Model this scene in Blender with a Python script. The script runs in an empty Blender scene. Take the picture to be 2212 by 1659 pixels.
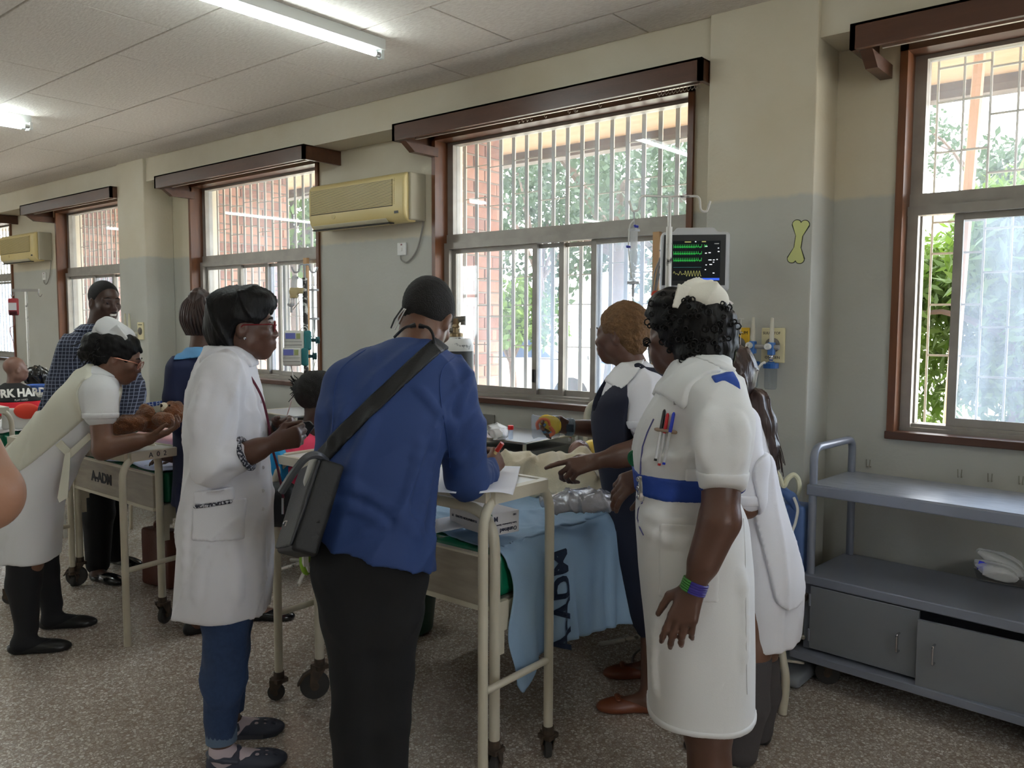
import bpy, bmesh, math, random
import numpy as np
import openvdb
from mathutils import Vector, Matrix
random.seed(7); RNG = np.random.default_rng(7)
SC = bpy.context.scene; COL = SC.collection
# ------------------------------------------------------------------ camera
CAM_H = 1.52
YAW, PITCH, ROLL, FPX = 0.6942074, 0.07609233, 0.00391204, 1793.9
_cy, _sy, _cp, _sp = math.cos(YAW), math.sin(YAW), math.cos(PITCH), math.sin(PITCH)
FWD = np.array([-_sy*_cp, _cy*_cp, -_sp]); _r0 = np.array([_cy, _sy, 0.]); _u0 = np.cross(_r0, FWD)
RT = _r0*math.cos(ROLL) + _u0*math.sin(ROLL); UP = _u0*math.cos(ROLL) - _r0*math.sin(ROLL)
EYE = np.array([0., 0., CAM_H])
cd = bpy.data.cameras.new('camera'); cam = bpy.data.objects.new('camera', cd); COL.objects.link(cam)
cd.sensor_width = 36; cd.lens = 36*FPX/2212; cd.clip_end = 300; cd.clip_start = .05
m3 = Matrix((RT, UP, -FWD)).transposed(); cam.matrix_world = Matrix.Translation(EYE) @ m3.to_4x4()
SC.camera = cam
# ------------------------------------------------------------------ world, sun, exposure
SC.view_settings.view_transform = 'Standard'; SC.view_settings.look = 'None'
SC.view_settings.gamma = 1; SC.view_settings.use_curve_mapping = False
SC.view_settings.exposure = 0.74
SC.cycles.use_denoising = True
SC.cycles.max_bounces = 8; SC.cycles.diffuse_bounces = 5; SC.cycles.glossy_bounces = 3
SC.cycles.transmission_bounces = 4; SC.cycles.transparent_max_bounces = 24
SC.cycles.caustics_reflective = False; SC.cycles.caustics_refractive = False
SC.cycles.sample_clamp_indirect = 6
wd = bpy.data.worlds.new('hazy_sky'); SC.world = wd; wd.use_nodes = True
_bg = wd.node_tree.nodes['Background']; _bg.inputs[0].default_value = (.93, .965, 1, 1); _bg.inputs[1].default_value = 7.4
sd = bpy.data.lights.new('sun', 'SUN'); sun = bpy.data.objects.new('sun', sd); COL.objects.link(sun)
sd.energy = 9.0; sd.angle = math.radians(6); sd.color = (1, .96, .88)
sun.rotation_euler = Vector((-.75, -.36, -.58)).to_track_quat('-Z', 'Y').to_euler()
TUBE_EMIT = 25.0
PORTALS = [((-6.5, 4.3, 1.85), (16, 1.9), (math.radians(90), 0, math.radians(180))),]
def at(px, py, d): return EYE + (RT*(px-1106)/FPX + UP*(829.5-py)/FPX + FWD)*d      # a point d metres along the view axis
def _ray(px, py): return RT*(px-1106)/FPX + UP*(829.5-py)/FPX + FWD
def on_z(px, py, z): r = _ray(px, py); return EYE + r*((z-CAM_H)/r[2])
def on_y(px, py, y): r = _ray(px, py); return EYE + r*(y/r[1])
def on_x(px, py, x): r = _ray(px, py); return EYE + r*(x/r[0])
HR = np.array([_cy, _sy, 0.]); HA = np.array([-_sy, _cy, 0.]); ZZ = np.array([0., 0., 1.])   # level right / away directions
def nrm(v): v = np.asarray(v, float); return v/np.linalg.norm(v)
# ------------------------------------------------------------------ materials
def lin(c):
    c = np.asarray(c, float)/255
    return tuple(np.where(c <= .04045, c/12.92, ((c+.055)/1.055)**2.4)) + (1.,)
MATS = {}
def M(name, rgb, rough=.6, metal=0, var=None, bump=None, alpha=None, emit=None, trans=0, spec=.5, sheen=0, stretch=None):
    """principled material; rgb is sRGB 0-255; var=(scale, rgb2, sharp) noise mix; bump=(scale, strength, kind)"""
    if name in MATS: return MATS[name]
    m = bpy.data.materials.new(name); m.use_nodes = True; nt = m.node_tree; N = nt.nodes; L = nt.links
    b = N['Principled BSDF']; MATS[name] = m
    b.inputs['Base Color'].default_value = lin(rgb); b.inputs['Roughness'].default_value = rough
    b.inputs['Metallic'].default_value = metal; b.inputs['Specular IOR Level'].default_value = spec
    if sheen: b.inputs['Sheen Weight'].default_value = sheen
    if trans: b.inputs['Transmission Weight'].default_value = trans
    if alpha is not None: b.inputs['Alpha'].default_value = alpha
    if emit: b.inputs['Emission Color'].default_value = lin(emit[0]); b.inputs['Emission Strength'].default_value = emit[1]
    tc = N.new('ShaderNodeTexCoord'); src = tc.outputs['Object']
    if stretch:
        mp = N.new('ShaderNodeMapping'); mp.inputs['Scale'].default_value = stretch; L.new(src, mp.inputs[0]); src = mp.outputs[0]
    if var:
        n = N.new('ShaderNodeTexNoise'); n.inputs['Scale'].default_value = var[0]; n.inputs['Detail'].default_value = 5; L.new(src, n.inputs[0])
        r = N.new('ShaderNodeValToRGB'); w = var[2] if len(var) > 2 else .25; c = var[3] if len(var) > 3 else .5
        r.color_ramp.elements[0].position = max(0, c-w); r.color_ramp.elements[1].position = min(1, c+w)
        r.color_ramp.elements[0].color = lin(rgb); r.color_ramp.elements[1].color = lin(var[1])
        L.new(n.outputs[0], r.inputs[0]); L.new(r.outputs[0], b.inputs['Base Color'])
    if bump:
        n = N.new('ShaderNodeTexNoise'); n.inputs['Scale'].default_value = bump[0]; n.inputs['Detail'].default_value = bump[2] if len(bump) > 2 else 4
        L.new(src, n.inputs[0]); bp = N.new('ShaderNodeBump'); bp.inputs['Strength'].default_value = bump[1]; bp.inputs['Distance'].default_value = .01
        L.new(n.outputs[0], bp.inputs['Height']); L.new(bp.outputs[0], b.inputs['Normal'])
    return m
def nodes(m): return m.node_tree.nodes, m.node_tree.links, m.node_tree.nodes['Principled BSDF']
def glassy(name, tint, haze, gloss=.06, hazecol=(200, 215, 235)):
    m = bpy.data.materials.new(name); m.use_nodes = True; N = m.node_tree.nodes; L = m.node_tree.links; N.clear()
    out = N.new('ShaderNodeOutputMaterial'); t = N.new('ShaderNodeBsdfTransparent'); t.inputs[0].default_value = lin(tint)
    g = N.new('ShaderNodeBsdfGlossy'); g.inputs['Roughness'].default_value = .02
    fr = N.new('ShaderNodeLayerWeight'); pw_ = N.new('ShaderNodeMath'); pw_.operation = 'POWER'; pw_.inputs[1].default_value = 5; L.new(fr.outputs['Facing'], pw_.inputs[0])
    ma_ = N.new('ShaderNodeMath'); ma_.operation = 'MULTIPLY_ADD'; ma_.inputs[1].default_value = .9; ma_.inputs[2].default_value = .04; L.new(pw_.outputs[0], ma_.inputs[0])
    mx = N.new('ShaderNodeMixShader'); L.new(ma_.outputs[0], mx.inputs[0]); L.new(t.outputs[0], mx.inputs[1]); L.new(g.outputs[0], mx.inputs[2])
    df = N.new('ShaderNodeBsdfTranslucent'); df.inputs[0].default_value = lin(hazecol)
    m2 = N.new('ShaderNodeMixShader'); tc = N.new('ShaderNodeTexCoord'); mp = N.new('ShaderNodeMapping'); mp.inputs['Scale'].default_value = (3, 3, .7)
    nz = N.new('ShaderNodeTexNoise'); nz.inputs['Scale'].default_value = 1.6; nz.inputs['Detail'].default_value = 7
    L.new(tc.outputs['Object'], mp.inputs[0]); L.new(mp.outputs[0], nz.inputs[0])
    mr = N.new('ShaderNodeMapRange'); mr.inputs[1].default_value = .35; mr.inputs[2].default_value = .75; mr.inputs[3].default_value = haze*.5; mr.inputs[4].default_value = haze*1.5
    L.new(nz.outputs[0], mr.inputs[0]); L.new(mr.outputs[0], m2.inputs[0]); L.new(mx.outputs[0], m2.inputs[1]); L.new(df.outputs[0], m2.inputs[2])
    L.new(m2.outputs[0], out.inputs[0]); MATS[name] = m; return m
# ------------------------------------------------------------------ object helpers
WPOS = {}
def _par(o, parent):
    COL.objects.link(o)
    w = np.zeros(3)
    if parent is not None:
        o.parent = parent; o.location = tuple(-WPOS[parent.name])
    WPOS[o.name] = w
    return o
def tag(o, label=None, cat=None, group=None, kind=None):
    if label: o['label'] = label
    if cat: o['category'] = cat
    if group: o['group'] = group
    if kind: o['kind'] = kind
    return o
def thing(name, loc, label, cat, group=None):
    o = bpy.data.objects.new(name, None); COL.objects.link(o); o.location = tuple(loc); o.empty_display_size = .1
    WPOS[o.name] = np.asarray(loc, float); return tag(o, label, cat, group)
def mesh_obj(name, v, f, mat, parent=None, smooth=False, kind=None):
    me = bpy.data.meshes.new(name); me.from_pydata([tuple(map(float, q)) for q in v], [], f); me.update()
    if smooth: me.polygons.foreach_set('use_smooth', [True]*len(me.polygons))
    if isinstance(mat, (list, tuple)):
        for q in mat: me.materials.append(q)
    elif mat: me.materials.append(mat)
    o = bpy.data.objects.new(name, me); _par(o, parent)
    if kind: o['kind'] = kind
    return o
class MB:
    """collects simple shapes and links them as ONE mesh object"""
    def __init__(s): s.v = []; s.f = []; s.mi = []; s.cur = 0
    def add(s, v, f):
        k = len(s.v); s.v += [np.asarray(q, float) for q in v]; s.f += [tuple(i+k for i in q) for q in f]; s.mi += [s.cur]*len(f); return s
    def box(s, lo, hi, T=None, bev=0):
        lo = np.minimum(lo, hi).astype(float) if True else lo; hi = np.maximum(lo, hi).astype(float)
        if bev <= 0:
            x0, y0, z0 = lo; x1, y1, z1 = hi
            v = [(x0,y0,z0),(x1,y0,z0),(x1,y1,z0),(x0,y1,z0),(x0,y0,z1),(x1,y0,z1),(x1,y1,z1),(x0,y1,z1)]
            f = [(0,3,2,1),(4,5,6,7),(0,1,5,4),(1,2,6,5),(2,3,7,6),(3,0,4,7)]
        else:
            bm = bmesh.new(); bmesh.ops.create_cube(bm, size=1)
            for q in bm.verts: q.co = Vector((lo+hi)/2) + Vector(((hi-lo)[0]*q.co.x, (hi-lo)[1]*q.co.y, (hi-lo)[2]*q.co.z))
            bmesh.ops.bevel(bm, geom=bm.edges[:], offset=bev, segments=2, affect='EDGES', profile=.5)
            bm.verts.index_update(); v = [tuple(q.co) for q in bm.verts]; f = [tuple(q.index for q in p.verts) for p in bm.faces]; bm.free()
        if T is not None: v = [T(np.asarray(q, float)) for q in v]
        return s.add(v, f)
    def tube(s, pts, r, n=10, cap=True, closed=False):
        pts = [np.asarray(p, float) for p in pts]; m = len(pts)
        rr = r if hasattr(r, '__len__') else [r]*m
        v = []; prev = None
        for i, p in enumerate(pts):
            a = pts[i-1] if (i > 0 or closed) else p; b = pts[(i+1) % m] if (i < m-1 or closed) else p
            t = nrm(b-a)
            if prev is None:
                h = np.array([0, 0, 1.]) if abs(t[2]) < .9 else np.array([1., 0, 0]); u = nrm(np.cross(t, h))
            else: u = nrm(prev - t*(prev@t))
            prev = u; w = np.cross(t, u)
            v += [p + rr[i]*(math.cos(2*math.pi*k/n)*u + math.sin(2*math.pi*k/n)*w) for k in range(n)]
        f = []
        for i in range(m if closed else m-1):
            for k in range(n):
                j = (i+1) % m; f.append((i*n+k, i*n+(k+1) % n, j*n+(k+1) % n, j*n+k))
        if cap and not closed: f += [tuple(reversed(range(n))), tuple(range((m-1)*n, m*n))]
        return s.add(v, f)
    def cyl(s, a, b, r, n=16, r2=None): return s.tube([a, b], [r, r if r2 is None else r2], n)
    def lathe(s, base, axis, prof, n=20):
        axis = nrm(axis); base = np.asarray(base, float); h_ = np.array([0, 0, 1.]) if abs(axis[2]) < .9 else np.array([1., 0, 0]); u = nrm(np.cross(axis, h_)); w = np.cross(axis, u); v = []; f = []; m = len(prof)
        for r, h in prof: v += [base+axis*h+max(r, 1e-4)*(math.cos(2*math.pi*k/n)*u+math.sin(2*math.pi*k/n)*w) for k in range(n)]
        for i in range(m-1):
            for k in range(n): f.append((i*n+k, i*n+(k+1) % n, (i+1)*n+(k+1) % n, (i+1)*n+k))
        return s.add(v, f+[tuple(reversed(range(n))), tuple(range((m-1)*n, m*n))])
    def quad(s, *p): return s.add(p, [tuple(range(len(p)))])
    def prism(s, poly, ax, t):
        """poly: list of 3D points, extruded along vector ax*t"""
        n = len(poly); ax = np.asarray(ax, float)*t; v = list(poly) + [np.asarray(p)+ax for p in poly]
        return s.add(v, [tuple(reversed(range(n))), tuple(range(n, 2*n))] + [(i, (i+1) % n, (i+1) % n+n, i+n) for i in range(n)])
    def build(s, name, mat, parent=None, smooth=False, kind=None):
        o = mesh_obj(name, s.v, s.f, mat, parent, False, kind)
        if len(set(s.mi)) > 1: o.data.polygons.foreach_set('material_index', s.mi)
        bm = bmesh.new(); bm.from_mesh(o.data); bmesh.ops.recalc_face_normals(bm, faces=bm.faces[:]); bm.to_mesh(o.data); bm.free()
        if smooth: smooth_by_angle(o)
        return o
def smooth_by_angle(o, ang=40):
    me = o.data; me.polygons.foreach_set('use_smooth', [True]*len(me.polygons))
    try: me.set_sharp_from_angle(angle=math.radians(ang))
    except Exception: pass
def bend(pts, r, seg=6):
    """round the corners of a polyline"""
    pts = [np.asarray(p, float) for p in pts]; out = [pts[0]]
    for i in range(1, len(pts)-1):
        p = pts[i]; a = nrm(pts[i-1]-p); b = nrm(pts[i+1]-p); q = min(r, .49*np.linalg.norm(pts[i-1]-p), .49*np.linalg.norm(pts[i+1]-p))
        for k in range(seg+1):
            t = k/seg; out.append((p+a*q)*(1-t)**2 + p*2*t*(1-t) + (p+b*q)*t*t)
    return out + [pts[-1]]
def spline(pts, n=8):
    pts = [np.asarray(p, float) for p in pts]; out = []
    P = [pts[0]] + pts + [pts[-1]]
    for i in range(1, len(P)-2):
        for k in range(n):
            t = k/n; a, b, c, d = P[i-1:i+3]
            out.append(.5*((2*b)+(c-a)*t+(2*a-5*b+4*c-d)*t*t+(3*b-a-3*c+d)*t**3))
    return out + [pts[-1]]
def stick(o, base, n, off=.003, far=.3):
    """press a flat print onto a soft surface along -n"""
    bm = bmesh.new(); bm.from_mesh(o.data); bmesh.ops.subdivide_edges(bm, edges=bm.edges[:], cuts=2, use_grid_fill=True); bm.to_mesh(o.data); bm.free()
    mw = o.matrix_basis.copy(); w = np.zeros(3) if o.parent is None else WPOS[o.parent.name]; n = nrm(n)
    for v in o.data.vertices:
        p = np.array(mw @ v.co)+w; v.co = Vector(hit(base, p+n*.12, -n, 80, far)+n*off-w)
    o.matrix_basis = Matrix()
def tube_obj(name, pts, r, mat, parent=None, n=8):
    b = MB(); b.tube(pts, r, n); return b.build(name, mat, parent, smooth=True)
def text_obj(name, s, origin, xdir, ydir, size, mat, parent=None, extrude=.0006, align='CENTER', font_shear=0, bold=0):
    cu = bpy.data.curves.new(name, 'FONT'); cu.body = s; cu.size = size; cu.extrude = extrude; cu.align_x = align; cu.align_y = 'CENTER'; cu.offset = bold
    cu.resolution_u = 3
    tmp = bpy.data.objects.new('text_source', cu); COL.objects.link(tmp)
    dg = bpy.context.evaluated_depsgraph_get(); me = bpy.data.meshes.new_from_object(tmp.evaluated_get(dg)); bpy.data.objects.remove(tmp); bpy.data.curves.remove(cu)
    me.materials.clear(); me.materials.append(mat); o = bpy.data.objects.new(name, me); COL.objects.link(o)
    x = nrm(xdir); z = nrm(np.cross(x, ydir)); y = np.cross(z, x); w = np.zeros(3) if parent is None else WPOS[parent.name]
    mw = Matrix((x, y, z)).transposed().to_4x4(); mw.translation = Vector(np.asarray(origin)-w)
    o.matrix_local = mw
    if parent is not None: o.parent = parent; o.matrix_parent_inverse = Matrix(); o.matrix_basis = mw
    WPOS[o.name] = np.zeros(3); return o
# ------------------------------------------------------------------ implicit-surface modelling (bodies, clothes, soft things)
def _smin(a, b, k):
    if k <= 0: return np.minimum(a, b)
    h = np.maximum(k-np.abs(a-b), 0)/k; return np.minimum(a, b)-h*h*k*.25
def basis(fwd, up=(0, 0, 1)):
    """columns: right-hand side x (the figure's left), y = forward, z = up"""
    y = nrm(fwd); x = nrm(np.cross(y, up)); z = np.cross(x, y); return np.stack([x, y, z], 1)
def rotm(axis, deg):
    return np.array(Matrix.Rotation(math.radians(deg), 3, Vector(axis)))
class SDF:
    def __init__(s): s.ops = []; s.disp = []; s.lo = np.full(3, 1e9); s.hi = np.full(3, -1e9)
    def _b(s, lo, hi): s.lo = np.minimum(s.lo, lo); s.hi = np.maximum(s.hi, hi)
    def cap(s, a, b, ra, rb=None, k=.02, sub=False):
        a = np.asarray(a, float); b = np.asarray(b, float); rb = ra if rb is None else rb; ab = b-a; L2 = max(ab@ab, 1e-12)
        def f(P):
            t = np.clip((P-a)@ab/L2, 0, 1); return np.linalg.norm(P-a-t[:, None]*ab, axis=1)-(ra+(rb-ra)*t)
        if not sub: m = max(ra, rb); s._b(np.minimum(a, b)-m, np.maximum(a, b)+m)
        s.ops.append((f, k, 's' if sub else 'u')); return s
    def path(s, pts, rs, k=.02):
        for i in range(len(pts)-1): s.cap(pts[i], pts[i+1], rs[i], rs[i+1], k if i == 0 else min(k, .02))
        return s
    def ell(s, c, r, R=None, k=.02, sub=False):
        c = np.asarray(c, float); r = np.asarray(r if hasattr(r, '__len__') else [r]*3, float); R = np.eye(3) if R is None else R; m = r.min()
        def f(P):
            q = ((P-c)@R)/r; l = np.linalg.norm(q, axis=1); g = np.linalg.norm(q/r, axis=1)
            return np.where(l < 1e-6, -m, l*(l-1)/np.maximum(g, 1e-6))
        if not sub: e = np.abs(R)@r; s._b(c-e, c+e)
        s.ops.append((f, k, 's' if sub else 'u')); return s
    def box(s, c, h, R=None, rad=.005, k=.01, sub=False):
        c = np.asarray(c, float); h = np.asarray(h, float); R = np.eye(3) if R is None else R
        def f(P):
            q = np.abs((P-c)@R)-(h-rad); return np.linalg.norm(np.maximum(q, 0), axis=1)+np.minimum(q.max(1), 0)-rad
        if not sub: e = np.abs(R)@h; s._b(c-e, c+e)
        s.ops.append((f, k, 's' if sub else 'u')); return s
    def cut(s, p, n, k=.004):
        p = np.asarray(p, float); n = nrm(n); s.ops.append((lambda P: (P-p)@n, k, 'c')); return s
    def loft(s, secs, side, k=.02, pw=2.3, rnd=.01, fold=None, sub=False):
        """secs: (centre, half width along side, half depth). Cross sections are perpendicular to first->last centre"""
        C = np.array([q[0] for q in secs], float); A = np.array([q[1] for q in secs], float); B = np.array([q[2] for q in secs], float)
        n = nrm(C[-1]-C[0]); sd_ = np.asarray(side, float); sd_ = nrm(sd_-n*(sd_@n)); fr = np.cross(n, sd_); T = (C-C[0])@n
        tt = np.linspace(T[0], T[-1], 96)
        def cub(y):
            d = np.gradient(y, T) if len(T) > 2 else np.full(len(T), (y[-1]-y[0])/(T[-1]-T[0]))
            i = np.clip(np.searchsorted(T, tt, 'right')-1, 0, len(T)-2); h = T[i+1]-T[i]; u = (tt-T[i])/h
            return (1+2*u)*(1-u)**2*y[i]+u*(1-u)**2*h*d[i]+u*u*(3-2*u)*y[i+1]+u*u*(u-1)*h*d[i+1]
        cu = cub((C-C[0])@sd_); cv = cub((C-C[0])@fr); ca = cub(A); cb = cub(B); c0 = C[0]
        def f(P):
            q = P-c0; t = q@n; tc = np.clip(t, T[0], T[-1]); a = np.interp(tc, tt, ca); b = np.interp(tc, tt, cb)
            u = (q@sd_-np.interp(tc, tt, cu))/a; v = (q@fr-np.interp(tc, tt, cv))/b
            l = (np.abs(u)**pw+np.abs(v)**pw)**(1/pw)
            if fold is not None:
                th = np.arctan2(v, u); l = l/(1+fold(th, (tc-T[0])/(T[-1]-T[0])))
            d = (l-1)*np.minimum(a, b); e = np.maximum(T[0]-t, t-T[-1])
            dd = np.stack([d+rnd, e+rnd], 1); return np.linalg.norm(np.maximum(dd, 0), axis=1)+np.minimum(dd.max(1), 0)-rnd
        if not sub:
            m = np.maximum(A, B).max()*1.12; s._b(C.min(0)-m, C.max(0)+m)
        s.ops.append((f, k, 's' if sub else 'u')); return s
    def noise(s, amp, freq, axis=None, seed=0, region=None):
        r = np.random.default_rng(seed); ks = r.normal(size=(5, 3)); ks /= np.linalg.norm(ks, axis=1)[:, None]; ph = r.uniform(0, 6.28, 5)
        ks *= freq*r.uniform(.6, 1.6, 5)[:, None]
        if axis is not None: a = nrm(axis); ks = ks-.85*(ks@a)[:, None]*a          # folds run along the axis
        def f(P):
            w = .35*np.sin(P@ks[0]+ph[0]); v = sum(np.sin(P@ks[i]+ph[i]+2*w) for i in range(1, 5))/4
            g = 1 if region is None else region(P)
            return amp*g*v
        s.disp.append((f, amp)); return s
    def ridge(s, amp, freq, axis=None, seed=0, region=None):
        """sharp cloth creases along axis"""
        r = np.random.default_rng(seed); ks = r.normal(size=(4, 3)); ks /= np.linalg.norm(ks, axis=1)[:, None]; ph = r.uniform(0, 6.28, 4); ks *= freq*r.uniform(.7, 1.3, 4)[:, None]
        if axis is not None: a = nrm(axis); ks = ks-.8*(ks@a)[:, None]*a
        def f(P):
            w = np.sin(P@ks[0]*.4+ph[0]); v = np.zeros(len(P))
            for i in range(1, 4): v -= np.maximum(0, 1-2.2*np.abs(np.sin(.5*(P@ks[i])+ph[i]+.9*w)))**2
            g = 1 if region is None else region(P)
            return amp*g*v
        s.disp.append((f, 2.2*amp)); return s
    def warp(s, f, amp): s.disp.append((f, amp)); return s
    def evalp(s, P):
        d = np.full(len(P), 1e3)
        for f, k, m in s.ops:
            e = f(P); d = _smin(d, e, k) if m == 'u' else -_smin(-d, e if m == 's' else -e, k)
        for f, _ in s.disp: d = d+f(P)
        return d
    def mesh(s, h, adapt=0.):
        pad = 3*h+sum(a for _, a in s.disp); lo = s.lo-pad; B = 8
        nb = np.ceil((s.hi+pad-lo)/(B*h)).astype(int); n = nb*B
        gx = [lo[i]+(np.arange(nb[i])*B+(B-1)/2)*h for i in range(3)]
        Cn = np.stack(np.meshgrid(*gx, indexing='ij'), -1).reshape(-1, 3); d = np.full(len(Cn), 1e3); od = []
        for f, k, m in s.ops:
            e = f(Cn).astype(np.float32); od.append(e); d = _smin(d, e, k) if m == 'u' else -_smin(-d, e if m == 's' else -e, k)
        rad = B*h*.87; slack = sum(a for _, a in s.disp)
        act = np.abs(d) < rad*1.25+2*h+slack; ai = np.nonzero(act)[0]; da = d[ai]
        off = np.stack(np.meshgrid(*[np.arange(B)*h]*3, indexing='ij'), -1).reshape(-1, 3)-(B-1)/2*h
        P = (Cn[ai][:, None, :]+off[None]).reshape(-1, 3); m3_ = B**3; D = np.full((len(ai), m3_), 1e3)
        P3 = P.reshape(len(ai), m3_, 3)
        for (f, k, m), e in zip(s.ops, od):
            e = e[ai]
            sel = np.nonzero(e < da+2.6*rad+k+slack)[0] if m == 'u' else (np.nonzero(e > -2.6*rad-k)[0] if m == 'c' else np.nonzero(-e > -2.6*rad-k)[0])
            if not len(sel): continue
            v = f(P3[sel].reshape(-1, 3)).reshape(len(sel), m3_)
            D[sel] = _smin(D[sel], v, k) if m == 'u' else -_smin(-D[sel], v if m == 's' else -v, k)
        if s.disp:
            t = D.reshape(-1); w = np.nonzero(np.abs(t) < slack+4*h)[0]
            if len(w):
                add = np.zeros(len(w))
                for f, _ in s.disp: add += f(P[w])
                t[w] += add
            D = t.reshape(len(ai), m3_)
        bgv = 4*h; G = np.where(d > 0, bgv, -bgv).astype(np.float32)
        G = np.repeat(G[:, None], m3_, 1); G[ai] = np.clip(D, -bgv, bgv)
        G = G.reshape(nb[0], nb[1], nb[2], B, B, B).transpose(0, 3, 1, 4, 2, 5).reshape(n)
        g = openvdb.FloatGrid(bgv); g.copyFromArray(np.ascontiguousarray(G))
        if adapt > 0: pts, tri, quad = g.convertToPolygons(0.0, adapt)
        else:
            pts, quad = g.convertToQuads(0.0); tri = np.zeros((0, 3), int)
        return pts*h+lo, tri, quad
    def obj(s, name, mat, parent=None, h=.006, adapt=0., kind=None):
        pts, tri, quad = s.mesh(h, adapt)
        return raw_obj(name, pts, tri, quad, mat, parent, kind)
NTRI = [0]
def raw_obj(name, pts, tri, quad, mat, parent=None, kind=None):
    me = bpy.data.meshes.new(name); nt, nq = len(tri), len(quad); NTRI[0] += nt+2*nq
    me.vertices.add(len(pts)); me.vertices.foreach_set('co', np.ascontiguousarray(pts, np.float32).ravel())
    me.loops.add(3*nt+4*nq); me.polygons.add(nt+nq)
    tri = np.asarray(tri)[:, ::-1] if nt else np.zeros((0, 3), int); quad = np.asarray(quad)[:, ::-1] if nq else np.zeros((0, 4), int)
    me.loops.foreach_set('vertex_index', np.concatenate([tri.ravel(), quad.ravel()]).astype(np.int32))
    st = np.concatenate([np.arange(nt)*3, 3*nt+np.arange(nq)*4]).astype(np.int32); me.polygons.foreach_set('loop_start', st)
    me.polygons.foreach_set('use_smooth', np.ones(nt+nq, bool)); me.update(calc_edges=True); me.validate()
    me.materials.append(mat); o = bpy.data.objects.new(name, me); _par(o, parent)
    if kind: o['kind'] = kind
    return o
# ================================================================== the room
for i_, (loc, size, rot) in enumerate(PORTALS):
    ld = bpy.data.lights.new('window_portal', 'AREA'); ld.shape = 'RECTANGLE'; ld.size, ld.size_y = size; ld.cycles.is_portal = True
    lo = bpy.data.objects.new('window_portal', ld); COL.objects.link(lo); lo.location = loc; lo.rotation_euler = rot
YW, YB, YC, ZC = 3.93, 3.687, 3.66, 2.9437
X0, X1, Y0 = -15.0, 3.4, -4.6
# ---- wall paint: cream above, grey-blue below a hand-painted line
def wall_mat(name):
    m = M(name, (0, 0, 0), .55, bump=(60, .12)); N, L, b = nodes(m)
    tc = N.new('ShaderNodeTexCoord'); sx = N.new('ShaderNodeSeparateXYZ'); L.new(tc.outputs['Object'], sx.inputs[0])
    nz = N.new('ShaderNodeTexNoise'); nz.inputs['Scale'].default_value = 2.2; nz.inputs['Detail'].default_value = 6; L.new(tc.outputs['Object'], nz.inputs[0])
    def ramp(c1, c2):
        r = N.new('ShaderNodeValToRGB'); r.color_ramp.elements[0].position = .35; r.color_ramp.elements[1].position = .7
        r.color_ramp.elements[0].color = lin(c1); r.color_ramp.elements[1].color = lin(c2); L.new(nz.outputs[0], r.inputs[0]); return r
    up = ramp((212, 204, 184), (204, 193, 168)); dn = ramp((190, 190, 182), (182, 181, 171))
    n2 = N.new('ShaderNodeTexNoise'); n2.inputs['Scale'].default_value = 14; L.new(tc.outputs['Object'], n2.inputs[0])
    ad = N.new('ShaderNodeMath'); ad.operation = 'MULTIPLY_ADD'; ad.inputs[1].default_value = .03; L.new(n2.outputs[0], ad.inputs[0]); L.new(sx.outputs[2], ad.inputs[2])
    st = N.new('ShaderNodeMapRange'); st.inputs[1].default_value = 2.085; st.inputs[2].default_value = 2.105; L.new(ad.outputs[0], st.inputs[0])
    mx = N.new('ShaderNodeMix'); mx.data_type = 'RGBA'; L.new(st.outputs[0], mx.inputs['Factor']); L.new(dn.outputs[0], mx.inputs['A']); L.new(up.outputs[0], mx.inputs['B'])
    L.new(mx.outputs['Result'], b.inputs['Base Color']); return m
WALL = wall_mat('painted_wall')
WOOD = M('dark_wood', (72, 44, 30), .35, var=(5, (92, 58, 40), .3), bump=(40, .06), stretch=(.6, 6, 6))
WOODV = M('dark_wood_upright', (92, 54, 32), .32, var=(5, (126, 78, 48), .3), bump=(40, .06), stretch=(6, 6, .6))
ALU = M('window_aluminium', (176, 172, 164), .45, .35, var=(9, (150, 145, 138), .3))
GLASS = glassy('window_glass', (250, 252, 252), .07); GLASS_DIRTY = glassy('hazy_window_glass', (236, 242, 250), .17)
WHITE_BAR = M('burglar_bar_paint', (222, 212, 196), .5)
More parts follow.
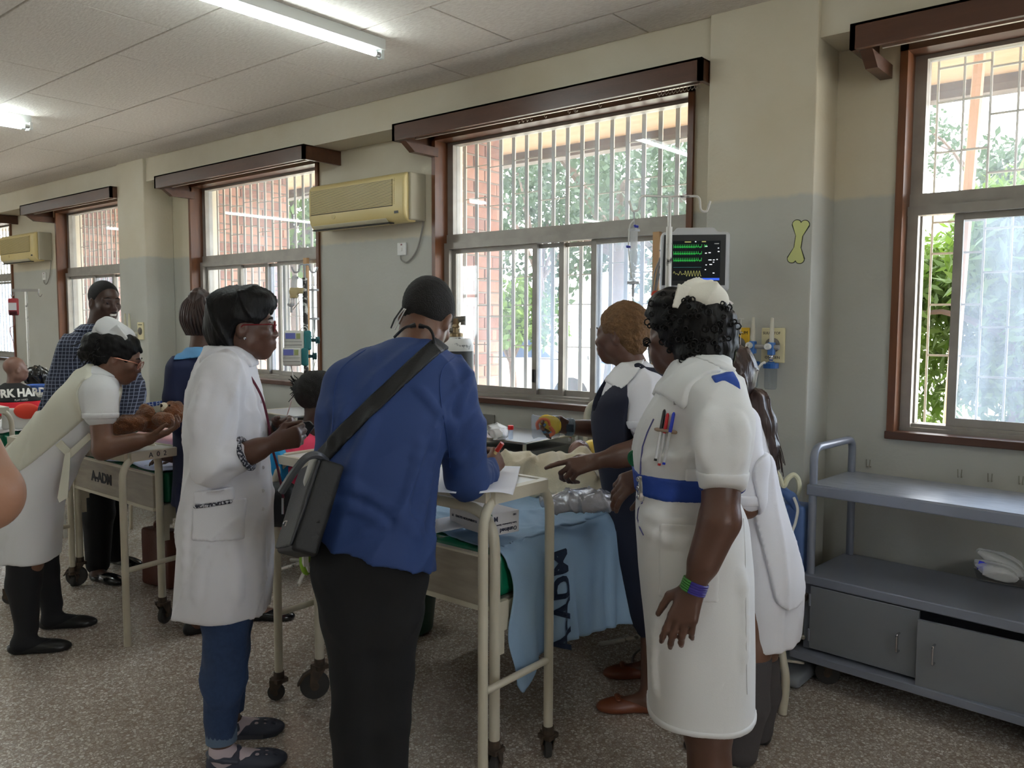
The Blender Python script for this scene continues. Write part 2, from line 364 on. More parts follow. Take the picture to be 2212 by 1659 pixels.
# ---- floor
def floor_mat():
    m = M('terrazzo', (0, 0, 0), .3); N, L, b = nodes(m); tc = N.new('ShaderNodeTexCoord')
    v = N.new('ShaderNodeTexVoronoi'); v.inputs['Scale'].default_value = 85; L.new(tc.outputs['Object'], v.inputs[0])
    v2 = N.new('ShaderNodeTexVoronoi'); v2.feature = 'DISTANCE_TO_EDGE'; v2.inputs['Scale'].default_value = 85; L.new(tc.outputs['Object'], v2.inputs[0])
    sp = N.new('ShaderNodeSeparateColor'); L.new(v.outputs['Color'], sp.inputs[0])
    r = N.new('ShaderNodeValToRGB'); e = r.color_ramp.elements; r.color_ramp.interpolation = 'CONSTANT'
    cols = [(0, (190, 178, 168)), (.22, (214, 204, 194)), (.45, (232, 225, 216)), (.62, (202, 190, 178)), (.78, (242, 238, 232)), (.9, (168, 152, 140))]
    e[0].color = lin(cols[0][1]); e[1].position = cols[1][0]; e[1].color = lin(cols[1][1])
    for p, c in cols[2:]: q = e.new(p); q.color = lin(c)
    L.new(sp.outputs[0], r.inputs[0])
    mr = N.new('ShaderNodeMapRange'); mr.inputs[1].default_value = .02; mr.inputs[2].default_value = .16; L.new(v2.outputs['Distance'], mr.inputs[0])
    mx = N.new('ShaderNodeMix'); mx.data_type = 'RGBA'; mx.inputs['A'].default_value = lin((160, 146, 134)); L.new(mr.outputs[0], mx.inputs['Factor']); L.new(r.outputs[0], mx.inputs['B'])
    nz = N.new('ShaderNodeTexNoise'); nz.inputs['Scale'].default_value = 1.7; nz.inputs['Detail'].default_value = 6; L.new(tc.outputs['Object'], nz.inputs[0])
    m2 = N.new('ShaderNodeMix'); m2.data_type = 'RGBA'; m2.blend_type = 'MULTIPLY'; m2.inputs['Factor'].default_value = 1
    rr = N.new('ShaderNodeValToRGB'); rr.color_ramp.elements[0].color = (.80, .78, .76, 1); rr.color_ramp.elements[0].position = .3; rr.color_ramp.elements[1].position = .7; L.new(nz.outputs[0], rr.inputs[0])
    L.new(mx.outputs['Result'], m2.inputs['A']); L.new(rr.outputs[0], m2.inputs['B']); L.new(m2.outputs['Result'], b.inputs['Base Color'])
    r3 = N.new('ShaderNodeMapRange'); b.inputs['Specular IOR Level'].default_value = .8; r3.inputs[3].default_value = .14; r3.inputs[4].default_value = .34; L.new(nz.outputs[0], r3.inputs[0]); L.new(r3.outputs[0], b.inputs['Roughness'])
    return m
b = MB(); b.box((X0, Y0, -.1), (X1, YW+.3, 0)); tag(b.build('floor', floor_mat()), kind='structure')
# ---- front wall with four window openings
WIN = [(-13.03, -11.155), (-9.87, -7.995), (-7.02, -5.155), (-3.95, -2.06), (-1.075, .80)]
ZS, ZT = 1.0, 2.72
YO = 4.21
b = MB(); b.box((X0, YW, 0), (X1, YO, ZS)); b.box((X0, YW, ZT), (X1, YO, 3.1))
xs = [X0] + [q for w in WIN for q in w] + [X1]
for i in range(0, len(xs), 2): b.box((xs[i], YW, ZS), (xs[i+1], YO, ZT))
tag(b.build('wall_front', WALL), kind='structure')
b = MB()
b.box((X0, YB, 2.745), (X1, YW, 3.1))                                     # the beam the curtain boxes hang from
tag(b.build('trim_1', WALL), kind='structure')
for k in range(-2, 1):
    b = MB(); xo = 5.98*k; b.box((-1.85+xo, YC, 0), (-1.342+xo, YW, 2.95), bev=.008)
    tag(b.build('wall_pier', WALL), kind='structure')
b = MB(); b.box((X0-.2, Y0, 0), (X0, YW, 3.1)); tag(b.build('wall_left', WALL), kind='structure')
b = MB(); b.box((X1, Y0, 0), (X1+.2, YW+.3, .95)); b.box((X1, Y0, 2.7), (X1+.2, YW+.3, 3.1)); b.box((X1, Y0, .95), (X1+.2, -.55, 2.7)); b.box((X1, .45, .95), (X1+.2, YW+.3, 2.7)); tag(b.build('wall_right', WALL), kind='structure')  # unseen wall; its opening is added to bring daylight onto the right side
w = MB()
for lo, hi in (((X1+.06, -.55, .95), (X1+.12, -.49, 2.7)), ((X1+.06, .39, .95), (X1+.12, .45, 2.7)), ((X1+.06, -.08, .95), (X1+.12, -.02, 2.7)), ((X1+.06, -.55, .95), (X1+.12, .45, 1.01)), ((X1+.06, -.55, 2.64), (X1+.12, .45, 2.7))): w.box(lo, hi)
tag(w.build('window_12', M('window_aluminium', (0, 0, 0))), kind='structure')  # frame of the added light opening, an invented window
# back wall behind the camera, also a window wall
b = MB(); b.box((X0, Y0-.25, 0), (X1, Y0, 1.0)); b.box((X0, Y0-.25, 2.72), (X1, Y0, 3.1))
bx = [X0]
for k in range(1): bx += [X0+1.6+6.0*k, X0+1.6+6.0*k+1.9]
bx += [X1]
for i in range(0, len(bx), 2): b.box((bx[i], Y0-.25, 1.0), (bx[i+1], Y0, 2.72))
tag(b.build('wall_back', WALL), kind='structure')
for i in range(1, len(bx)-1, 2):
    w = MB(); x0, x1 = bx[i], bx[i+1]
    for lo, hi in (((x0, Y0-.2, 1.0), (x0+.06, Y0-.1, 2.72)), ((x1-.06, Y0-.2, 1.0), (x1, Y0-.1, 2.72)), ((x0, Y0-.2, 1.0), (x1, Y0-.1, 1.06)), ((x0, Y0-.2, 2.66), (x1, Y0-.1, 2.72)), ((x0, Y0-.2, 2.0), (x1, Y0-.1, 2.06))): w.box(lo, hi)
    tag(w.build('window_%d' % (6+i//2), ALU), kind='structure')
# ---- ceiling boards, laid like bricks in rows
def ceil_mat():
    m = M('ceiling_board', (232, 224, 214), .8); N, L, b_ = nodes(m); tc = N.new('ShaderNodeTexCoord')
    mp = N.new('ShaderNodeMapping'); mp.inputs['Scale'].default_value = (9, 30, 1); mp.inputs['Rotation'].default_value = (0, 0, .35)
    nz = N.new('ShaderNodeTexNoise'); nz.inputs['Scale'].default_value = 3.2; nz.inputs['Detail'].default_value = 6; nz.inputs['Roughness'].default_value = .65
    L.new(tc.outputs['Object'], mp.inputs[0]); L.new(mp.outputs[0], nz.inputs[0])
    bp = N.new('ShaderNodeBump'); bp.inputs['Strength'].default_value = .8; bp.inputs['Distance'].default_value = .01; L.new(nz.outputs[0], bp.inputs['Height']); L.new(bp.outputs[0], b_.inputs['Normal'])
    r = N.new('ShaderNodeValToRGB'); r.color_ramp.elements[0].position = .3; r.color_ramp.elements[1].position = .65
    r.color_ramp.elements[0].color = lin((222, 212, 202)); r.color_ramp.elements[1].color = lin((242, 235, 226)); L.new(nz.outputs[0], r.inputs[0]); L.new(r.outputs[0], b_.inputs['Base Color'])
    return m
CB = ceil_mat()
b = MB(); b.box((X0, Y0, ZC+.02), (X1, YW, 3.1)); ceil = tag(b.build('ceiling', M('ceiling_joint', (96, 86, 78), .9)), kind='structure')
rows = [3.352, 2.760, 2.160]
while rows[-1] > Y0: rows.append(rows[-1]-.6)
rows = [YB] + rows
tmesh = {}
def slab(lo, hi, key):
    if key not in tmesh:
        t = MB(); d = np.asarray(hi)-lo; t.box((0, 0, 0), d, bev=.004); o = t.build('ceiling_board', CB, ceil); tmesh[key] = o.data
        o.location = tuple(lo)
    else:
        o = bpy.data.objects.new('ceiling_board', tmesh[key]); COL.objects.link(o); o.parent = ceil; o.location = tuple(lo)
for i in range(len(rows)-1):
    y1, y0 = rows[i]-.005, rows[i+1]+.005
    if y1 < -2.2: continue
    ph = -2.194 if i % 2 == 0 else -2.794
    x = ph-1.2*math.ceil((ph-X0)/1.2)+1.2
    while x < X1-1.2:
        slab((x+.004, y0, ZC), (x+1.196, y1, ZC+.018), round(y1-y0, 3)); x += 1.2
# ---- windows
GAPS = [(-.01, 1.0)]
def window(n, x0, x1, stiles, grid, yfin=0):
    w = MB(); t = .032
    w.box((x0, YW-.018, ZS), (x0+t, 4.06, ZT)); w.box((x1-t, YW-.018, ZS), (x1, 4.06, ZT))
    root = tag(w.build('window_%d' % n, WOODV), kind='structure')
    w = MB(); w.box((x0-.005, YW-.03, ZS), (x1+.005, YW+.04, ZS+.035), bev=.004); w.box((x0, YW, ZS+.0), (x1, 4.06, ZS+.028)); w.box((x0, YW-.018, ZT-t), (x1, 4.06, ZT)); w.build('sill_board', WOOD, root)
    a = MB(); g0, g1 = x0+t, x1-t
    a.box((g0, 4.02, ZS+.028), (g1, 4.112, 1.0645)); a.box((g0+.05, 4.03, 2.67), (g1-.05, 4.10, ZT-t)); a.box((g0, 4.0515, 1.065), (g0+.05, 4.101, ZT-t)); a.box((g1-.05, 4.0515, 1.065), (g1, 4.101, ZT-t)); a.box((g0, 4.029, 2.088), (g0+.05, 4.0515, ZT-t)); a.box((g1-.05, 4.029, 2.088), (g1, 4.0515, ZT-t))
    a.box((g0, 4.02, 2.0305), (g1, 4.10, 2.087)); a.box((g0, 3.995, 1.9905), (g1, 4.06, 2.03)); a.box((g0+.001, 3.995, ZS+.0505), (g0+.045, 4.0295, 1.99)); a.box((g1-.045, 3.995, ZS+.0505), (g1-.001, 4.0295, 1.99)); a.box((g0, 3.994, ZS+.0285), (g1, 4.0195, ZS+.05))
    a.build('window_frame', ALU, root)
    a = MB(); a.box((g0+.05, 4.064, 2.085), (g1-.05, 4.068, 2.67)); a.build('upper_pane', GLASS, root)
    # sliding sashes: (left, right, track, dirty)
    for (sx0, sx1, tr, dt) in stiles:
        yy = 4.031+.023*tr; a = MB(); q = .036
        a.box((sx0, yy, 1.065), (sx0+q, yy+.020, 1.99)); a.box((sx1-q, yy, 1.065), (sx1, yy+.020, 1.99)); a.box((sx0+q, yy+.001, 1.066), (sx1-q, yy+.019, 1.10)); a.box((sx0+q, yy+.001, 1.962), (sx1-q, yy+.019, 1.989))
        s_ = a.build('sliding_sash', ALU, root)
        a = MB(); a.box((sx0+q, yy+.009, 1.10), (sx1-q, yy+.013, 1.962)); a.build('pane', GLASS_DIRTY if dt else GLASS, s_)
        if stiles.index((sx0, sx1, tr, dt)) == 0: a = MB(); a.box((sx1-.03, yy-.012, 1.14), (sx1-.006, yy, 1.22), bev=.004); a.build('sash_latch', M('latch_black', (30, 28, 28), .5), s_)
    # burglar bars outside the glass
    if grid == 'flat':
        nbar = int((x1-x0-.1)/.1065)
        for i in range(nbar+1):
            x = x0+.07+.1065*i; c = MB(); c.box((x-.013, 4.155, 1.02), (x+.013, 4.163, 2.71)); c.build('burglar_bar', WHITE_BAR, root)
        c = MB()
        for i in range(nbar):
            xa, xb = x0+.07+.1065*i, x0+.07+.1065*(i+1); s = (i//2) % 2
            for z in ((2.52, 2.27, 1.86, 1.55, 1.28, 1.05) if s else (2.54, 2.33, 1.80, 1.62, 1.36, 1.06)): c.tube([(xa, 4.159, z), (xb, 4.159, z)], .004, 6)
        c.build('tie_rod', WHITE_BAR, root)
    else:
        i = 0; x = x0+.10
        while x < x1-.05:
            c = MB(); c.tube([(x, 4.15, 1.03), (x, 4.15, 2.71)], .0055, 6); c.build('burglar_bar', WHITE_BAR, root)
            x += .105; i += 1
        for j in range(i//2):
            xa = x0+.10+.21*j
            for z in ([1.05, 1.28, 1.50, 1.74, 1.93, 2.17, 2.42, 2.62] if j % 2 else [1.04, 1.37, 1.60, 1.83, 1.97, 2.28, 2.50, 2.65]):
                c = MB(); c.tube([(xa, 4.15, z), (xa+.21, 4.15, z)], .0055, 6); c.build('cross_bar', WHITE_BAR, root)
    return root
window(3, WIN[3][0], WIN[3][1], [(-3.88, -3.160, 0, 0), (-3.215, -2.975, 1, 1), (-3.02, -2.725, 2, 0), (-2.762, -2.095, 0, 1)], 'flat', 4.6)
window(2, WIN[2][0], WIN[2][1], [(-6.95, -6.39, 0, 0), (-6.44, -6.03, 1, 0), (-6.065, -5.815, 2, 1), (-5.86, -5.19, 0, 0)], 'flat', 4.86)
window(1, WIN[1][0], WIN[1][1], [(-9.83, -9.2, 0, 0), (-9.25, -8.8, 1, 1), (-8.85, -8.04, 2, 0)], 'flat', 4.86)
window(5, WIN[0][0], WIN[0][1], [(-12.98, -12.1, 0, 0), (-12.15, -11.19, 1, 1)], 'flat', 4.86)
window(4, WIN[4][0], WIN[4][1], [(-.86, -.05, 0, 1), (-.09, .76, 1, 1)], 'mesh', 4.6)
# ---- curtain boxes (pelmets)
def pelmet(n, xl, xr, lret=True, rret=True):
    p = MB(); p.box((xl, 3.60, 2.642), (xr, 3.622, 2.745))
    if lret: p.box((xl, 3.60, 2.642), (xl+.022, YW, 2.742)); 
    if rret: p.box((xr-.022, 3.60, 2.642), (xr, YW, 2.742))
    p.box((xl, 3.60, 2.735), (xr, 3.69, 2.745))
    o = p.build('trim_%d' % n, WOOD); tag(o, kind='structure')
    if lret:
        q = MB(); q.prism([(xl+.03, 3.64, 2.642), (xl+.03, YW, 2.642), (xl+.03, YW, 2.585), (xl+.03, 3.72, 2.585)], (1, 0, 0), .05); q.build('bracket', WOOD, o)
    q = MB(); q.box((xl+.1, 3.70, 2.655), (xr-.06, 3.715, 2.672)); q.build('curtain_rail', M('rail_metal', (190, 180, 170), .4, .6), o)
    return o
p3 = pelmet(3, -3.985, -1.86)
q = MB()
for x in list(np.linspace(-2.15, -1.93, 12)) + [-3.05, -3.02, -2.99, -2.96, -2.86, -2.70, -2.66, -2.65, -2.5, -2.26]:
    q.tube([(x, 3.707, 2.655), (x, 3.707, 2.642), (x+.008, 3.707, 2.634), (x+.014, 3.707, 2.642)], .002, 5)
q.build('curtain_hook', M('rail_metal', (190, 180, 170)), p3)
pelmet(2, -7.01, -4.90); pelmet(4, -1.19, 1.0); pelmet(5, -9.97, -7.83); pelmet(6, -13.1, -10.95)
# ---- fluorescent lights
FIXW = M('fixture_white', (225, 228, 226), .45); TUBE = M('lit_tube', (255, 255, 255), .4, emit=((236, 250, 250), TUBE_EMIT)); PIN = M('tube_end', (190, 190, 190), .35, .7)
def tube_light(x, y0, y1, label, group, twin=False):
    t = thing('tube_light', (x, (y0+y1)/2, ZC), label, 'light', group)
    a = MB(); a.box((x-.028, y0, ZC-.055), (x+.028, y1, ZC), bev=.004); a.build('fixture_body', FIXW, t)
    for dx in ((-.03, .03) if twin else (0,)):
        a = MB(); a.cyl((x+dx, y0+.05, ZC-.078), (x+dx, y1-.05, ZC-.078), .0135, 12); a.build('tube', TUBE, t)
        for ya, yb in ((y0+.02, y0+.05), (y1-.05, y1-.02)): a = MB(); a.cyl((x+dx, ya, ZC-.078), (x+dx, yb, ZC-.078), .0135, 12); a.build('tube_cap', PIN, t)
        for y in (y0, y1-.02): 
            a = MB(); a.box((x+dx-.016, y, ZC-.098), (x+dx+.016, y+.02, ZC-.05), bev=.003); a.build('lamp_holder', FIXW, t)
    return t
tube_light(-3.30, 1.36, 2.92, 'white fluorescent tube light lit overhead in front of the middle window', None)
tube_light(-6.45, .86, 2.42, 'lit tube light on the ceiling at the far left edge', None, twin=True)
for x, y, lab in [(-9.6, .9, 'lit tube light above the far left bed, past the photo edge'), (-.15, 1.0, 'lit tube light above the grey trolley, outside the photo'), (-.15, -2.6, 'lit tube light behind the camera at the right'), (-3.3, -2.6, 'lit tube light behind the camera in the middle'), (-6.45, -2.6, 'lit tube light behind the camera at the left'), (-9.6, -2.6, 'lit tube light behind the camera at the far left'), (-12.6, .9, 'lit tube light at the far end of the ward')]:
    tube_light(x, y, y+1.56, lab, 'ceiling tube lights out of view')
b = MB(); b.box((-7.4, 2.05, ZC-.03), (-6.9, 2.20, ZC), bev=.004); vt = tag(b.build('ceiling_vent', M('yellowed_plastic', (214, 200, 140), .5)), 'small yellowed ceiling vent beside the far left tube light', 'vent')
# ================================================================== outside the windows
GRD = M('pale_concrete', (214, 208, 198), .9, var=(.6, (202, 192, 176), .3))
b = MB(); b.box((-60, YO, -.35), (30, 70, -.15)); b.box((-40, -40, -.35), (20, Y0-.25, -.15)); b.box((X1+.2, Y0-.25, -.35), (20, YO, -.15)); tag(b.build('ground', GRD), kind='structure')
b = MB(); b.box((-30, 12.6, -.16), (4, 15, -.12)); tag(b.build('lawn', M('lawn_green', (120, 150, 66), .9, var=(8, (150, 170, 80)), bump=(60, .4))), 'strip of green lawn beyond the driveway', 'lawn', kind='stuff')
SOF = M('soffit_paint', (176, 146, 116), .7, var=(2, (152, 124, 96), .3)); FAS = M('fascia_paint', (110, 98, 92), .7, var=(5, (78, 70, 66)))
b = MB(); b.box((X0, YO, 2.93), (X1, 5.6, 3.2)); eave = tag(b.build('roof_eave', SOF), kind='structure')
b = MB(); b.box((X0, 5.5, 2.84), (X1, 5.62, 2.94)); b.build('fascia', FAS, eave)
BR = [M('red_brick_%s' % w, c, .85, var=(14, c2, .3), bump=(40, .3)) for w, c, c2 in (('light', (178, 138, 122), (156, 116, 102)), ('mid', (164, 122, 106), (140, 102, 90)), ('dark', (150, 110, 98), (126, 92, 84)))]
MORT = M('mortar', (150, 140, 130), .9)
bmeshes = {}
def brick(lo, hi, parent):
    d = np.round(np.asarray(hi)-lo, 3); k = (tuple(d), random.randrange(3))
    if k not in bmeshes:
        q = MB(); q.box((0, 0, 0), d, bev=.005); o = q.build('brick', BR[k[1]], parent); bmeshes[k] = o.data
    else:
        o = bpy.data.objects.new('brick', bmeshes[k]); COL.objects.link(o); o.parent = parent
    o.location = tuple(np.asarray(lo)+[random.uniform(-.003, .003), 0, 0])
for n, (xf, yf) in enumerate([(-3.95, 4.62), (-7.02, 4.98), (-9.87, 4.98)]):
    w = MB(); w.box((xf-.30, YO, -.2), (xf-.012, yf-.012, 2.93)); core = tag(w.build('wall_fin', MORT), kind='structure')
    z = .95; r = 0
    while z < 2.92:
        y = YO+.004-(.115 if r % 2 else 0)
        while y < yf-.03:
            ya, yb = max(y, YO+.004), min(y+.22, yf-.012)
            if yb-ya > .03: brick((xf-.06, ya, z), (xf, yb, min(z+.075, 2.925)), core)
            y += .232
        if yf: brick((xf-.215-(.08 if r % 2 else 0), yf-.10, z), (xf+.001 if r % 2 else xf-.004, yf, min(z+.075, 2.925)), core)
        z += .086; r += 1
# ---- trees: trunk with branches and a crown of leaves
LEAF = [M('leaf_%s' % n, c, .55, var=(1.5, c2, .3), trans=0) for n, c, c2 in (('deep', (32, 48, 27), (54, 70, 38)), ('fresh', (52, 78, 26), (90, 112, 42)), ('blue', (38, 54, 40), (64, 80, 56)))]
for m in LEAF:
    N, L, bs = nodes(m); tr = N.new('ShaderNodeBsdfTranslucent'); mx = N.new('ShaderNodeMixShader'); mx.inputs[0].default_value = .45; out = N['Material Output']
    src = bs.inputs['Base Color'].links[0].from_socket; L.new(src, tr.inputs[0]); L.new(bs.outputs[0], mx.inputs[1]); L.new(tr.outputs[0], mx.inputs[2]); L.new(mx.outputs[0], out.inputs[0])
BARK = M('bark', (92, 74, 64), .9, var=(6, (66, 54, 48)), bump=(20, .6))
def leaves(name, blobs, n, size, aspect, mat, parent, seed, droop=0):
    r = np.random.default_rng(seed); vol = np.array([b_[1]**2 for b_ in blobs]); which = r.choice(len(blobs), n, p=vol/vol.sum())
    C = np.array([b_[0] for b_ in blobs])[which]; R = np.array([b_[1] for b_ in blobs])[which]
    d = r.normal(size=(n, 3)); d /= np.linalg.norm(d, axis=1)[:, None]; P = C+d*(R*r.uniform(.55, 1.05, n))[:, None]
    u = r.normal(size=(n, 3)); u[:, 2] -= droop; u /= np.linalg.norm(u, axis=1)[:, None]; w = np.cross(u, r.normal(size=(n, 3))); w /= np.linalg.norm(w, axis=1)[:, None]
    s = size*r.uniform(.6, 1.3, n)[:, None]; a = s*aspect
    V = np.stack([P, P+u*s*.5+w*a*.5, P+u*s, P+u*s*.5-w*a*.5], 1).reshape(-1, 3); Q = np.arange(4*n).reshape(-1, 4)
    return raw_obj(name, V, np.zeros((0, 3), int), Q, mat, parent)
def tree(base, h, blobs, n, size, aspect, mat, label, name='tree', trunk=.18, cat='tree', lean=(0, 0), group=None, droop=0):
    base = np.asarray(base, float); t = thing(name, base, label, cat, group); B = MB()
    top = base+[lean[0], lean[1], h]; mid = (base+top)/2+[.1, 0, 0]; B.tube(spline([base, mid, top], 5), list(np.linspace(trunk, trunk*.5, 11)), 9)
    for c, r in blobs[:7]: B.tube(spline([mid*.4+top*.6, (top+c)/2, c], 4), list(np.linspace(trunk*.45, trunk*.12, 9)), 6)
    B.build('trunk', BARK, t, smooth=True); o = leaves('crown', blobs, n, size, aspect, mat, t, int(abs(base[0]*100)), droop); o['kind'] = 'stuff'
    return t
def blobset(c, R, n, r, seed, flat=.6):
    q = np.random.default_rng(seed); return [(np.asarray(c)+np.array([*(q.uniform(-1, 1, 2)*R), q.uniform(-1, 1)*R*flat]), r*q.uniform(.6, 1.2)) for _ in range(n)]
c = at(1330, 560, 15); tree((c[0], c[1], -.15), 3.6, blobset(at(1290, 420, 15), 2.6, 16, .8, 1), 6500, .17, .5, LEAF[2], 'big shade tree with dark trunk behind the middle window', trunk=.26)
c = at(1165, 560, 19); tree((c[0], c[1], -.15), 3.2, blobset(at(1150, 420, 20), 2.2, 12, .8, 2), 4500, .18, .5, LEAF[2], 'slim tree left of the dark trunk behind the middle window', trunk=.12)
c = at(1100, 700, 14); tree((c[0], c[1], -.15), 1.2, blobset(at(1110, 690, 14), .65, 8, .42, 3), 2600, .14, .5, LEAF[1], 'dense green bush low behind the left of the middle window', name='bush', cat='bush', trunk=.08)
c = at(625, 500, 14); tree((c[0], c[1], -.15), 3.0, blobset(at(650, 480, 14), 1.5, 12, .7, 4), 3500, .2, .5, LEAF[1], 'bright green tree behind the window left of the air conditioner', trunk=.15)
c = at(2180, 700, 7.0); tree((c[0], c[1], -.15), 1.9, blobset(at(2190, 665, 7.2), 1.15, 26, .55, 5, .8), 24000, .17, .27, LEAF[1], 'leafy green tree with long leaves close outside the right window', trunk=.09, droop=.7)
c = at(2150, 330, 15); tree((c[0], c[1], -.15), 4.2, blobset(at(2160, 330, 15), 1.4, 9, .6, 6), 1500, .16, .5, LEAF[2], 'thin high tree seen in the top pane of the right window', trunk=.1)
c = at(1460, 560, 24); tree((c[0], c[1], -.15), 4.0, blobset(at(1420, 480, 24), 4.5, 14, 1.3, 8), 3500, .3, .5, LEAF[0], 'far tree at the right of the middle window', trunk=.2)
# pipe by the right window
tube_obj('drain_pipe', [(-1.02, 4.75, -.15), (-1.0, 4.75, 1.0), (-.93, 4.75, 2.9)], .028, M('pipe_pinkish', (206, 170, 150), .6)); tag(bpy.data.objects['drain_pipe'], 'pinkish drain pipe just outside the right window', 'pipe')
# ---- parked vehicles and a walker in the bright yard
def vehicle(px, py, d, L, label, col, face):
    p = at(px, py, d); p[2] = -.15; t = thing('car', p, label, 'car'); f = nrm(face); s = np.cross(ZZ, f); R = np.stack([f, s, ZZ], 1); T = lambda q: p+R@q
    prof = [(-L/2, .35), (-L/2, .8), (-L*.36, .95), (-L*.25, 1.42), (L*.12, 1.45), (L*.27, .98), (L*.46, .85), (L/2, .6), (L/2, .35)]
    a = MB(); a.prism([T(np.array([x, -.8, z])) for x, z in prof], s, 1.6); a.build('body', col, t)
    a = MB(); gl = [(-L*.33, 1.0), (-L*.24, 1.36), (L*.11, 1.39), (L*.22, 1.0)]; a.prism([T(np.array([x, -.815, z])) for x, z in gl], s, 1.63); a.build('side_window', M('car_glass', (60, 78, 110), .15), t)
    a = MB(); a.prism([T(np.array([L*.125, -.7, 1.43])), T(np.array([L*.275, -.7, 1.0])), T(np.array([L*.275, .7, 1.0])), T(np.array([L*.125, .7, 1.43]))], ZZ, .02); a.build('windscreen', M('car_glass', (0, 0, 0)), t)
    for x in (-L*.3, L*.3):
        for y in (-.82, .64):
            a = MB(); a.cyl(T(np.array([x, y, .32])), T(np.array([x, y+.18, .32])), .32, 18); a.build('wheel', M('tyre', (40, 40, 42), .8), t)
vehicle(1085, 790, 16, 4.2, 'white car with blue windows parked outside the middle window', M('car_white', (225, 228, 232), .3), HR)
vehicle(1318, 790, 26, 4.0, 'pale silver car parked far behind the navy nurse', M('car_silver', (206, 206, 204), .3), -HA)
# ================================================================== beds, tables, trolley and other large things
CREAM = M('cream_enamel', (214, 208, 190), .35, var=(7, (196, 188, 168), .3)); RUST = M('rusty_caster', (62, 54, 48), .7, .3, var=(30, (96, 80, 66)))
RUBBER = M('grey_rubber', (58, 56, 54), .8); CHROME = M('chrome', (200, 200, 205), .18, 1); VINYL = M('green_vinyl', (24, 122, 88), .22, var=(8, (18, 98, 70)), bump=(9, .25))
PANELW = M('painted_panel', (170, 160, 144), .5, var=(4, (140, 131, 118), .3), stretch=(2, 8, 12)); BLACKP = M('black_plastic', (24, 24, 26), .45); STENCIL = M('stencil_ink', (40, 40, 46), .7)
WHITEP = M('white_plastic', (228, 228, 224), .4); SHEETB = M('blue_sheet', (150, 178, 204), .8, var=(3, (128, 158, 190)), bump=(160, .08)); WHITEC = M('white_cloth', (226, 228, 232), .8, bump=(90, .1))
def caster(name, p, r, parent, brake=False, yaw=0):
    c, s = math.cos(yaw), math.sin(yaw); a = np.array([c, s, 0]); p = np.asarray(p, float); w = MB()
    o = p+a*r*.35
    w.cyl([p[0], p[1], 2*r+.012], [p[0], p[1], 2*r+.05], .021, 12)
    n = np.array([-s, c, 0])
    for q in (-1, 1): w.prism([o+n*.018*q+np.array([0, 0, r]), p+n*.018*q+np.array([0, 0, 2*r+.02])-a*.028, p+n*.018*q+np.array([0, 0, 2*r+.02])+a*.034, o+n*.018*q+a*.02+np.array([0, 0, r])], n, .004*q)
    w.box(p-[.026, .026, 0]+[0, 0, 2*r+.008], p+[.026, .026, 2*r+.024])
    if brake: w.prism([o+n*-.017+a*.0+np.array([0, 0, 2.2*r]), o+n*-.017+a*(r*.8)+np.array([0, 0, 1.75*r]), o+n*-.017+a*(r+.010)+np.array([0, 0, 1.1*r]), o+n*-.017+a*(r+.002)+np.array([0, 0, 1.1*r]), o+n*-.017+a*(r*.7)+np.array([0, 0, 1.66*r]), o+n*-.017+np.array([0, 0, 2.08*r])], n, .034)
    k = w.build(name, RUST, parent); w = MB(); ctr = o+np.array([0, 0, r])
    w.lathe(ctr-n*.013, n, [(.001, 0), (r*.75, 0), (r*.96, .003), (r, .008), (r, .018), (r*.96, .023), (r*.75, .026), (.001, .026)], 22); w.build('wheel', RUBBER, k, smooth=True)
    w = MB(); w.cyl(ctr-n*.02, ctr+n*.02, r*.3, 12); w.build('hub', RUST, k)
def bed(xl, xr, label, letters=None, yh=3.86):
    yf = 2.0; t = thing('hospital_bed', ((xl+xr)/2, (yf+yh)/2, 0), label, 'bed', 'ward beds')
    w = MB(); w.tube(bend([(xl, yf, .13), (xl, yf, .905), (xr, yf, .905), (xr, yf, .13)], .13), .0185, 12); w.build('foot_rail', CREAM, t, smooth=True)
    w = MB(); w.tube(bend([(xl, yh, .1), (xl, yh, 1.08), (xr, yh, 1.08), (xr, yh, .1)], .13), .0185, 12); w.build('head_rail', CREAM, t, smooth=True)
    for y in (yf, yh):
        for x in (xl, xr): caster('caster', (x, y, 0), .058 if x == xl else .045, t, brake=(x == xl and y == yf), yaw=-2.2 if x == xl else 2.0)
    w = MB(); w.box((xl+.018, yf-.022, .585), (xr-.018, yf-.004, .752), bev=.003); w.build('foot_panel', PANELW, t)
    w = MB(); w.box((xl+.018, yf-.026, .572), (xr-.018, yf+.012, .588)); w.box((xl+.018, yf-.024, .750), (xr-.018, yf+.0, .757)); w.build('panel_edge', CREAM, t)
    w = MB(); w.box((xl+.018, yh-.01, .6), (xr-.018, yh+.01, .95)); w.build('head_panel', PANELW, t)
    for x in (xl, xr):
        s = 1 if x == xr else -1; w = MB(); w.box((x-.006*s-.004, yf+.015, .525), (x-.006*s+.004, yh-.02, .592)); w.box((x-.03*s, yf+.015, .525), (x, yh-.02, .531)); w.box((x-.022, yf+.015, .50), (x+.008, yf+.06, .60)); w.box((x-.016, yf+.02, .42), (x+.004, yf+.045, .5)); w.build('side_rail', CREAM, t)
    w = MB(); w.box((xl+.01, yf+.03, .592), (xr-.01, yh-.03, .602)); w.build('bed_base', M('base_metal', (150, 145, 135), .5, .4), t)
    if letters: text_obj('stencilled_letters', letters, ((xl+.36), yf-.0235, .668), (1, 0, 0), (0, 0, 1), .075, STENCIL, t, bold=.003)
    return t
def mattress(xl, xr, label):
    s = SDF(); s.box(((xl+xr)/2, 2.93, .678), ((xr-xl)/2-.012, .89, .078), rad=.022); s.noise(.004, 22, seed=3); s.ridge(.006, 30, (0, 0, 1), 4)
    o = s.obj('mattress', VINYL, None, .012, .02); return tag(o, label, 'mattress', 'green mattresses')
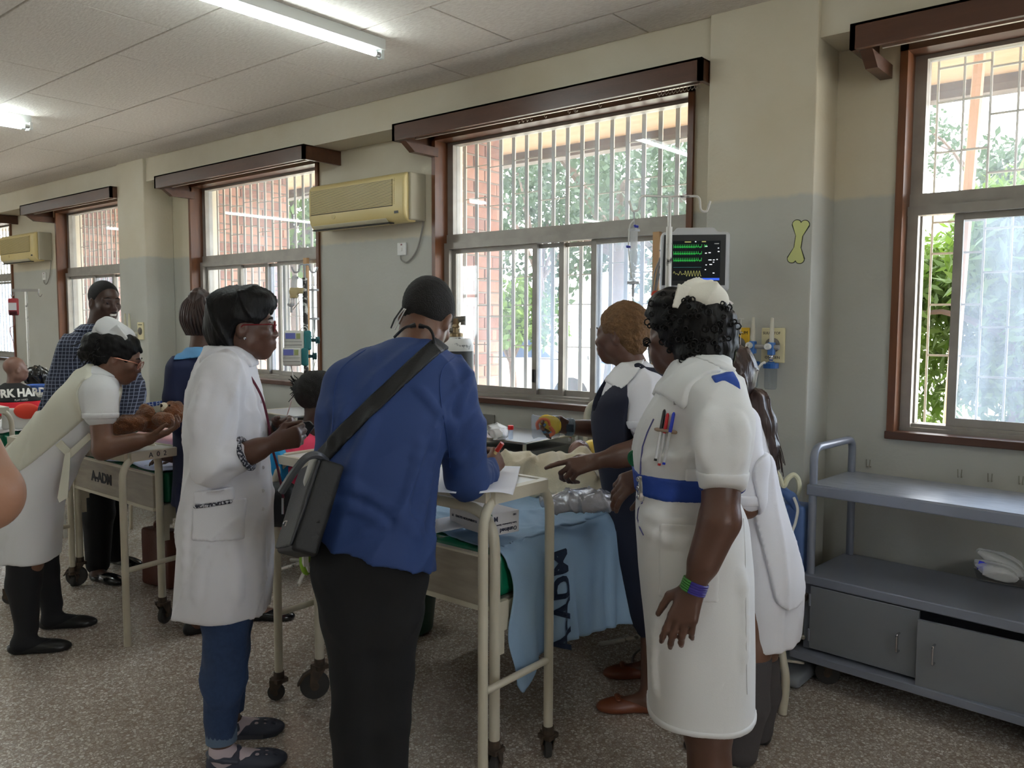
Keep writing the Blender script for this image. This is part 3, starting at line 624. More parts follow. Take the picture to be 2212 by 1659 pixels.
def cloth(name, f, nu, nv, mat, label=None, cat=None, thick=.003, parent=None):
    v = [f(i/(nu-1), j/(nv-1)) for j in range(nv) for i in range(nu)]
    fc = [(j*nu+i, j*nu+i+1, (j+1)*nu+i+1, (j+1)*nu+i) for j in range(nv-1) for i in range(nu-1)]
    o = mesh_obj(name, v, fc, mat, parent, True); md = o.modifiers.new('s', 'SOLIDIFY'); md.thickness = thick; md.offset = 1
    if label: tag(o, label, cat)
    return o
class Wave:
    def __init__(s, seed, f, n=6): r = np.random.default_rng(seed); s.k = r.normal(size=(n, 2)); s.k /= np.linalg.norm(s.k, axis=1)[:, None]; s.k *= (f*r.uniform(.5, 2, n))[:, None]; s.p = r.uniform(0, 6.3, n)
    def __call__(s, x, y): return float(np.sin(s.k@np.array([x, y])+s.p).mean())
    def crease(s, x, y): return float((np.maximum(0, 1-1.8*np.abs(np.sin(.5*(s.k@np.array([x, y]))+s.p)))**2).mean())
bed(-2.665, -1.735, 'cream hospital bed in the middle, with blue sheet and baby on it')
mattress(-2.665, -1.735, 'green vinyl mattress under the blue sheet and the baby')
bed(-4.87, -3.93, 'cream hospital bed with A-ADM stencilled foot panel, by the leaning nurse', 'A-ADM')
mattress(-4.87, -3.93, 'green vinyl mattress on the bed with the A-ADM panel')
# ---- draped blue sheet with stencilled letters on the part hanging down
w1, w2 = Wave(5, 14), Wave(6, 38); XE = -1.728
def sheet2(u, v):
    y = 2.055+1.42*v; edge = -.03*max(0, 1-v*8)
    ytw = y+.03*w1(u*1.2, v)*(1-v)
    yy = ytw + (.10*max(0, .55-u)/.55)*(1-min(1, v*3))
    Ltop = .90; L = Ltop + .40+.10*math.exp(-((v-.03)/.04)**2)-.02*math.sin(v*9)
    s = u*L; cr = .034*w1.crease(s*1.2, y*.8)+.016*w2.crease(s*.9, y*.8)
    if s < Ltop-.04: return (-2.62+s, yy, .7615+cr*(1 if v > .02 else .5))
    if s < Ltop+.05:
        a = (s-Ltop+.04)/.09*math.pi/2; r = .055; return (XE-.055+r*math.sin(a)+.003, yy, .7615-.055+r*math.cos(a)+cr*(1-a/1.6))
    h = s-Ltop-.05; fold = .020*math.sin(y*24+2.2*math.sin(y*6))*min(1, h*6)+.012*math.sin(y*55+h*5)*min(1, h*4)
    q_ = min(1, max(.12, (y-2.2)*5)); return (XE+.008+.05*h*q_+(abs(fold)+fold*.4)*(.35+.65*q_), yy+.10*h*(.5-v)*1.2+.01*math.sin(h*20), .7065-h)
sh2 = cloth('bed_sheet', sheet2, 110, 130, SHEETB, 'light blue bed sheet draped over the middle bed, hanging down its near side', 'bed sheet')
def on_sheet(o, y0, h0):
    for q in o.data.vertices:
        tx, ty, tz = q.co; h = h0-tx; y = y0-ty; v = (y-2.055)/1.42
        for _ in range(6):
            L = .90+.40+.10*math.exp(-((v-.03)/.04)**2)-.02*math.sin(v*9); p = sheet2((.95+h)/L, v); v += (y-p[1])/1.42
        q.co = (p[0]+.007, p[1], p[2])
    o.matrix_basis = Matrix()
def _sd(o):
    bm = bmesh.new(); bm.from_mesh(o.data); bmesh.ops.subdivide_edges(bm, edges=bm.edges[:], cuts=3, use_grid_fill=True); bm.to_mesh(o.data); bm.free()
md = text_obj('sheet_letters', 'A-ADM', (0, 0, 0), (1, 0, 0), (0, 1, 0), .115, M('sheet_ink', (44, 60, 88), .8), sh2, bold=.004, align='LEFT'); _sd(md); on_sheet(md, 2.33, .36)
# ---- cream blanket heaped on the bed
BLK = M('cream_fleece', (226, 216, 190), .9, var=(3, (210, 198, 170), .3), bump=(220, .25), sheen=.2)
s = SDF(); r = np.random.default_rng(11)
s.ell((-2.15, 2.95, .78), (.36, .46, .10), k=.05)
s.ell((-2.12, 3.20, .79), (.20, .24, .07), k=.06)
for px, py, d, a in [(1098, 1010, 3.55, (.10, .10, .10)), (1190, 1020, 3.72, (.16, .15, .065)), (1255, 1045, 3.45, (.15, .15, .075)), (1110, 1075, 3.15, (.13, .12, .07)), (1210, 1070, 3.2, (.15, .13, .07)), (1050, 1070, 3.2, (.1, .1, .06)), (1275, 1028, 3.6, (.12, .12, .06))]:
    c = at(px, py+12, d); s.ell(c, a, k=.06)
for i in range(30):
    px, py = r.uniform(1050, 1300), r.uniform(1000, 1085); d = 3.9-.0055*(py-985)-.1*r.random(); a = at(px, py, d); b_ = a+np.array([*r.normal(size=2)*.11, r.normal()*.02]); c_ = b_+np.array([*r.normal(size=2)*.10, -.03])
    s.path([a, (a+b_)/2+[.01, .02, .015], b_, c_], [.030, .040, .036, .022], k=.05)
s.cut((0, 0, .772), (0, 0, -1)); s.noise(.012, 21, seed=2); s.ridge(.009, 26, None, 5); s.ridge(.006, 46, None, 9); s.cut((0, 2.5, 0), (0, -1, .35), .03)
tag(s.obj('blanket', BLK, None, .009, .01), 'cream fleece blanket heaped over the baby on the middle bed', 'blanket')
# ---- sheets on the left bed
w3 = Wave(15, 12)
def sheet1(u, v):
    x = -4.85+.91*u; y = 2.03+1.6*v+.03*w3(u, v); return (x, y, .760+.03*w3.crease(u*.5, v*2.6)+(.006*math.sin(u*14+v*3)))
tag(cloth('bed_sheet', sheet1, 60, 70, M('pale_sheet', (196, 208, 232), .8, var=(5, (176, 192, 226)), bump=(120, .1))), 'pale lilac sheet on the bed with the A-ADM panel', 'bed sheet')
s = SDF(); a, b_ = np.array([-4.25, 2.24, .80]), np.array([-3.97, 2.30, .79]); s.path([a, (a+b_)/2, b_], [.028, .034, .02]); s.noise(.004, 60, seed=4)
tag(s.obj('rolled_cloth', M('red_cloth', (206, 44, 60), .8), None, .006), 'rolled red cloth on the left bed under the A 0 2 table', 'cloth')
s = SDF(); c = np.array([-4.02, 2.75, .82]); s.path([c-[.15, .05, 0], c, c+[.18, .1, 0]], [.06, .075, .06]); s.noise(.006, 40, seed=5)
tag(s.obj('rolled_cloth', M('coral_cloth', (240, 122, 112), .8), None, .008), 'rolled coral pink cloth on the left bed behind the table', 'cloth')
c = at(360, 940, 4.75); s = SDF(); s.ell(c, (.2, .16, .05)); s.noise(.008, 25, seed=8); tag(s.obj('blanket', M('pink_blanket', (246, 206, 208), .9), None, .01), 'pale pink folded blanket behind the A 0 2 table', 'blanket')
# ---- over-bed tables
def overbed(x0, x1, y0, y1, zt, label, yaw=0, text=None, castF=False):
    piv = np.array([x1, y0, 0]); c, s_ = math.cos(yaw), math.sin(yaw)
    def T(p): q = np.asarray(p, float)-piv; return piv+np.array([c*q[0]-s_*q[1], s_*q[0]+c*q[1], q[2]])
    t = thing('overbed_table', T(((x0+x1)/2, (y0+y1)/2, 0)), label, 'table', 'over-bed tables')
    for x in (x0, x1):
        w = MB(); w.tube([T(p) for p in bend([(x, y0, .012 if x == x1 else .1), (x, y0, zt-.012), (x, y1, zt-.012), (x, y1, .09)], .11)], .0165, 12); fr = w.build('leg_frame', CREAM, t, smooth=True)
        w = MB(); w.cyl(T((x, y0, .355)), T((x, y1, .355)), .0125, 10); w.build('crossbar', CREAM, fr, smooth=True)
        caster('caster', T((x, y1, 0)), .034, t, yaw=2.4)
        if x == x0: caster('caster', T((x, y0, 0)), .034, t, yaw=-2.4)
        else:
            w = MB(); w.cyl(T((x, y0, 0)), T((x, y0, .03)), .0175, 12); w.build('rubber_foot', CREAM, t)
    w = MB(); w.box((x0+.0, y0+.03, zt-.028), (x1, y1-.03, zt+.0), T=T); w.build('table_top', M('white_laminate', (222, 222, 220), .3), t)
    w = MB(); w.box((x1-.012, y0+.035, zt-.034), (x1+.02, y1-.035, zt+.006), T=T); w.box((x0-.02, y0+.035, zt-.034), (x0+.012, y1-.035, zt+.006), T=T); w.box((x0, y0+.012, zt-.03), (x1, y0+.032, zt+.004), T=T); w.box((x0, y1-.032, zt-.03), (x1, y1-.012, zt+.004), T=T); w.build('table_edge', CREAM, t)
    if text: text_obj('stencilled_letters', text, T((x1+.0215, y0+.17, zt-.013)), T((x1, y1, 0))-T((x1, y0, 0)), (0, 0, 1), .034, STENCIL, t)
    return t
overbed(-2.777, -1.683, 1.885, 2.225, .985, 'cream tubular over-bed table at the foot of the middle bed')
overbed(-4.84, -3.79, 1.755, 2.09, .895, 'cream over-bed table marked A 0 2 under the leaning nurse', yaw=math.radians(7), text='A  0  2')
# ---- grey trolley at the right
TGREY = M('trolley_grey', (138, 143, 156), .3, .15, var=(3, (124, 129, 142), .3)); TDOOR = M('trolley_door', (128, 131, 136), .4, .1, var=(3, (118, 121, 127)))
TTOP = M('worn_steel_top', (176, 182, 192), .28, .45, var=(6, (128, 136, 150), .3), stretch=(2, 9, 1))
ty = math.radians(-4.5); tc_, ts_ = math.cos(ty), math.sin(ty); TO = np.array([-1.238, 3.40, 0])
def TT(p): return TO+np.array([tc_*p[0]-ts_*p[1], ts_*p[0]+tc_*p[1], p[2]])
t = thing('steel_trolley', TT((.55, .23, 0)), 'long grey steel trolley with cupboard doors against the wall at the right', 'trolley'); TW, TD = 1.06, .44
w = MB(); w.box((0, 0, .803), (TW, TD, .848), T=TT, bev=.005); w.build('top_edge', TGREY, t)
w = MB(); w.box((.006, .006, .846), (TW-.006, TD-.006, .851), T=TT); w.build('top_shelf', TTOP, t)
w = MB(); w.box((-.008, -.012, .432), (TW+.008, TD, .472), T=TT, bev=.005); w.build('middle_shelf', TGREY, t)
w = MB(); w.box((.005, .02, .155), (.02, TD-.01, .435), T=TT); w.box((TW-.02, .02, .155), (TW-.005, TD-.01, .435), T=TT); w.box((.005, TD-.02, .155), (TW-.005, TD-.005, .435), T=TT); w.box((.005, .005, .155), (.032, .022, .435), T=TT); w.box((.02, .2, .16), (TW-.02, TD-.02, .17), T=TT); w.build('cupboard_shell', TGREY, t)
w = MB(); w.box((-.03, -.05, .118), (TW+.03, TD+.02, .152), T=TT, bev=.004); w.build('base_platform', TGREY, t)
for x in (.02, TW-.02):
    for y in (.02, TD-.02):
        w = MB(); w.cyl(TT((x, y, .47)), TT((x, y, .805)), .017, 12); w.build('post', TGREY, t, smooth=True)
for x in (.02, TW-.02):
    w = MB(); w.tube([TT(p) for p in bend([(x, .02, .845), (x, .02, 1.0), (x, TD-.03, 1.0), (x, TD-.03, .845)], .055)], .0165, 12); w.build('push_handle', TGREY, t, smooth=True)
def tdoor(x0, x1, z0, z1, hx, hinge, open_):
    def D(p):
        q = np.array([p[0]-hinge, p[1]-.004, p[2]]); a = open_; return TT((hinge+math.cos(a)*q[0]-math.sin(a)*q[1], .004+math.sin(a)*q[0]+math.cos(a)*q[1], p[2]))
    w = MB(); w.box((x0, -.012, z0), (x1, .004, z1), T=D, bev=.002); d = w.build('cupboard_door', TDOOR, t)
    w = MB(); w.tube([D(q) for q in bend([(hx, -.012, .255), (hx, -.04, .255), (hx, -.04, .325), (hx, -.012, .325)], .01, 4)], .0045, 8); w.build('door_handle', CHROME, d, smooth=True)
    for z in (.22, .37): w = MB(); w.cyl(D((hinge, -.014, z-.025)), D((hinge, -.014, z+.025)), .005, 8); w.build('hinge', TGREY, d)
tdoor(.036, .462, .165, .428, .395, .036, 0); tdoor(.466, TW-.02, .150, .405, .53, TW-.02, math.radians(3.2))
for x, y in ((.07, .06), (TW-.17, .06), (.07, TD-.06), (TW-.17, TD-.06)): caster('caster', TT((x, y, 0)), .050, t, yaw=.3)
# steel tray with packets on the middle shelf
c = on_z(2185, 1262, .475); STEEL = M('brushed_steel', (168, 166, 160), .35, .9)
t = thing('steel_tray', c, 'shallow steel tray on the middle shelf of the grey trolley', 'tray'); w = MB()
x0, x1, y0, y1 = c[0]-.13, c[0]+.24, c[1]-.03, c[1]+.2
w.box((x0+.01, y0+.01, .474), (x1-.01, y1-.01, .477))
for a, b_, dx, dy in (((x0, y0), (x1, y0), 0, 1), ((x0, y1), (x1, y1), 0, -1), ((x0, y0), (x0, y1), 1, 0), ((x1, y0), (x1, y1), -1, 0)):
    o = .012; A0 = np.array([a[0]+o*(1 if dx == 0 else dx), a[1]+o*(1 if dy == 0 else dy), .475]); B0 = np.array([b_[0]-o*(1 if dx == 0 else -dx), b_[1]-o*(1 if dy == 0 else -dy), .475])
    w.add([A0, B0, (b_[0], b_[1], .522), (a[0], a[1], .522), A0+[dx*.002, dy*.002, .001], B0+[dx*.002, dy*.002, .001], (b_[0]+dx*.002, b_[1]+dy*.002, .522), (a[0]+dx*.002, a[1]+dy*.002, .522)], [(0, 1, 2, 3), (7, 6, 5, 4), (3, 2, 6, 7)])
w.tube([(x0, y0, .522), (x1, y0, .522), (x1, y1, .522), (x0, y1, .522)], .003, 6, closed=True); w.build('tray_pan', STEEL, t)
PLAST = M('clear_plastic', (206, 208, 210), .2, alpha=.42)
def packet(p, q, wd, th, seed, label, cap=None):
    d = nrm(q-p); t_ = thing('plastic_packet', (p+q)/2, label, 'packet'); s = SDF(); side = nrm(np.cross(d, ZZ)); L = np.linalg.norm(q-p)
    s.loft([(p, wd*.35, th*.25), (p+d*L*.2, wd*.8, th*.7), (p+d*L*.5, wd, th), (p+d*L*.85, wd, th*.8), (q, wd*.9, th*.3)], side, pw=2.6, rnd=.003); s.ridge(.006, 70, d, seed); s.obj('clear_wrapper', PLAST, t_, .004)
    s = SDF(); s.loft([(p+d*L*.25, wd*.4, th*.5), (p+d*L*.8, wd*.5, th*.5)], side, pw=2.4, rnd=.004); s.obj('wrapped_bottle', M('milky_plastic', (190, 190, 188), .4), t_, .004)
    if cap: w = MB(); w.cyl(p+d*.01, p+d*.035, .017, 12); w.build('blue_cap', M('cap_blue', (24, 38, 190), .35), t_)
packet(at(2112, 1190, 3.05), at(2212, 1242, 2.98), .042, .026, 1, 'clear plastic packet propped on top in the steel tray')
packet(at(2106, 1218, 3.0), at(2195, 1246, 2.93), .04, .022, 2, 'clear plastic packet with a blue cap in the steel tray', cap=True)
# ---- split air conditioners
ACC = M('aged_cream_plastic', (226, 208, 150), .38, var=(3, (216, 194, 130), .3)); ACB = M('ac_back', (176, 170, 150), .5); ACG = M('ac_slot', (52, 46, 30), .8)
def aircon(x0, label):
    x1 = x0+1.025; y0, z0, z1 = 3.745, 2.165, 2.485; t = thing('air_conditioner', ((x0+x1)/2, 3.85, z0), label, 'air conditioner', 'wall air conditioners')
    w = MB(); w.box((x0+.012, 3.79, z0+.012), (x1-.0, YW, z1), bev=.008); w.build('back_casing', ACB, t)
    s = SDF(); n = 24
    prof = [(3.82, z1), (3.775, z1), (3.752, z1-.02), (y0, z1-.06), (y0, z0+.10), (3.752, z0+.05), (3.77, z0+.02), (3.80, z0), (3.86, z0), (3.86, z1)]
    w = MB(); w.prism([(x0, y, z) for y, z in prof], (1, 0, 0), x1-x0-.02); o = w.build('front_cover', ACC, t); md = o.modifiers.new('b', 'BEVEL'); md.width = .012; md.segments = 3; smooth_by_angle(o)
    gx0, gx1 = x0+.03, x1-.125; w = MB(); w.box((gx0, y0-.002, z0+.105), (gx1, y0+.001, z1-.04)); w.build('grille_opening', ACG, t)
    w = MB(); k = 24
    for i in range(k):
        z = z0+.110+(z1-z0-.155)*i/(k-1); w.box((gx0, y0-.006, z), (gx1, y0-.001, z+.0042))
    for i in range(14): z = z0+.115+(z1-z0-.16)*i/13; w.box((gx1+.004, y0-.003, z), (gx1+.018, y0+.001, z+.008))
    w.box((gx0-.004, y0-.008, z0+.1), (gx0, y0+.002, z1-.036)); w.build('grille_slats', ACC, t, kind='stuff')
    w = MB(); w.box((x0+.03, 3.755, z0-.004), (x1-.17, 3.80, z0+.004)); w.build('outlet_slot', M('slot_dark', (50, 46, 38), .8), t)
    w = MB(); w.prism([(x0+.04, 3.750, z0+.028), (x0+.04, 3.785, z0-.006), (x0+.04, 3.789, z0-.003), (x0+.04, 3.754, z0+.032)], (1, 0, 0), x1-x0-.24); w.build('air_flap', M('flap_white', (226, 218, 190), .4), t)
    w = MB(); w.box((x1-.115, y0+.004, z0+.055), (x1-.075, y0+.02, z0+.085)); w.build('display_window', BLACKP, t)
    w = MB(); w.lathe((x0+.28, y0+.005, z0+.085), (0, -1, 0), [(.022, 0), (.022, .004), (.001, .004)], 16); w.build('badge', M('ac_badge', (200, 180, 120), .4), t)
    cx = x1-.0; sw = on_y(870, 538, YW) if x0 > -6 else on_y(870, 538, YW)-[5.98, 0, 0]
    g = thing('wall_switch', sw, ('white fused switch with cable under the middle air conditioner' if x0 > -6 else 'white fused switch under the far left air conditioner'), 'switch', 'air conditioner switches')
    w = MB(); w.box((sw[0]-.043, YW-.012, sw[2]-.043), (sw[0]+.043, YW, sw[2]+.043), bev=.003); w.build('switch_plate', WHITEP, g)
    w = MB(); w.box((sw[0]-.008, YW-.018, sw[2]-.016), (sw[0]+.008, YW-.01, sw[2]+.010), bev=.002); w.build('rocker', WHITEP, g); w = MB(); w.box((sw[0]-.008, YW-.0135, sw[2]+.024), (sw[0]+.008, YW-.01, sw[2]+.034)); w.build('indicator', M('dark_red', (90, 24, 20), .3), g)
    tube_obj('cable', spline([(sw[0]-.01, YW-.01, sw[2]-.045), (sw[0]+.0, YW-.012, sw[2]-.075), (sw[0]+.06, YW-.012, sw[2]-.09), (sw[0]+.14, YW-.012, sw[2]-.03), (sw[0]+.185, YW-.012, sw[2]+.06), (x1-.01, YW-.012, z0+.02)], 6), .0055, M('cable_grey', (150, 146, 138), .6), g)
aircon(-5.045, 'yellowed split air conditioner on the wall between the two middle windows'); aircon(-11.03, 'yellowed split air conditioner at the far left')
# ---- bedside lockers
def locker(x0, y0, z1, label, w_=.46, d=.46, yaw=0):
    c, s_ = math.cos(yaw), math.sin(yaw); T = lambda p: np.array([x0+c*p[0]-s_*p[1], y0+s_*p[0]+c*p[1], p[2]]); t = thing('bedside_locker', T((w_/2, d/2, 0)), label, 'locker', 'bedside lockers')
    w = MB(); w.box((.02, .025, .14), (w_-.02, d-.01, z1-.06), T=T); w.build('cabinet_body', M('locker_grey', (126, 126, 124), .5), t)
    w = MB(); w.box((.0, 0, z1-.012), (w_, d, z1), T=T); w.build('locker_top', M('locker_top_steel', (176, 178, 182), .3, .5), t)
    w = MB(); w.tube([T(p) for p in ((0, 0, z1-.004), (w_, 0, z1-.004), (w_, d, z1-.004), (0, d, z1-.004))], .012, 8, closed=True); w.build('top_rail', CREAM, t, smooth=True)
    for x in (.01, w_-.01):
        for y in (.01, d-.01): w = MB(); w.cyl(T((x, y, .02)), T((x, y, z1-.01)), .011, 10); w.build('leg', CREAM, t, smooth=True)
    w = MB(); w.box((.035, .018, .16), (w_-.035, .026, z1-.2), T=T); d_ = w.build('door', M('locker_door', (112, 114, 116), .5), t); w = MB(); w.box((w_-.08, .008, .4), (w_-.06, .02, .46), T=T); w.build('handle', CHROME, d_)
    return t
locker(-3.20, 3.40, .875, 'grey bedside locker with steel top left of the baby, against the wall', .46, .46)
locker(-5.23, 3.38, .865, 'grey bedside locker under the window behind the seated person', .5, .5)
# ================================================================== medical equipment and wall fittings
POLEW = M('chipped_white_pole', (222, 220, 214), .35, .3, var=(26, (70, 64, 60), .06, .66)); TUBEC = M('clear_tubing', (226, 226, 220), .35, alpha=.75); GREYP = M('grey_plastic', (180, 182, 186), .45)
def burette(parent, top, L, mat_body=None):
    """drip chamber hanging straight down from top"""
    p = np.asarray(top, float); w = MB(); w.lathe(p-[0, 0, .06], (0, 0, -1), [(.001, 0), (.010, .004), (.017, .02), (.017, L), (.008, L+.015), (.001, L+.02)], 14); a = w.build('drip_chamber', M('chamber_plastic', (224, 226, 228), .25, alpha=.5), parent, smooth=True)
    w = MB(); w.cyl(p-[0, 0, 0.001], p-[0, 0, .06], .003, 6); w.box(p+[-.019, -.019, -.085], p+[.019, .019, -.074]); w.build('top_fitting', GREYP, parent); w = MB(); w.box(p+[-.019, -.019, -L-.075], p+[.019, .019, -L-.062]); w.cyl(p-[0, 0, L+.06], p-[0, 0, L+.13], .006, 8); w.build('lower_fitting', GREYP, parent)
    return p-np.array([0, 0, L+.13])
def iv_hooks(t, p, wd, mat, drop=.06):
    """a two-armed hook head on the pole top p, spread along the level view direction"""
    x = HR; q = np.asarray(p, float)
    for s in (-1, 1):
        w = MB(); w.tube(bend([q, q+x*s*(wd-.035)+[0, 0, .004], q+x*s*(wd-.03)-[0, 0, drop], q+x*s*(wd-.002)-[0, 0, drop+.006], q+x*s*(wd+.012)-[0, 0, drop*.3]], .022, 5), .005, 7); w.build('hook_arm', mat, t, smooth=True)
# ---- drip stand in front of the pier, with monitor behind
dR = 3.62; pt = at(1447, 425, dR); fl = np.array([pt[0], pt[1], 0])
t = thing('drip_stand', fl, 'chipped white drip stand with hooks in front of the patient monitor', 'drip stand', 'drip stands')
w = MB(); w.cyl(fl+[0, 0, .1], [fl[0], fl[1], pt[2]-.13], .014, 10); w.build('lower_pole', POLEW, t, smooth=True); w = MB(); w.cyl([fl[0], fl[1], pt[2]-.14], pt, .008, 8); w.build('upper_pole', POLEW, t, smooth=True)
iv_hooks(t, pt, .165, POLEW)
for k in range(5):
    a = k*2*math.pi/5; w = MB(); e = fl+[.28*math.cos(a), .28*math.sin(a), .05]; w.tube([fl+[0, 0, .11], e], .011, 8); w.build('foot', POLEW, t, smooth=True)
e = at(1372, 460, dR); g = thing('drip_set', e, 'clear drip chamber and line hanging from the left hook of the right drip stand', 'drip set', 'drip sets'); end = burette(g, at(1370, 457, dR), .24)
tube_obj('drip_line', spline([end, end-[0, 0, .1], end-[.01, 0, .25], end-[.02, .03, .5], at(1290, 960, 4.0)], 8), .0025, TUBEC, g)
tube_obj('clamp_line', spline([at(1370, 475, dR), at(1360, 490, dR), at(1358, 540, dR), at(1364, 600, dR)], 6), .003, TUBEC, g)
w = MB(); c = at(1374, 489, dR); w.cyl(c-[0, .01, 0], c+[0, .01, 0], .007, 8); c = at(1357, 533, dR); w.cyl(c-[0, .01, 0], c+[0, .01, 0], .006, 8); w.build('blue_clamp', M('clamp_blue', (40, 50, 160), .4), g)
# ---- patient monitor
def screen_mat():
    return M('monitor_screen', (8, 10, 12), .12, emit=((16, 20, 24), .5))
dM = 3.72; c0 = at(1500, 562, dM); fn = nrm(-HA*.95-HR*.12); sx = nrm(np.cross(ZZ, -fn)); sx = nrm(np.array([-fn[1], fn[0], 0])); sx = sx if sx@HR > 0 else -sx
t = thing('patient_monitor', c0-[0, 0, .13], 'grey patient monitor with green traces on its dark screen, mounted on the pier', 'monitor')
def F(x, y, z): return c0+sx*x+fn*y+ZZ*z
w = MB(); tilt = .02
w.prism([F(-.142, 0, -.112), F(.135, 0, -.112), F(.135, 0, .112), F(-.135, 0, .112)], fn, .008); w.build('screen_bezel', BLACKP, t)
s = SDF(); R = np.stack([sx, fn, ZZ], 1); s.box(F(0.004, -.055, -.006), (.152, .055, .132), R, .016); s.box(F(.004, -.05, .125), (.09, .04, .022), R, .015, k=.02); s.obj('monitor_case', M('monitor_grey', (206, 208, 212), .4), t, .006, .02)
w = MB(); w.prism([F(-.095, .0085, -.092), F(.112, .0085, -.092), F(.112, .0085, .085), F(-.095, .0085, .085)], fn, .001); scr = w.build('screen', screen_mat(), t)
GRN = M('trace_green', (40, 160, 60), .4, emit=((50, 190, 80), .55)); YEL = M('trace_yellow', (150, 150, 90), .4, emit=((170, 168, 96), .5)); WHT = M('readout_white', (220, 220, 220), .4, emit=((220, 224, 228), .6)); BLU = M('readout_blue', (40, 80, 190), .4, emit=((50, 90, 210), .6))
def trace(name, z, f, mat, n=240, x0=-.093, x1=.03, th=.0012): tube_obj(name, [F(x0+(x1-x0)*i/(n-1), .0105, z+f(i/(n-1))) for i in range(n)], th*.55, mat, scr, 4)
ecg = lambda a: (lambda u: a*((.012 if (u*16) % 1 < .06 else (-.006 if (u*16) % 1 < .12 else .0025*math.sin((u*16 % 1)*6.3)))))
trace('ecg_trace', .058, ecg(.9), GRN); trace('ecg_trace', .028, ecg(.9), GRN); trace('ecg_trace', -.002, ecg(1), GRN); trace('pleth_trace', -.032, lambda u: 0, M('trace_cyan', (60, 110, 110), .4, emit=((70, 120, 120), .4)), 8)
trace('resp_trace', -.060, lambda u: (.012*math.sin(u*62) if u > .42 else .010*math.sin(u*44)*math.cos(u*13)), YEL)
for x, z, ww, m in [(-.045, .078, .028, YEL), (.0, .079, .006, WHT), (.03, .079, .018, YEL), (.045, .058, .01, WHT), (.045, .028, .008, WHT), (.06, .03, .01, WHT), (.1, .035, .008, WHT), (.06, -.002, .014, WHT), (.08, -.002, .008, WHT), (.048, -.024, .006, WHT), (.065, -.022, .012, WHT), (.08, -.012, .006, WHT), (.045, -.045, .006, WHT), (.08, -.06, .008, WHT), (.1, .05, .006, WHT), (.095, .0, .006, WHT), (.085, .07, .02, GREYP)]:
    w = MB(); w.prism([F(x, .0098, z), F(x+ww, .0098, z), F(x+ww, .0098, z+.004), F(x, .0098, z+.004)], fn, .0006); w.build('readout', m, scr)
w = MB(); w.prism([F(.03, .0098, -.09), F(.11, .0098, -.09), F(.11, .0098, -.080), F(.03, .0098, -.080)], fn, .0006); w.build('status_bar', BLU, scr)
text_obj('reading', '24', F(.046, .0105, .062), sx, ZZ, .014, GRN, scr)
w = MB(); w.tube([F(0, -.1, -.03), F(.02, -.24, -.05)], .02, 8); w.build('wall_arm', GREYP, t)
CAB = M('monitor_cable', (150, 150, 150), .5)
for i, (py, px) in enumerate([(560, 1420), (575, 1424), (610, 1421), (640, 1418)]):
    tube_obj('sensor_cable', spline([F(-.15, -.06, .05-.035*i), at(1428-4*i, py-8, dM+.1), at(px-8, py+40, dM+.1), at(1406-2*i, 700+15*i, dM+.1), at(1408+4*i, 900, dM+.1), at(1420, 1000, 3.9)], 8), .0035, CAB, t)
w = MB(); c = at(1416, 637, dM+.05); w.lathe(c+HA*.006, -HA, [(.018, 0), (.02, .004), (.02, .01), (.001, .012)], 14); w.build('red_cable_clip', M('clip_red', (214, 70, 40), .4), t)
# ---- gas outlets and suction jars on the pier
def plate(x0, x1, z0, z1, mat, name, label):
    t = thing('outlet_plate', ((x0+x1)/2, YC-.01, z0), label, 'outlet plate'); w = MB(); w.box((x0, YC-.012, z0), (x1, YC, z1), bev=.004); w.build('plate', mat, t)
    cx, cz = (x0+x1)/2, (z0+z1)/2; w = MB(); w.lathe((cx, YC-.012, cz), (0, -1, 0), [(.034, 0), (.034, .006), (.026, .012), (.018, .012), (.016, .004), (.001, .004)], 20); w.build('socket', M('socket_grey', (110, 104, 98), .4), t, smooth=True)
    w = MB(); w.lathe((cx, YC-.014, cz), (0, -1, 0), [(.012, 0), (.012, .01), (.001, .01)], 12); w.build('probe_hole', BLACKP, t)
    return t, cx
INK = M('plate_ink', (50, 44, 40), .6)
t, cx = plate(-1.715, -1.615, 1.335, 1.492, M('vacuum_yellow', (236, 190, 40), .5), 'v', 'yellow VACUUM outlet plate on the pier, partly behind the nurse with white cap')
text_obj('letters', 'VACUUM', (cx, YC-.0125, 1.468), (1, 0, 0), (0, 0, 1), .021, INK, t)
t, cx = plate(-1.556, -1.447, 1.335, 1.492, M('oxygen_cream', (232, 222, 180), .5), 'o', 'cream SUURSTOF and OXYGEN outlet plate on the pier')
text_obj('letters', 'SUURSTOF', (cx-.006, YC-.0125, 1.468), (1, 0, 0), (0, 0, 1), .017, INK, t); text_obj('letters', 'OXYGEN', (cx, YC-.0125, 1.358), (1, 0, 0), (0, 0, 1), .017, INK, t)
FB = M('fitting_blue', (70, 120, 190), .35); JB = M('jar_lid_blue', (28, 88, 160), .35); JAR = glassy('jar_plastic', (240, 243, 246), .05)
w = MB(); w.cyl((-1.60, 3.60, 1.408), (-1.452, 3.60, 1.406), .011, 10); o = w.build('manifold_bar', M('bar_grey', (166, 162, 158), .4, .3), None, smooth=True); tag(o, 'grey manifold bar joining the two suction jars', 'pipe')
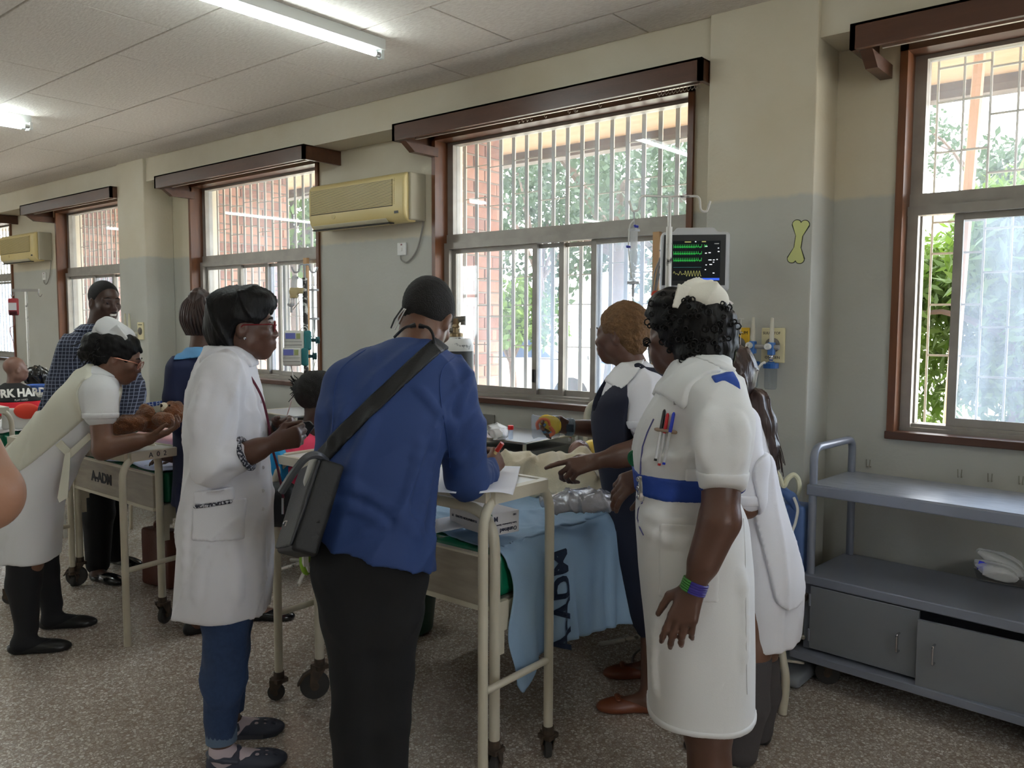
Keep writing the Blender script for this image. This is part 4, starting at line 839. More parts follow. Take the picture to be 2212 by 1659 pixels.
for i, (x, zz) in enumerate(((-1.575, 0), (-1.487, -.004))):
    t = thing('suction_jar', (x, 3.60, 1.24), ('left clear suction jar with blue lid on the pier' if i == 0 else 'right clear suction jar with blue lid and white tube on the pier'), 'suction jar', 'suction jars')
    w = MB(); w.lathe((x, 3.60, 1.43+zz), (0, 0, 1), [(.011, 0), (.010, .05), (.007, .11), (.001, .113)], 12); w.build('flow_tube', M('flow_plastic', (232, 228, 212), .3, alpha=.6), t, smooth=True)
    w = MB(); w.box((x-.014, 3.585, 1.375+zz), (x+.014, 3.615, 1.432+zz), bev=.004); w.build('valve_body', FB, t)
    w = MB(); w.lathe((x-.006, 3.585, 1.413+zz), (0, -1, 0), [(.013, 0), (.015, .008), (.015, .02), (.012, .024), (.004, .024), (.003, .018), (.001, .018)], 14); w.build('valve_knob', WHITEP, t, smooth=True)
    w = MB(); w.lathe((x, 3.60, 1.378+zz), (0, 0, -1), [(.006, 0), (.010, .01), (.008, .016), (.011, .022), (.008, .028), (.011, .034)], 12); w.build('neck', CHROME, t, smooth=True)
    w = MB(); w.lathe((x, 3.60, 1.346+zz), (0, 0, -1), [(.001, 0), (.014, 0), (.016, .005), (.032, .006), (.034, .010), (.034, .030), (.001, .030)], 20); w.build('jar_lid', JB, t, smooth=False)
    w = MB(); w.lathe((x, 3.60, 1.316+zz), (0, 0, -1), [(.028, 0), (.028, .085), (.024, .094), (.001, .095)], 20); w.build('jar', JAR, t, smooth=True)
tube_obj('suction_tube', spline([(-1.503, 3.572, 1.335), (-1.506, 3.56, 1.337), (-1.525, 3.55, 1.31), (-1.54, 3.55, 1.24), (-1.565, 3.56, 1.12), (-1.58, 3.57, 1.0), (-1.6, 3.5, .9)], 8), .0055, M('white_tubing', (226, 224, 218), .4)); tag(bpy.data.objects['suction_tube'], 'white tube hanging from the right suction jar', 'tube')
w = MB()
for i in range(5): x = -1.69+.014*i; w.tube([(x, 3.60, 1.53), (x, 3.60, 1.40)], .0016, 5)
w.tube([(-1.70, 3.60, 1.53), (-1.62, 3.60, 1.532)], .0016, 5); w.tube([(-1.70, 3.60, 1.47), (-1.625, 3.60, 1.47)], .0016, 5); w.tube([(-1.66, 3.60, 1.53), (-1.66, YC, 1.532)], .002, 5)
tag(w.build('wire_basket', M('wire_white', (220, 220, 216), .4)), 'white wire basket in front of the yellow plate', 'basket')
# same outlet on the far left pier
t = thing('outlet_plate', (-7.42, YC-.01, 1.34), 'cream outlet plate on the far left pier behind the man in checked shirt', 'outlet plate'); w = MB(); w.box((-7.49, YC-.012, 1.335), (-7.38, YC, 1.492), bev=.004); w.build('plate', M('oxygen_cream', (0, 0, 0)), t)
w = MB(); w.lathe((-7.435, YC-.012, 1.412), (0, -1, 0), [(.034, 0), (.034, .006), (.02, .014), (.001, .014)], 18); w.build('socket', M('socket_grey', (0, 0, 0)), t); text_obj('letters', 'OXYGEN', (-7.435, YC-.0125, 1.47), (1, 0, 0), (0, 0, 1), .017, INK, t)
w = MB(); w.lathe((-7.56, 3.61, 1.40), (0, 0, 1), [(.012, 0), (.012, .08), (.008, .17), (.001, .172)], 10); w.lathe((-7.64, 3.61, 1.40), (0, 0, 1), [(.012, 0), (.012, .08), (.008, .17), (.001, .172)], 10); w.box((-7.66, 3.60, 1.385), (-7.44, 3.62, 1.405))
w.build('flow_tubes', M('pale_plastic', (224, 220, 196), .4), t, kind='stuff')
# painted bone on the pier (the cartoon animals beside it are left out)
def flat_shape(name, pts, ctr, mat, thick, label, cat, parent=None, y=YC):
    w = MB(); w.prism([(p[0], y-thick, p[1]) for p in pts], (0, 1, 0), thick); o = w.build(name, mat, parent)
    if label: tag(o, label, cat)
    return o
def bone_outline(g):
    c = np.array([-1.402, 1.873]); L = .078; a = math.radians(7); pts = []
    ax = np.array([math.sin(a), math.cos(a)]); pe = np.array([ax[1], -ax[0]])
    for end in (1, -1):
        for sgn in ((1, -1) if end == 1 else (-1, 1)):
            k = c+ax*L*end+pe*sgn*.019*end*end
            for j in range(9):
                th = (sgn*end*(1)*(1 if True else 1))
                ang = math.pi*(-.15+1.15*j/8); d = pe*sgn*math.cos(ang-.9)+ax*end*math.sin(ang-.1)
                pts.append(k+d*(.019+g))
    m = np.mean(pts, 0); pts = [p for p in pts]; return pts
def bone(g):
    c = np.array([-1.402, 1.873]); a = math.radians(7); ax = np.array([math.sin(a), math.cos(a)]); pe = np.array([ax[1], -ax[0]]); out = []
    for i in range(96):
        th = 2*math.pi*i/96; v, u = math.sin(th), math.cos(th); y = v*.09
        # radial star-shape test along direction is awkward for a bone: march outwards
        d = pe*u+ax*v; r = .0
        for s_ in np.linspace(0, .13, 260):
            p = d*s_; x_, y_ = p@pe, p@ax
            f = min(abs(x_)-(.0145+g) if abs(y_) < .07 else 1, *[math.hypot(x_-sx_*.018, y_-sy_*.074)-(.0195+g) for sx_ in (-1, 1) for sy_ in (-1, 1)])
            if f < 0: r = s_
        out.append(c+d*r)
    return out
o = flat_shape('painted_bone', bone(.0035), None, M('outline_black', (50, 52, 40), .7), .0015, 'flat green-yellow painted bone on the right pier', 'wall painting')
flat_shape('bone_fill', bone(0), None, M('bone_green', (206, 210, 140), .7), .0025, None, None, o)
# hooks on the wall behind the trolley
for px, py, nth in ((1878, 1003, 'first'), (2075, 1025, 'second'), (2140, 1034, 'third'), (2207, 1040, 'fourth')):
    p = on_y(px, py, YW); w = MB()
    for dx in (-.006, .006): w.tube([(p[0]+dx, YW, p[2]-.01), (p[0]+dx, YW-.02, p[2]-.01), (p[0]+dx*1.3, YW-.02, p[2]+.025)], .0022, 6)
    tag(w.build('wall_hook', M('hook_grey', (150, 146, 132), .5, .2)), nth+' from the left of the small wire wall hooks above the trolley', 'hook', 'wire hooks above the trolley')
# ---- oxygen cylinder behind the man in blue
c = dep_c = at(985, 760, 4.55); base = np.array([c[0], c[1], 0]); rC = .097
t = thing('oxygen_cylinder', base, 'tall black oxygen cylinder with chipped white shoulder, behind the man in blue', 'cylinder')
zt = at(985, 688, 4.55)[2]; zb = at(985, 757, 4.55)[2]; zs = at(985, 728, 4.55)[2]
CYW = M('chipped_white', (226, 226, 222), .4, var=(22, (40, 38, 36), .05, .64)); CYB = M('cylinder_black', (44, 44, 46), .4, var=(5, (70, 70, 70)))
w = MB(); w.lathe(base, (0, 0, 1), [(.001, .004), (rC*.9, .004), (rC, .03), (rC, zb)], 28); w.build('cylinder_body', CYB, t, smooth=True)
w = MB(); w.lathe(base, (0, 0, 1), [(rC+.0005, zb-.002), (rC, zb+.03), (rC*.82, zb+.065), (rC*.5, zs-.012), (.036, zs), (.034, zs+.012), (.001, zs+.012)], 28); w.build('shoulder', CYW, t, smooth=True)
BRASS = M('brass', (150, 130, 100), .35, .8); w = MB(); w.lathe(base, (0, 0, 1), [(.040, zs+.002), (.040, zs+.02), (.02, zs+.024), (.018, zs+.05), (.022, zs+.055), (.016, zs+.07), (.016, zt-.03), (.02, zt-.025), (.02, zt)], 14); w.build('valve_stem', BRASS, t, smooth=True)
w = MB(); q = base+[0, 0, zt-.005]; w.cyl(q-HR*.045, q+HR*.05, .016, 12); w.cyl(q+HR*.04-[0, 0, .03], q+HR*.04+[0, 0, .018], .014, 10); w.cyl(q+HR*.02-[0, 0, .06], q-HR*.06-[0, 0, .06], .012, 10); w.build('valve_handle', M('valve_metal', (120, 116, 108), .35, .7), t, smooth=True)
# ---- drip stand with two infusion pumps by the left middle window
dI = 4.75; p = at(658, 572, dI); fl = np.array([p[0], p[1], 0]); t = thing('drip_stand', fl, 'chipped drip stand carrying two infusion pumps by the window', 'drip stand', 'drip stands')
zj = at(658, 600, dI)[2]; POLEK = M('chipped_pole', (60, 56, 54), .4, .3, var=(34, (226, 226, 222), .05, .56))
w = MB(); w.cyl(fl+[0, 0, .1], [fl[0], fl[1], zj], .0145, 10); w.build('lower_pole', POLEK, t, smooth=True); w = MB(); w.cyl([fl[0], fl[1], zj-.02], p, .006, 8); w.build('upper_pole', GREYP, t)
iv_hooks(t, p, .062, GREYP, .04)
for k in range(5):
    a = k*2*math.pi/5+.4; w = MB(); w.tube([fl+[0, 0, .11], fl+[.27*math.cos(a), .27*math.sin(a), .05]], .011, 8); w.build('foot', POLEW, t, smooth=True)
PUMPW = M('pump_white', (222, 222, 214), .4); PUMPT = M('pump_teal', (34, 120, 124), .45); LCD = M('pump_lcd', (70, 74, 120), .2, emit=((90, 96, 150), .25))
for i, (py, px, hh, ww) in enumerate(((735, 640, .108, .128), (770, 636, .10, .118))):
    c = at(px, py, dI-.09); vx = nrm(HR*.97+HA*.25); vy = np.array([-vx[1], vx[0], 0]); R = np.stack([vx, vy, ZZ], 1)
    t2 = thing('infusion_pump', c, ('upper infusion pump on the stand, white with teal side' if i == 0 else 'lower infusion pump on the stand, white with teal side'), 'infusion pump', 'infusion pumps')
    G = lambda x, y, z: c+R@np.array([x, y, z])
    s = SDF(); s.box(G(-.012, 0, 0), (ww*.42, .075, hh*.5), R, .008); s.obj('front_case', PUMPW, t2, .006, .02)
    s = SDF(); s.box(G(ww*.48, .0, 0), (ww*.16, .076, hh*.5), R, .008); s.obj('back_case', PUMPT, t2, .006, .02)
    w = MB(); T_ = lambda q: c+R@q
    w.box((-.058, -.078, .010), (-.005, -.074, .042), T=T_); sc = w.build('display', LCD, t2)
    w = MB(); w.box((.0, -.078, .010), (.022, -.074, .04), T=T_); w.build('keypad', M('pump_keys', (170, 180, 120), .5), t2)
    w = MB(); w.box((-.062, -.077, -.026), (.03, -.074, -.022), T=T_); w.box((-.062, -.077, -.005), (.03, -.074, -.003), T=T_); w.build('door_seam', M('seam_grey', (140, 140, 134), .6), t2)
    w = MB(); w.cyl(G(ww*.6, .02, .0), G(ww*.6+.03, .02, 0), .010, 10); w.lathe(G(ww*.6+.026, .02, 0), vx, [(.001, 0), (.018, .002), (.021, .008), (.017, .013), (.021, .018), (.018, .026), (.001, .028)], 12); w.build('clamp_knob', M('knob_teal_dark', (40, 84, 90), .5), t2)
    if i == 0: w = MB(); w.box((-.03, -.05, -.062), (.0, .0, -.054), T=T_); w.build('status_light', M('light_green', (120, 230, 90), .4, emit=((120, 230, 90), .5)), t2)
g = thing('drip_set', at(640, 620, dI-.03), 'drip chamber taped with brown tape on the left of the pump stand', 'drip set', 'drip sets')
s = SDF(); a, b_ = at(637, 600, dI-.03), at(629, 658, dI-.03); s.cap(a, b_, .016); s.obj('drip_chamber', M('chamber_plastic', (0, 0, 0)), g, .005)
w = MB(); w.cyl(a-HR*.018, a+HR*.02, .007, 8); w.build('top_fitting', GREYP, g); w = MB(); w.cyl(b_-HR*.02, b_+HR*.018, .007, 8); w.cyl(b_, b_-[0, 0, .045], .006, 8); w.build('lower_fitting', GREYP, g)
s = SDF(); R2 = basis(HA); c = at(641, 628, dI-.03); s.box(c, (.036, .018, .018), R2, .004); s.box(at(635, 636, dI-.03), (.02, .02, .022), R2, .004); s.noise(.002, 90, seed=1); s.obj('brown_tape', M('tape_tan', (190, 172, 128), .6), g, .004)
tube_obj('drip_line', spline([at(630, 672, dI), at(655, 640, dI), at(640, 640, dI-.02)], 6), .0025, TUBEC, g)
g = thing('drip_set', at(677, 625, dI-.03), 'clear drip burette hanging on the right of the pump stand', 'drip set', 'drip sets'); end = burette(g, at(678, 596, dI-.02), .175)
tube_obj('drip_line', spline([end, end-[0, 0, .05]-HR*.01, at(660, 706, dI-.1), at(646, 716, dI-.12)], 8), .0028, M('white_tubing', (0, 0, 0)), g)
tube_obj('drip_line', spline([at(679, 690, dI), at(684, 760, dI), at(676, 800, dI), at(664, 850, dI-.1)], 8), .0025, TUBEC, g)
tube_obj('pump_line', spline([at(628, 786, dI-.1), at(634, 830, dI-.1), at(628, 870, dI), at(619, 900, dI+.1)], 8), .0035, M('white_tubing', (0, 0, 0))); tag(bpy.data.objects['pump_line'], 'white line running down from the lower infusion pump to the locker', 'tube')
# wooden pole in front of the same window
w = MB(); a = on_y(664, 552, 3.99); w.box((a[0]-.022, 3.965, 1.03), (a[0]+.022, 3.99, 2.0)); tag(w.build('wooden_batten', M('pale_wood', (200, 160, 116), .6)), 'pale wooden batten standing in the window behind the pumps', 'batten')
w = MB(); a = on_y(1418, 700, 3.985); w.box((a[0]-.02, 3.965, 1.03), (a[0]+.02, 3.99, 2.0)); tag(w.build('wooden_batten', M('pale_wood', (0, 0, 0))), 'pale wooden batten standing at the right of the middle window', 'batten')
# ---- blood drip stand at the far left
dL = 7.3; p = at(56, 627, dL); fl = np.array([p[0], p[1], 0]); t = thing('drip_stand', fl, 'white drip stand with a blood bag at the far left', 'drip stand', 'drip stands')
w = MB(); w.cyl(fl+[0, 0, .08], p, .011, 8); w.build('pole', POLEW, t, smooth=True); w = MB(); w.box(-np.array([.115, .012, .012]), np.array([.115, .012, .012]), T=lambda q: p+HR*q[0]+HA*q[1]+ZZ*q[2]); w.build('hook_bar', M('bar_grey', (0, 0, 0)), t)
for s_ in (-1, 1): q = p+HR*.11*s_; w = MB(); w.tube(spline([q, q-[0, 0, .04], q-[0, 0, .055]+HR*.015*s_, q-[0, 0, .035]+HR*.03*s_], 4), .004, 6); w.build('hook', CHROME, t, smooth=True)
for k in range(4):
    a = k*math.pi/2; w = MB(); w.tube([fl+[0, 0, .09], fl+[.25*math.cos(a), .25*math.sin(a), .03]], .01, 7); w.build('foot', POLEW, t, smooth=True)
bt = p-HR*.115-[0, 0, .045]; t = thing('blood_bag', bt, 'clear bag of dark red blood hanging at the far left', 'blood bag'); R = basis(HA)
s = SDF(); s.box(bt-[0, 0, .10], (.046, .014, .075), R, .013); s.obj('bag', M('blood_bag_red', (176, 70, 74), .3, var=(9, (120, 30, 40))), t, .006)
s = SDF(); s.box(bt-[0, 0, .155], (.042, .0165, .022), R, .012); s.obj('blood', M('dark_blood', (70, 12, 24), .3), t, .006)
w = MB(); w.box((-.035, -.0165, -.13), (.035, -.0145, -.065), T=lambda q: bt-HR*q[0]*-1+HA*q[1]+ZZ*q[2]); w.build('label', M('label_paper', (226, 224, 226), .7), t)
tube_obj('blood_line', spline([bt-[0, 0, .175], bt-[0, 0, .26], bt-[0, 0, .30]-HR*.04, bt-[0, 0, .45]-HR*.01, bt-[0, 0, .7]], 8), .0035, M('line_red', (150, 90, 90), .4), t)
# ---- blue suction unit and pale hoses beside the pier
c = at(1688, 1150, 3.6); SUB = M('suction_blue', (88, 118, 172), .4, var=(3, (78, 106, 158))); R = basis(HA*.75+HR*.66)
t = thing('suction_unit', (c[0], c[1], 0), 'blue plastic suction unit with carry handle in the corner beside the trolley', 'suction unit'); G = lambda x, y, z: c+R@np.array([x, y, z])
s = SDF(); s.box(G(0, .0, -.06), (.12, .06, .20), R, .02); s.box(G(-.03, -.07, .06), (.08, .035, .075), R, .012); s.box(G(-.03, -.05, -.16), (.08, .03, .08), R, .012); s.ell(G(.1, -.08, .02), (.018, .02, .06), R, sub=True, k=.01); s.obj('unit_case', SUB, t, .008, .02)
s = SDF(); s.path([G(-.09, -.05, .14), G(-.08, -.05, .20), G(0, -.05, .21), G(.06, -.05, .17), G(.09, -.04, .11)], [.018, .02, .02, .02, .02]); s.obj('carry_handle', SUB, t, .007)
s = SDF(); s.cap([c[0], c[1], .05], [c[0], c[1], c[2]-.25], .05); s.box([c[0], c[1], .03], [.16, .16, .028], R, .02); s.obj('unit_stand', M('stand_grey', (130, 134, 140), .5), t, .012, .02)
HOSE = M('hose_cream', (222, 220, 190), .35); a = at(1696, 1062, 3.5)
tube_obj('hose', spline([at(1660, 1010, 3.5), at(1680, 1024, 3.5), at(1692, 1050, 3.5), at(1702, 1034, 3.5), at(1714, 1026, 3.5), at(1724, 1036, 3.5), at(1726, 1055, 3.5), at(1718, 1080, 3.55)], 8), .011, HOSE, t)
tube_obj('power_lead', spline([at(1715, 1075, 3.48), at(1723, 1100, 3.45), at(1718, 1130, 3.45), at(1711, 1150, 3.45), at(1709, 1180, 3.48)], 8), .006, M('white_tubing', (0, 0, 0)), t)
# ================================================================== people: bodies as one implicit surface each, clothes as children
def skin(name, rgb, rgb2): return M(name, rgb, .42, var=(9, rgb2, .3), bump=(130, .05))
SK1 = skin('skin_deep', (84, 56, 44), (98, 66, 52)); SK2 = skin('skin_brown', (104, 72, 56), (120, 84, 66)); SK3 = skin('skin_dark', (66, 46, 38), (78, 54, 44)); SKL = skin('skin_light_brown', (176, 132, 108), (160, 116, 92))
HAIRM = M('black_hair', (14, 12, 12), .5, spec=.25, bump=(60, .5), stretch=(1, 1, .25)); HAIRB = M('brown_hair', (44, 34, 32), .32, var=(16, (70, 50, 44), .3), bump=(60, .5), stretch=(1, 1, .15))
HAIRG = M('golden_brown_hair', (88, 62, 36), .8, var=(40, (124, 90, 54), .3), bump=(110, .9)); HAIRC = M('cropped_hair', (24, 21, 20), .8, bump=(260, .7))
EYEW = M('eye_white', (176, 166, 156), .25); EYED = M('eye_dark', (24, 14, 10), .15); LIP = M('lips', (112, 66, 60), .45); TOOTH = M('teeth', (236, 232, 222), .25)
WHITEU = M('white_uniform', (226, 227, 228), .75, bump=(300, .05)); WHITEK = M('white_coat', (230, 230, 236), .75, bump=(300, .05)); CREAMA = M('cream_apron', (216, 214, 198), .75, bump=(300, .05))
NAVY = M('navy_cloth', (24, 28, 48), .8, bump=(300, .06)); BLACKT = M('black_trousers', (14, 14, 17), .85, bump=(300, .06)); BLUES = M('blue_scrub', (38, 64, 118), .75, var=(3, (34, 58, 110)), bump=(260, .06))
DENIM = M('denim', (34, 54, 90), .8, var=(60, (46, 68, 106), .3), bump=(300, .2)); STOCK = M('black_stocking', (18, 18, 22), .8); GREYS = M('grey_sock', (74, 70, 72), .85, bump=(240, .2)); SHOEB = M('black_shoe', (16, 16, 18), .35); LEATH = M('shiny_black_leather', (18, 18, 20), .18)
def wrap(base, off, c, half, R=None, rad=.004, disp=False):
    """a layer lying on base (offset outwards by off), limited to an oriented box"""
    s = SDF(); R = np.eye(3) if R is None else R; c = np.asarray(c, float); half = np.asarray(half, float)
    s.ops.append((lambda P: base.evalp(P)-off, 0, 'u')); e = np.abs(R)@half; s._b(c-e, c+e)
    def f(P):
        q = np.abs((P-c)@R)-(half-rad); return np.linalg.norm(np.maximum(q, 0), axis=1)+np.minimum(q.max(1), 0)-rad
    s.ops.append((f, .004, 'c')); return s
def hit(base, p, d, n=60, far=.6):
    """march from p along d to the surface of base"""
    d = nrm(d); t = 0.
    for _ in range(n):
        v = base.evalp((p+d*t)[None])[0]
        if v < .0006 or t > far: break
        t += max(v*.7, .0004)
    return p+d*t
def hit_px(base, px, py, d0=1.2, far=4):
    r = _ray(px, py); L = np.linalg.norm(r); return hit(base, EYE+r*d0, r, 220, far)
def crease(c, pts, r, d0, sink, k):
    """a soft raised fold lying on the cloth c"""
    q = [hit_px(c, x, y, d0) for x, y in pts]; q = [p+FWD*r*sink for p in q if abs(c.evalp(p[None])[0]) < .01]
    if len(q) > 1: c.path(spline(q, 3), [r*.35]+[r]*(3*(len(q)-1)-1)+[r*.35], k=k)
def head(s, C, R, k=1., jaw=1., ears=True, mouth_open=0.):
    G = lambda x, y, z: C+R@(np.array([x, y, z])*k)
    s.ell(G(0, -.014, .030), np.array([.073, .096, .086])*k, R, k=.01)
    s.ell(G(0, .026, -.030), np.array([.060*jaw, .068, .078])*k, R, k=.03)
    s.ell(G(0, .062, -.098), np.array([.026, .024, .019])*k, R, k=.035)
    for q in (-1, 1):
        s.ell(G(.045*q*jaw, .0, -.062), np.array([.020, .036, .028])*k, R, k=.03)
        s.ell(G(.038*q, .064, -.022), np.array([.024, .022, .018])*k, R, k=.025)
        s.ell(G(.031*q, .102, .0), np.array([.019, .018, .013])*k, R, k=.015, sub=True)
        s.cap(G(.012*q, .084, .020), G(.044*q, .074, .020), .010*k, .008*k, k=.016*k)
        s.ell(G(.031*q, .0775, .002), np.array([.0172, .0125, .0125])*k, R, k=.008)
        if ears:
            s.ell(G(.075*q, -.008, -.010), np.array([.010, .019, .032])*k, R@rotm((1, 0, 0), -12), k=.008)
            s.ell(G(.083*q, .0, -.006), np.array([.006, .010, .017])*k, R@rotm((1, 0, 0), -12), k=.005, sub=True)
    s.cap(G(0, .084, .008), G(0, .102, -.028), .0085*k, .0125*k, k=.012*k)
    for q in (-1, 1): s.ell(G(.0145*q, .096, -.033), np.array([.0105, .012, .009])*k, R, k=.008)
    s.ell(G(0, .074, -.064), np.array([.034, .026, .028])*k, R, k=.02)
    m = .004*mouth_open
    s.path([G(-.024, .084, -.060+m*.5), G(-.008, .0965, -.057+m), G(.008, .0965, -.057+m), G(.024, .084, -.060+m*.5)], [.0055*k, .0085*k, .0085*k, .0055*k], k=.006*k)
    s.path([G(-.021, .083, -.067-m), G(0, .0955, -.073-2*m), G(.021, .083, -.067-m)], [.006*k, .0095*k, .006*k], k=.006*k)
    return G
def eyes(parent, C, R, k=1., open_=1):
    G = lambda x, y, z: C+R@(np.array([x, y, z])*k)
    for q in (-1, 1):
        w = MB(); c = G(.031*q, .0782, -.0005); f = R[:, 1]; r = .0112*k
        w.lathe(c-f*r, f, [(.001, 0)]+[(r*math.sin(a), r-r*math.cos(a)) for a in np.linspace(.2, math.pi-.2, 9)]+[(.001, 2*r)], 14); e = w.build('eye', EYEW, parent, smooth=True)
        w = MB(); w.lathe(c+f*r*.80, f, [(.0062*k, 0), (.0058*k, .0016), (.001, .0028)], 12); w.build('iris', EYED, e, smooth=True)
    for q in (-1, 1):
        w = MB(); w.tube([G(.012*q, .0915, .026), G(.03*q, .0905, .031), G(.047*q, .080, .025)], [.002*k, .0032*k, .0015*k], 6); w.build('eyebrow', HAIRM, parent, smooth=True)
def hand(s, W, d, n, t, curl=(20, 25, 15), spread=4, sc=1., thumb=None, each=None):
    """W wrist, d towards the fingers, n the way the palm faces, t towards the thumb"""
    d = nrm(d); n = nrm(n-d*(n@d)); t = nrm(t-d*(t@d)-n*(t@n)); W = np.asarray(W, float)
    off = [.028, .0095, -.0095, -.027]; ln = [.086, .090, .086, .077]; seg = [(.042, .025, .020), (.046, .029, .021), (.042, .027, .020), (.033, .020, .018)]
    for i in range(4):
        K = W+(d*ln[i]+t*off[i])*sc
        s.cap(W+(d*.008+t*off[i]*.55)*sc, K, .0145*sc, .0112*sc, k=.014)
        c = each[i] if each else curl; a = 0; p = K; rr = [.0098, .0090, .0082, .0070]
        if i == 3: rr = [.0085, .0078, .0072, .0062]
        sd = math.radians(spread)*(1.5-i)/1.5
        for j in range(3):
            a += math.radians(c[j]); dd = (d*math.cos(sd)+t*math.sin(sd))*math.cos(a)+n*math.sin(a); q = p+dd*seg[i][j]*sc
            s.cap(p, q, rr[j]*sc, rr[j+1]*sc, k=.004); p = q
    s.cap(W+d*.03*sc+n*.006*sc, W+(d*.06+t*.008+n*.006)*sc, .014*sc, .012*sc, k=.015)
    b = W+(d*.018+t*.020+n*.006)*sc; u1, u2 = thumb or ((.55, .62, .45), (.85, .2, .45))
    e = lambda u: nrm(d*u[0]+t*u[1]+n*u[2])
    p1 = b+e(u1)*.042*sc; p2 = p1+e(u2)*.033*sc; p3 = p2+nrm(e(u2)+d*.3)*.026*sc
    s.cap(b, p1, .0155*sc, .0118*sc, k=.014); s.cap(p1, p2, .0112*sc, .0098*sc, k=.005); s.cap(p2, p3, .0098*sc, .0078*sc, k=.004)
    return p3
def limb(s, a, b, c, r, k=.015): s.path([a, b, c], r, k)
def shoe(s, H, f, L=.25, toe=.044, low=False):
    """H heel centre on the floor"""
    f = nrm(np.array([f[0], f[1], 0])); l = np.cross(ZZ, f); R = np.stack([f, l, ZZ], 1); G = lambda x, y, z: np.asarray(H, float)*[1, 1, 0]+R@np.array([x, y, z]); k = L/.25
    s.ell(G(.045*k, 0, .026), (.05*k, .034, .044 if not low else .034), R, k=.02); s.ell(G(.12*k, 0, .022), (.09*k, .036, .034), R, k=.03); s.ell(G(.185*k, .002, .018), (.066*k, toe, .027), R, k=.03)
    s.cut((0, 0, .001), (0, 0, -1)); return G
def foot(s, A, H, f, L=.24, g=0.):
    f = nrm(np.array([f[0], f[1], 0])); H = np.asarray(H, float)*[1, 1, 0]
    s.cap(A, H+f*.045+ZZ*.045, .036+g, .033+g, k=.02); s.cap(H+f*.05+ZZ*.04, H+f*(L-.055)+ZZ*.024, .033+g, .022+g, k=.03)
def person(label, base, group=None): return thing('person', (base[0], base[1], 0), label, 'person', group)
def btn(base, pts, mat, parent, r=.006, d0=1.2):
    for px, py in pts:
        p = hit_px(base, px, py, d0); w = MB(); n = nrm(EYE-p); w.lathe(p-n*.001, n, [(r, 0), (r, .003), (r*.5, .004), (.001, .003)], 10); w.build('button', mat, parent, smooth=True)
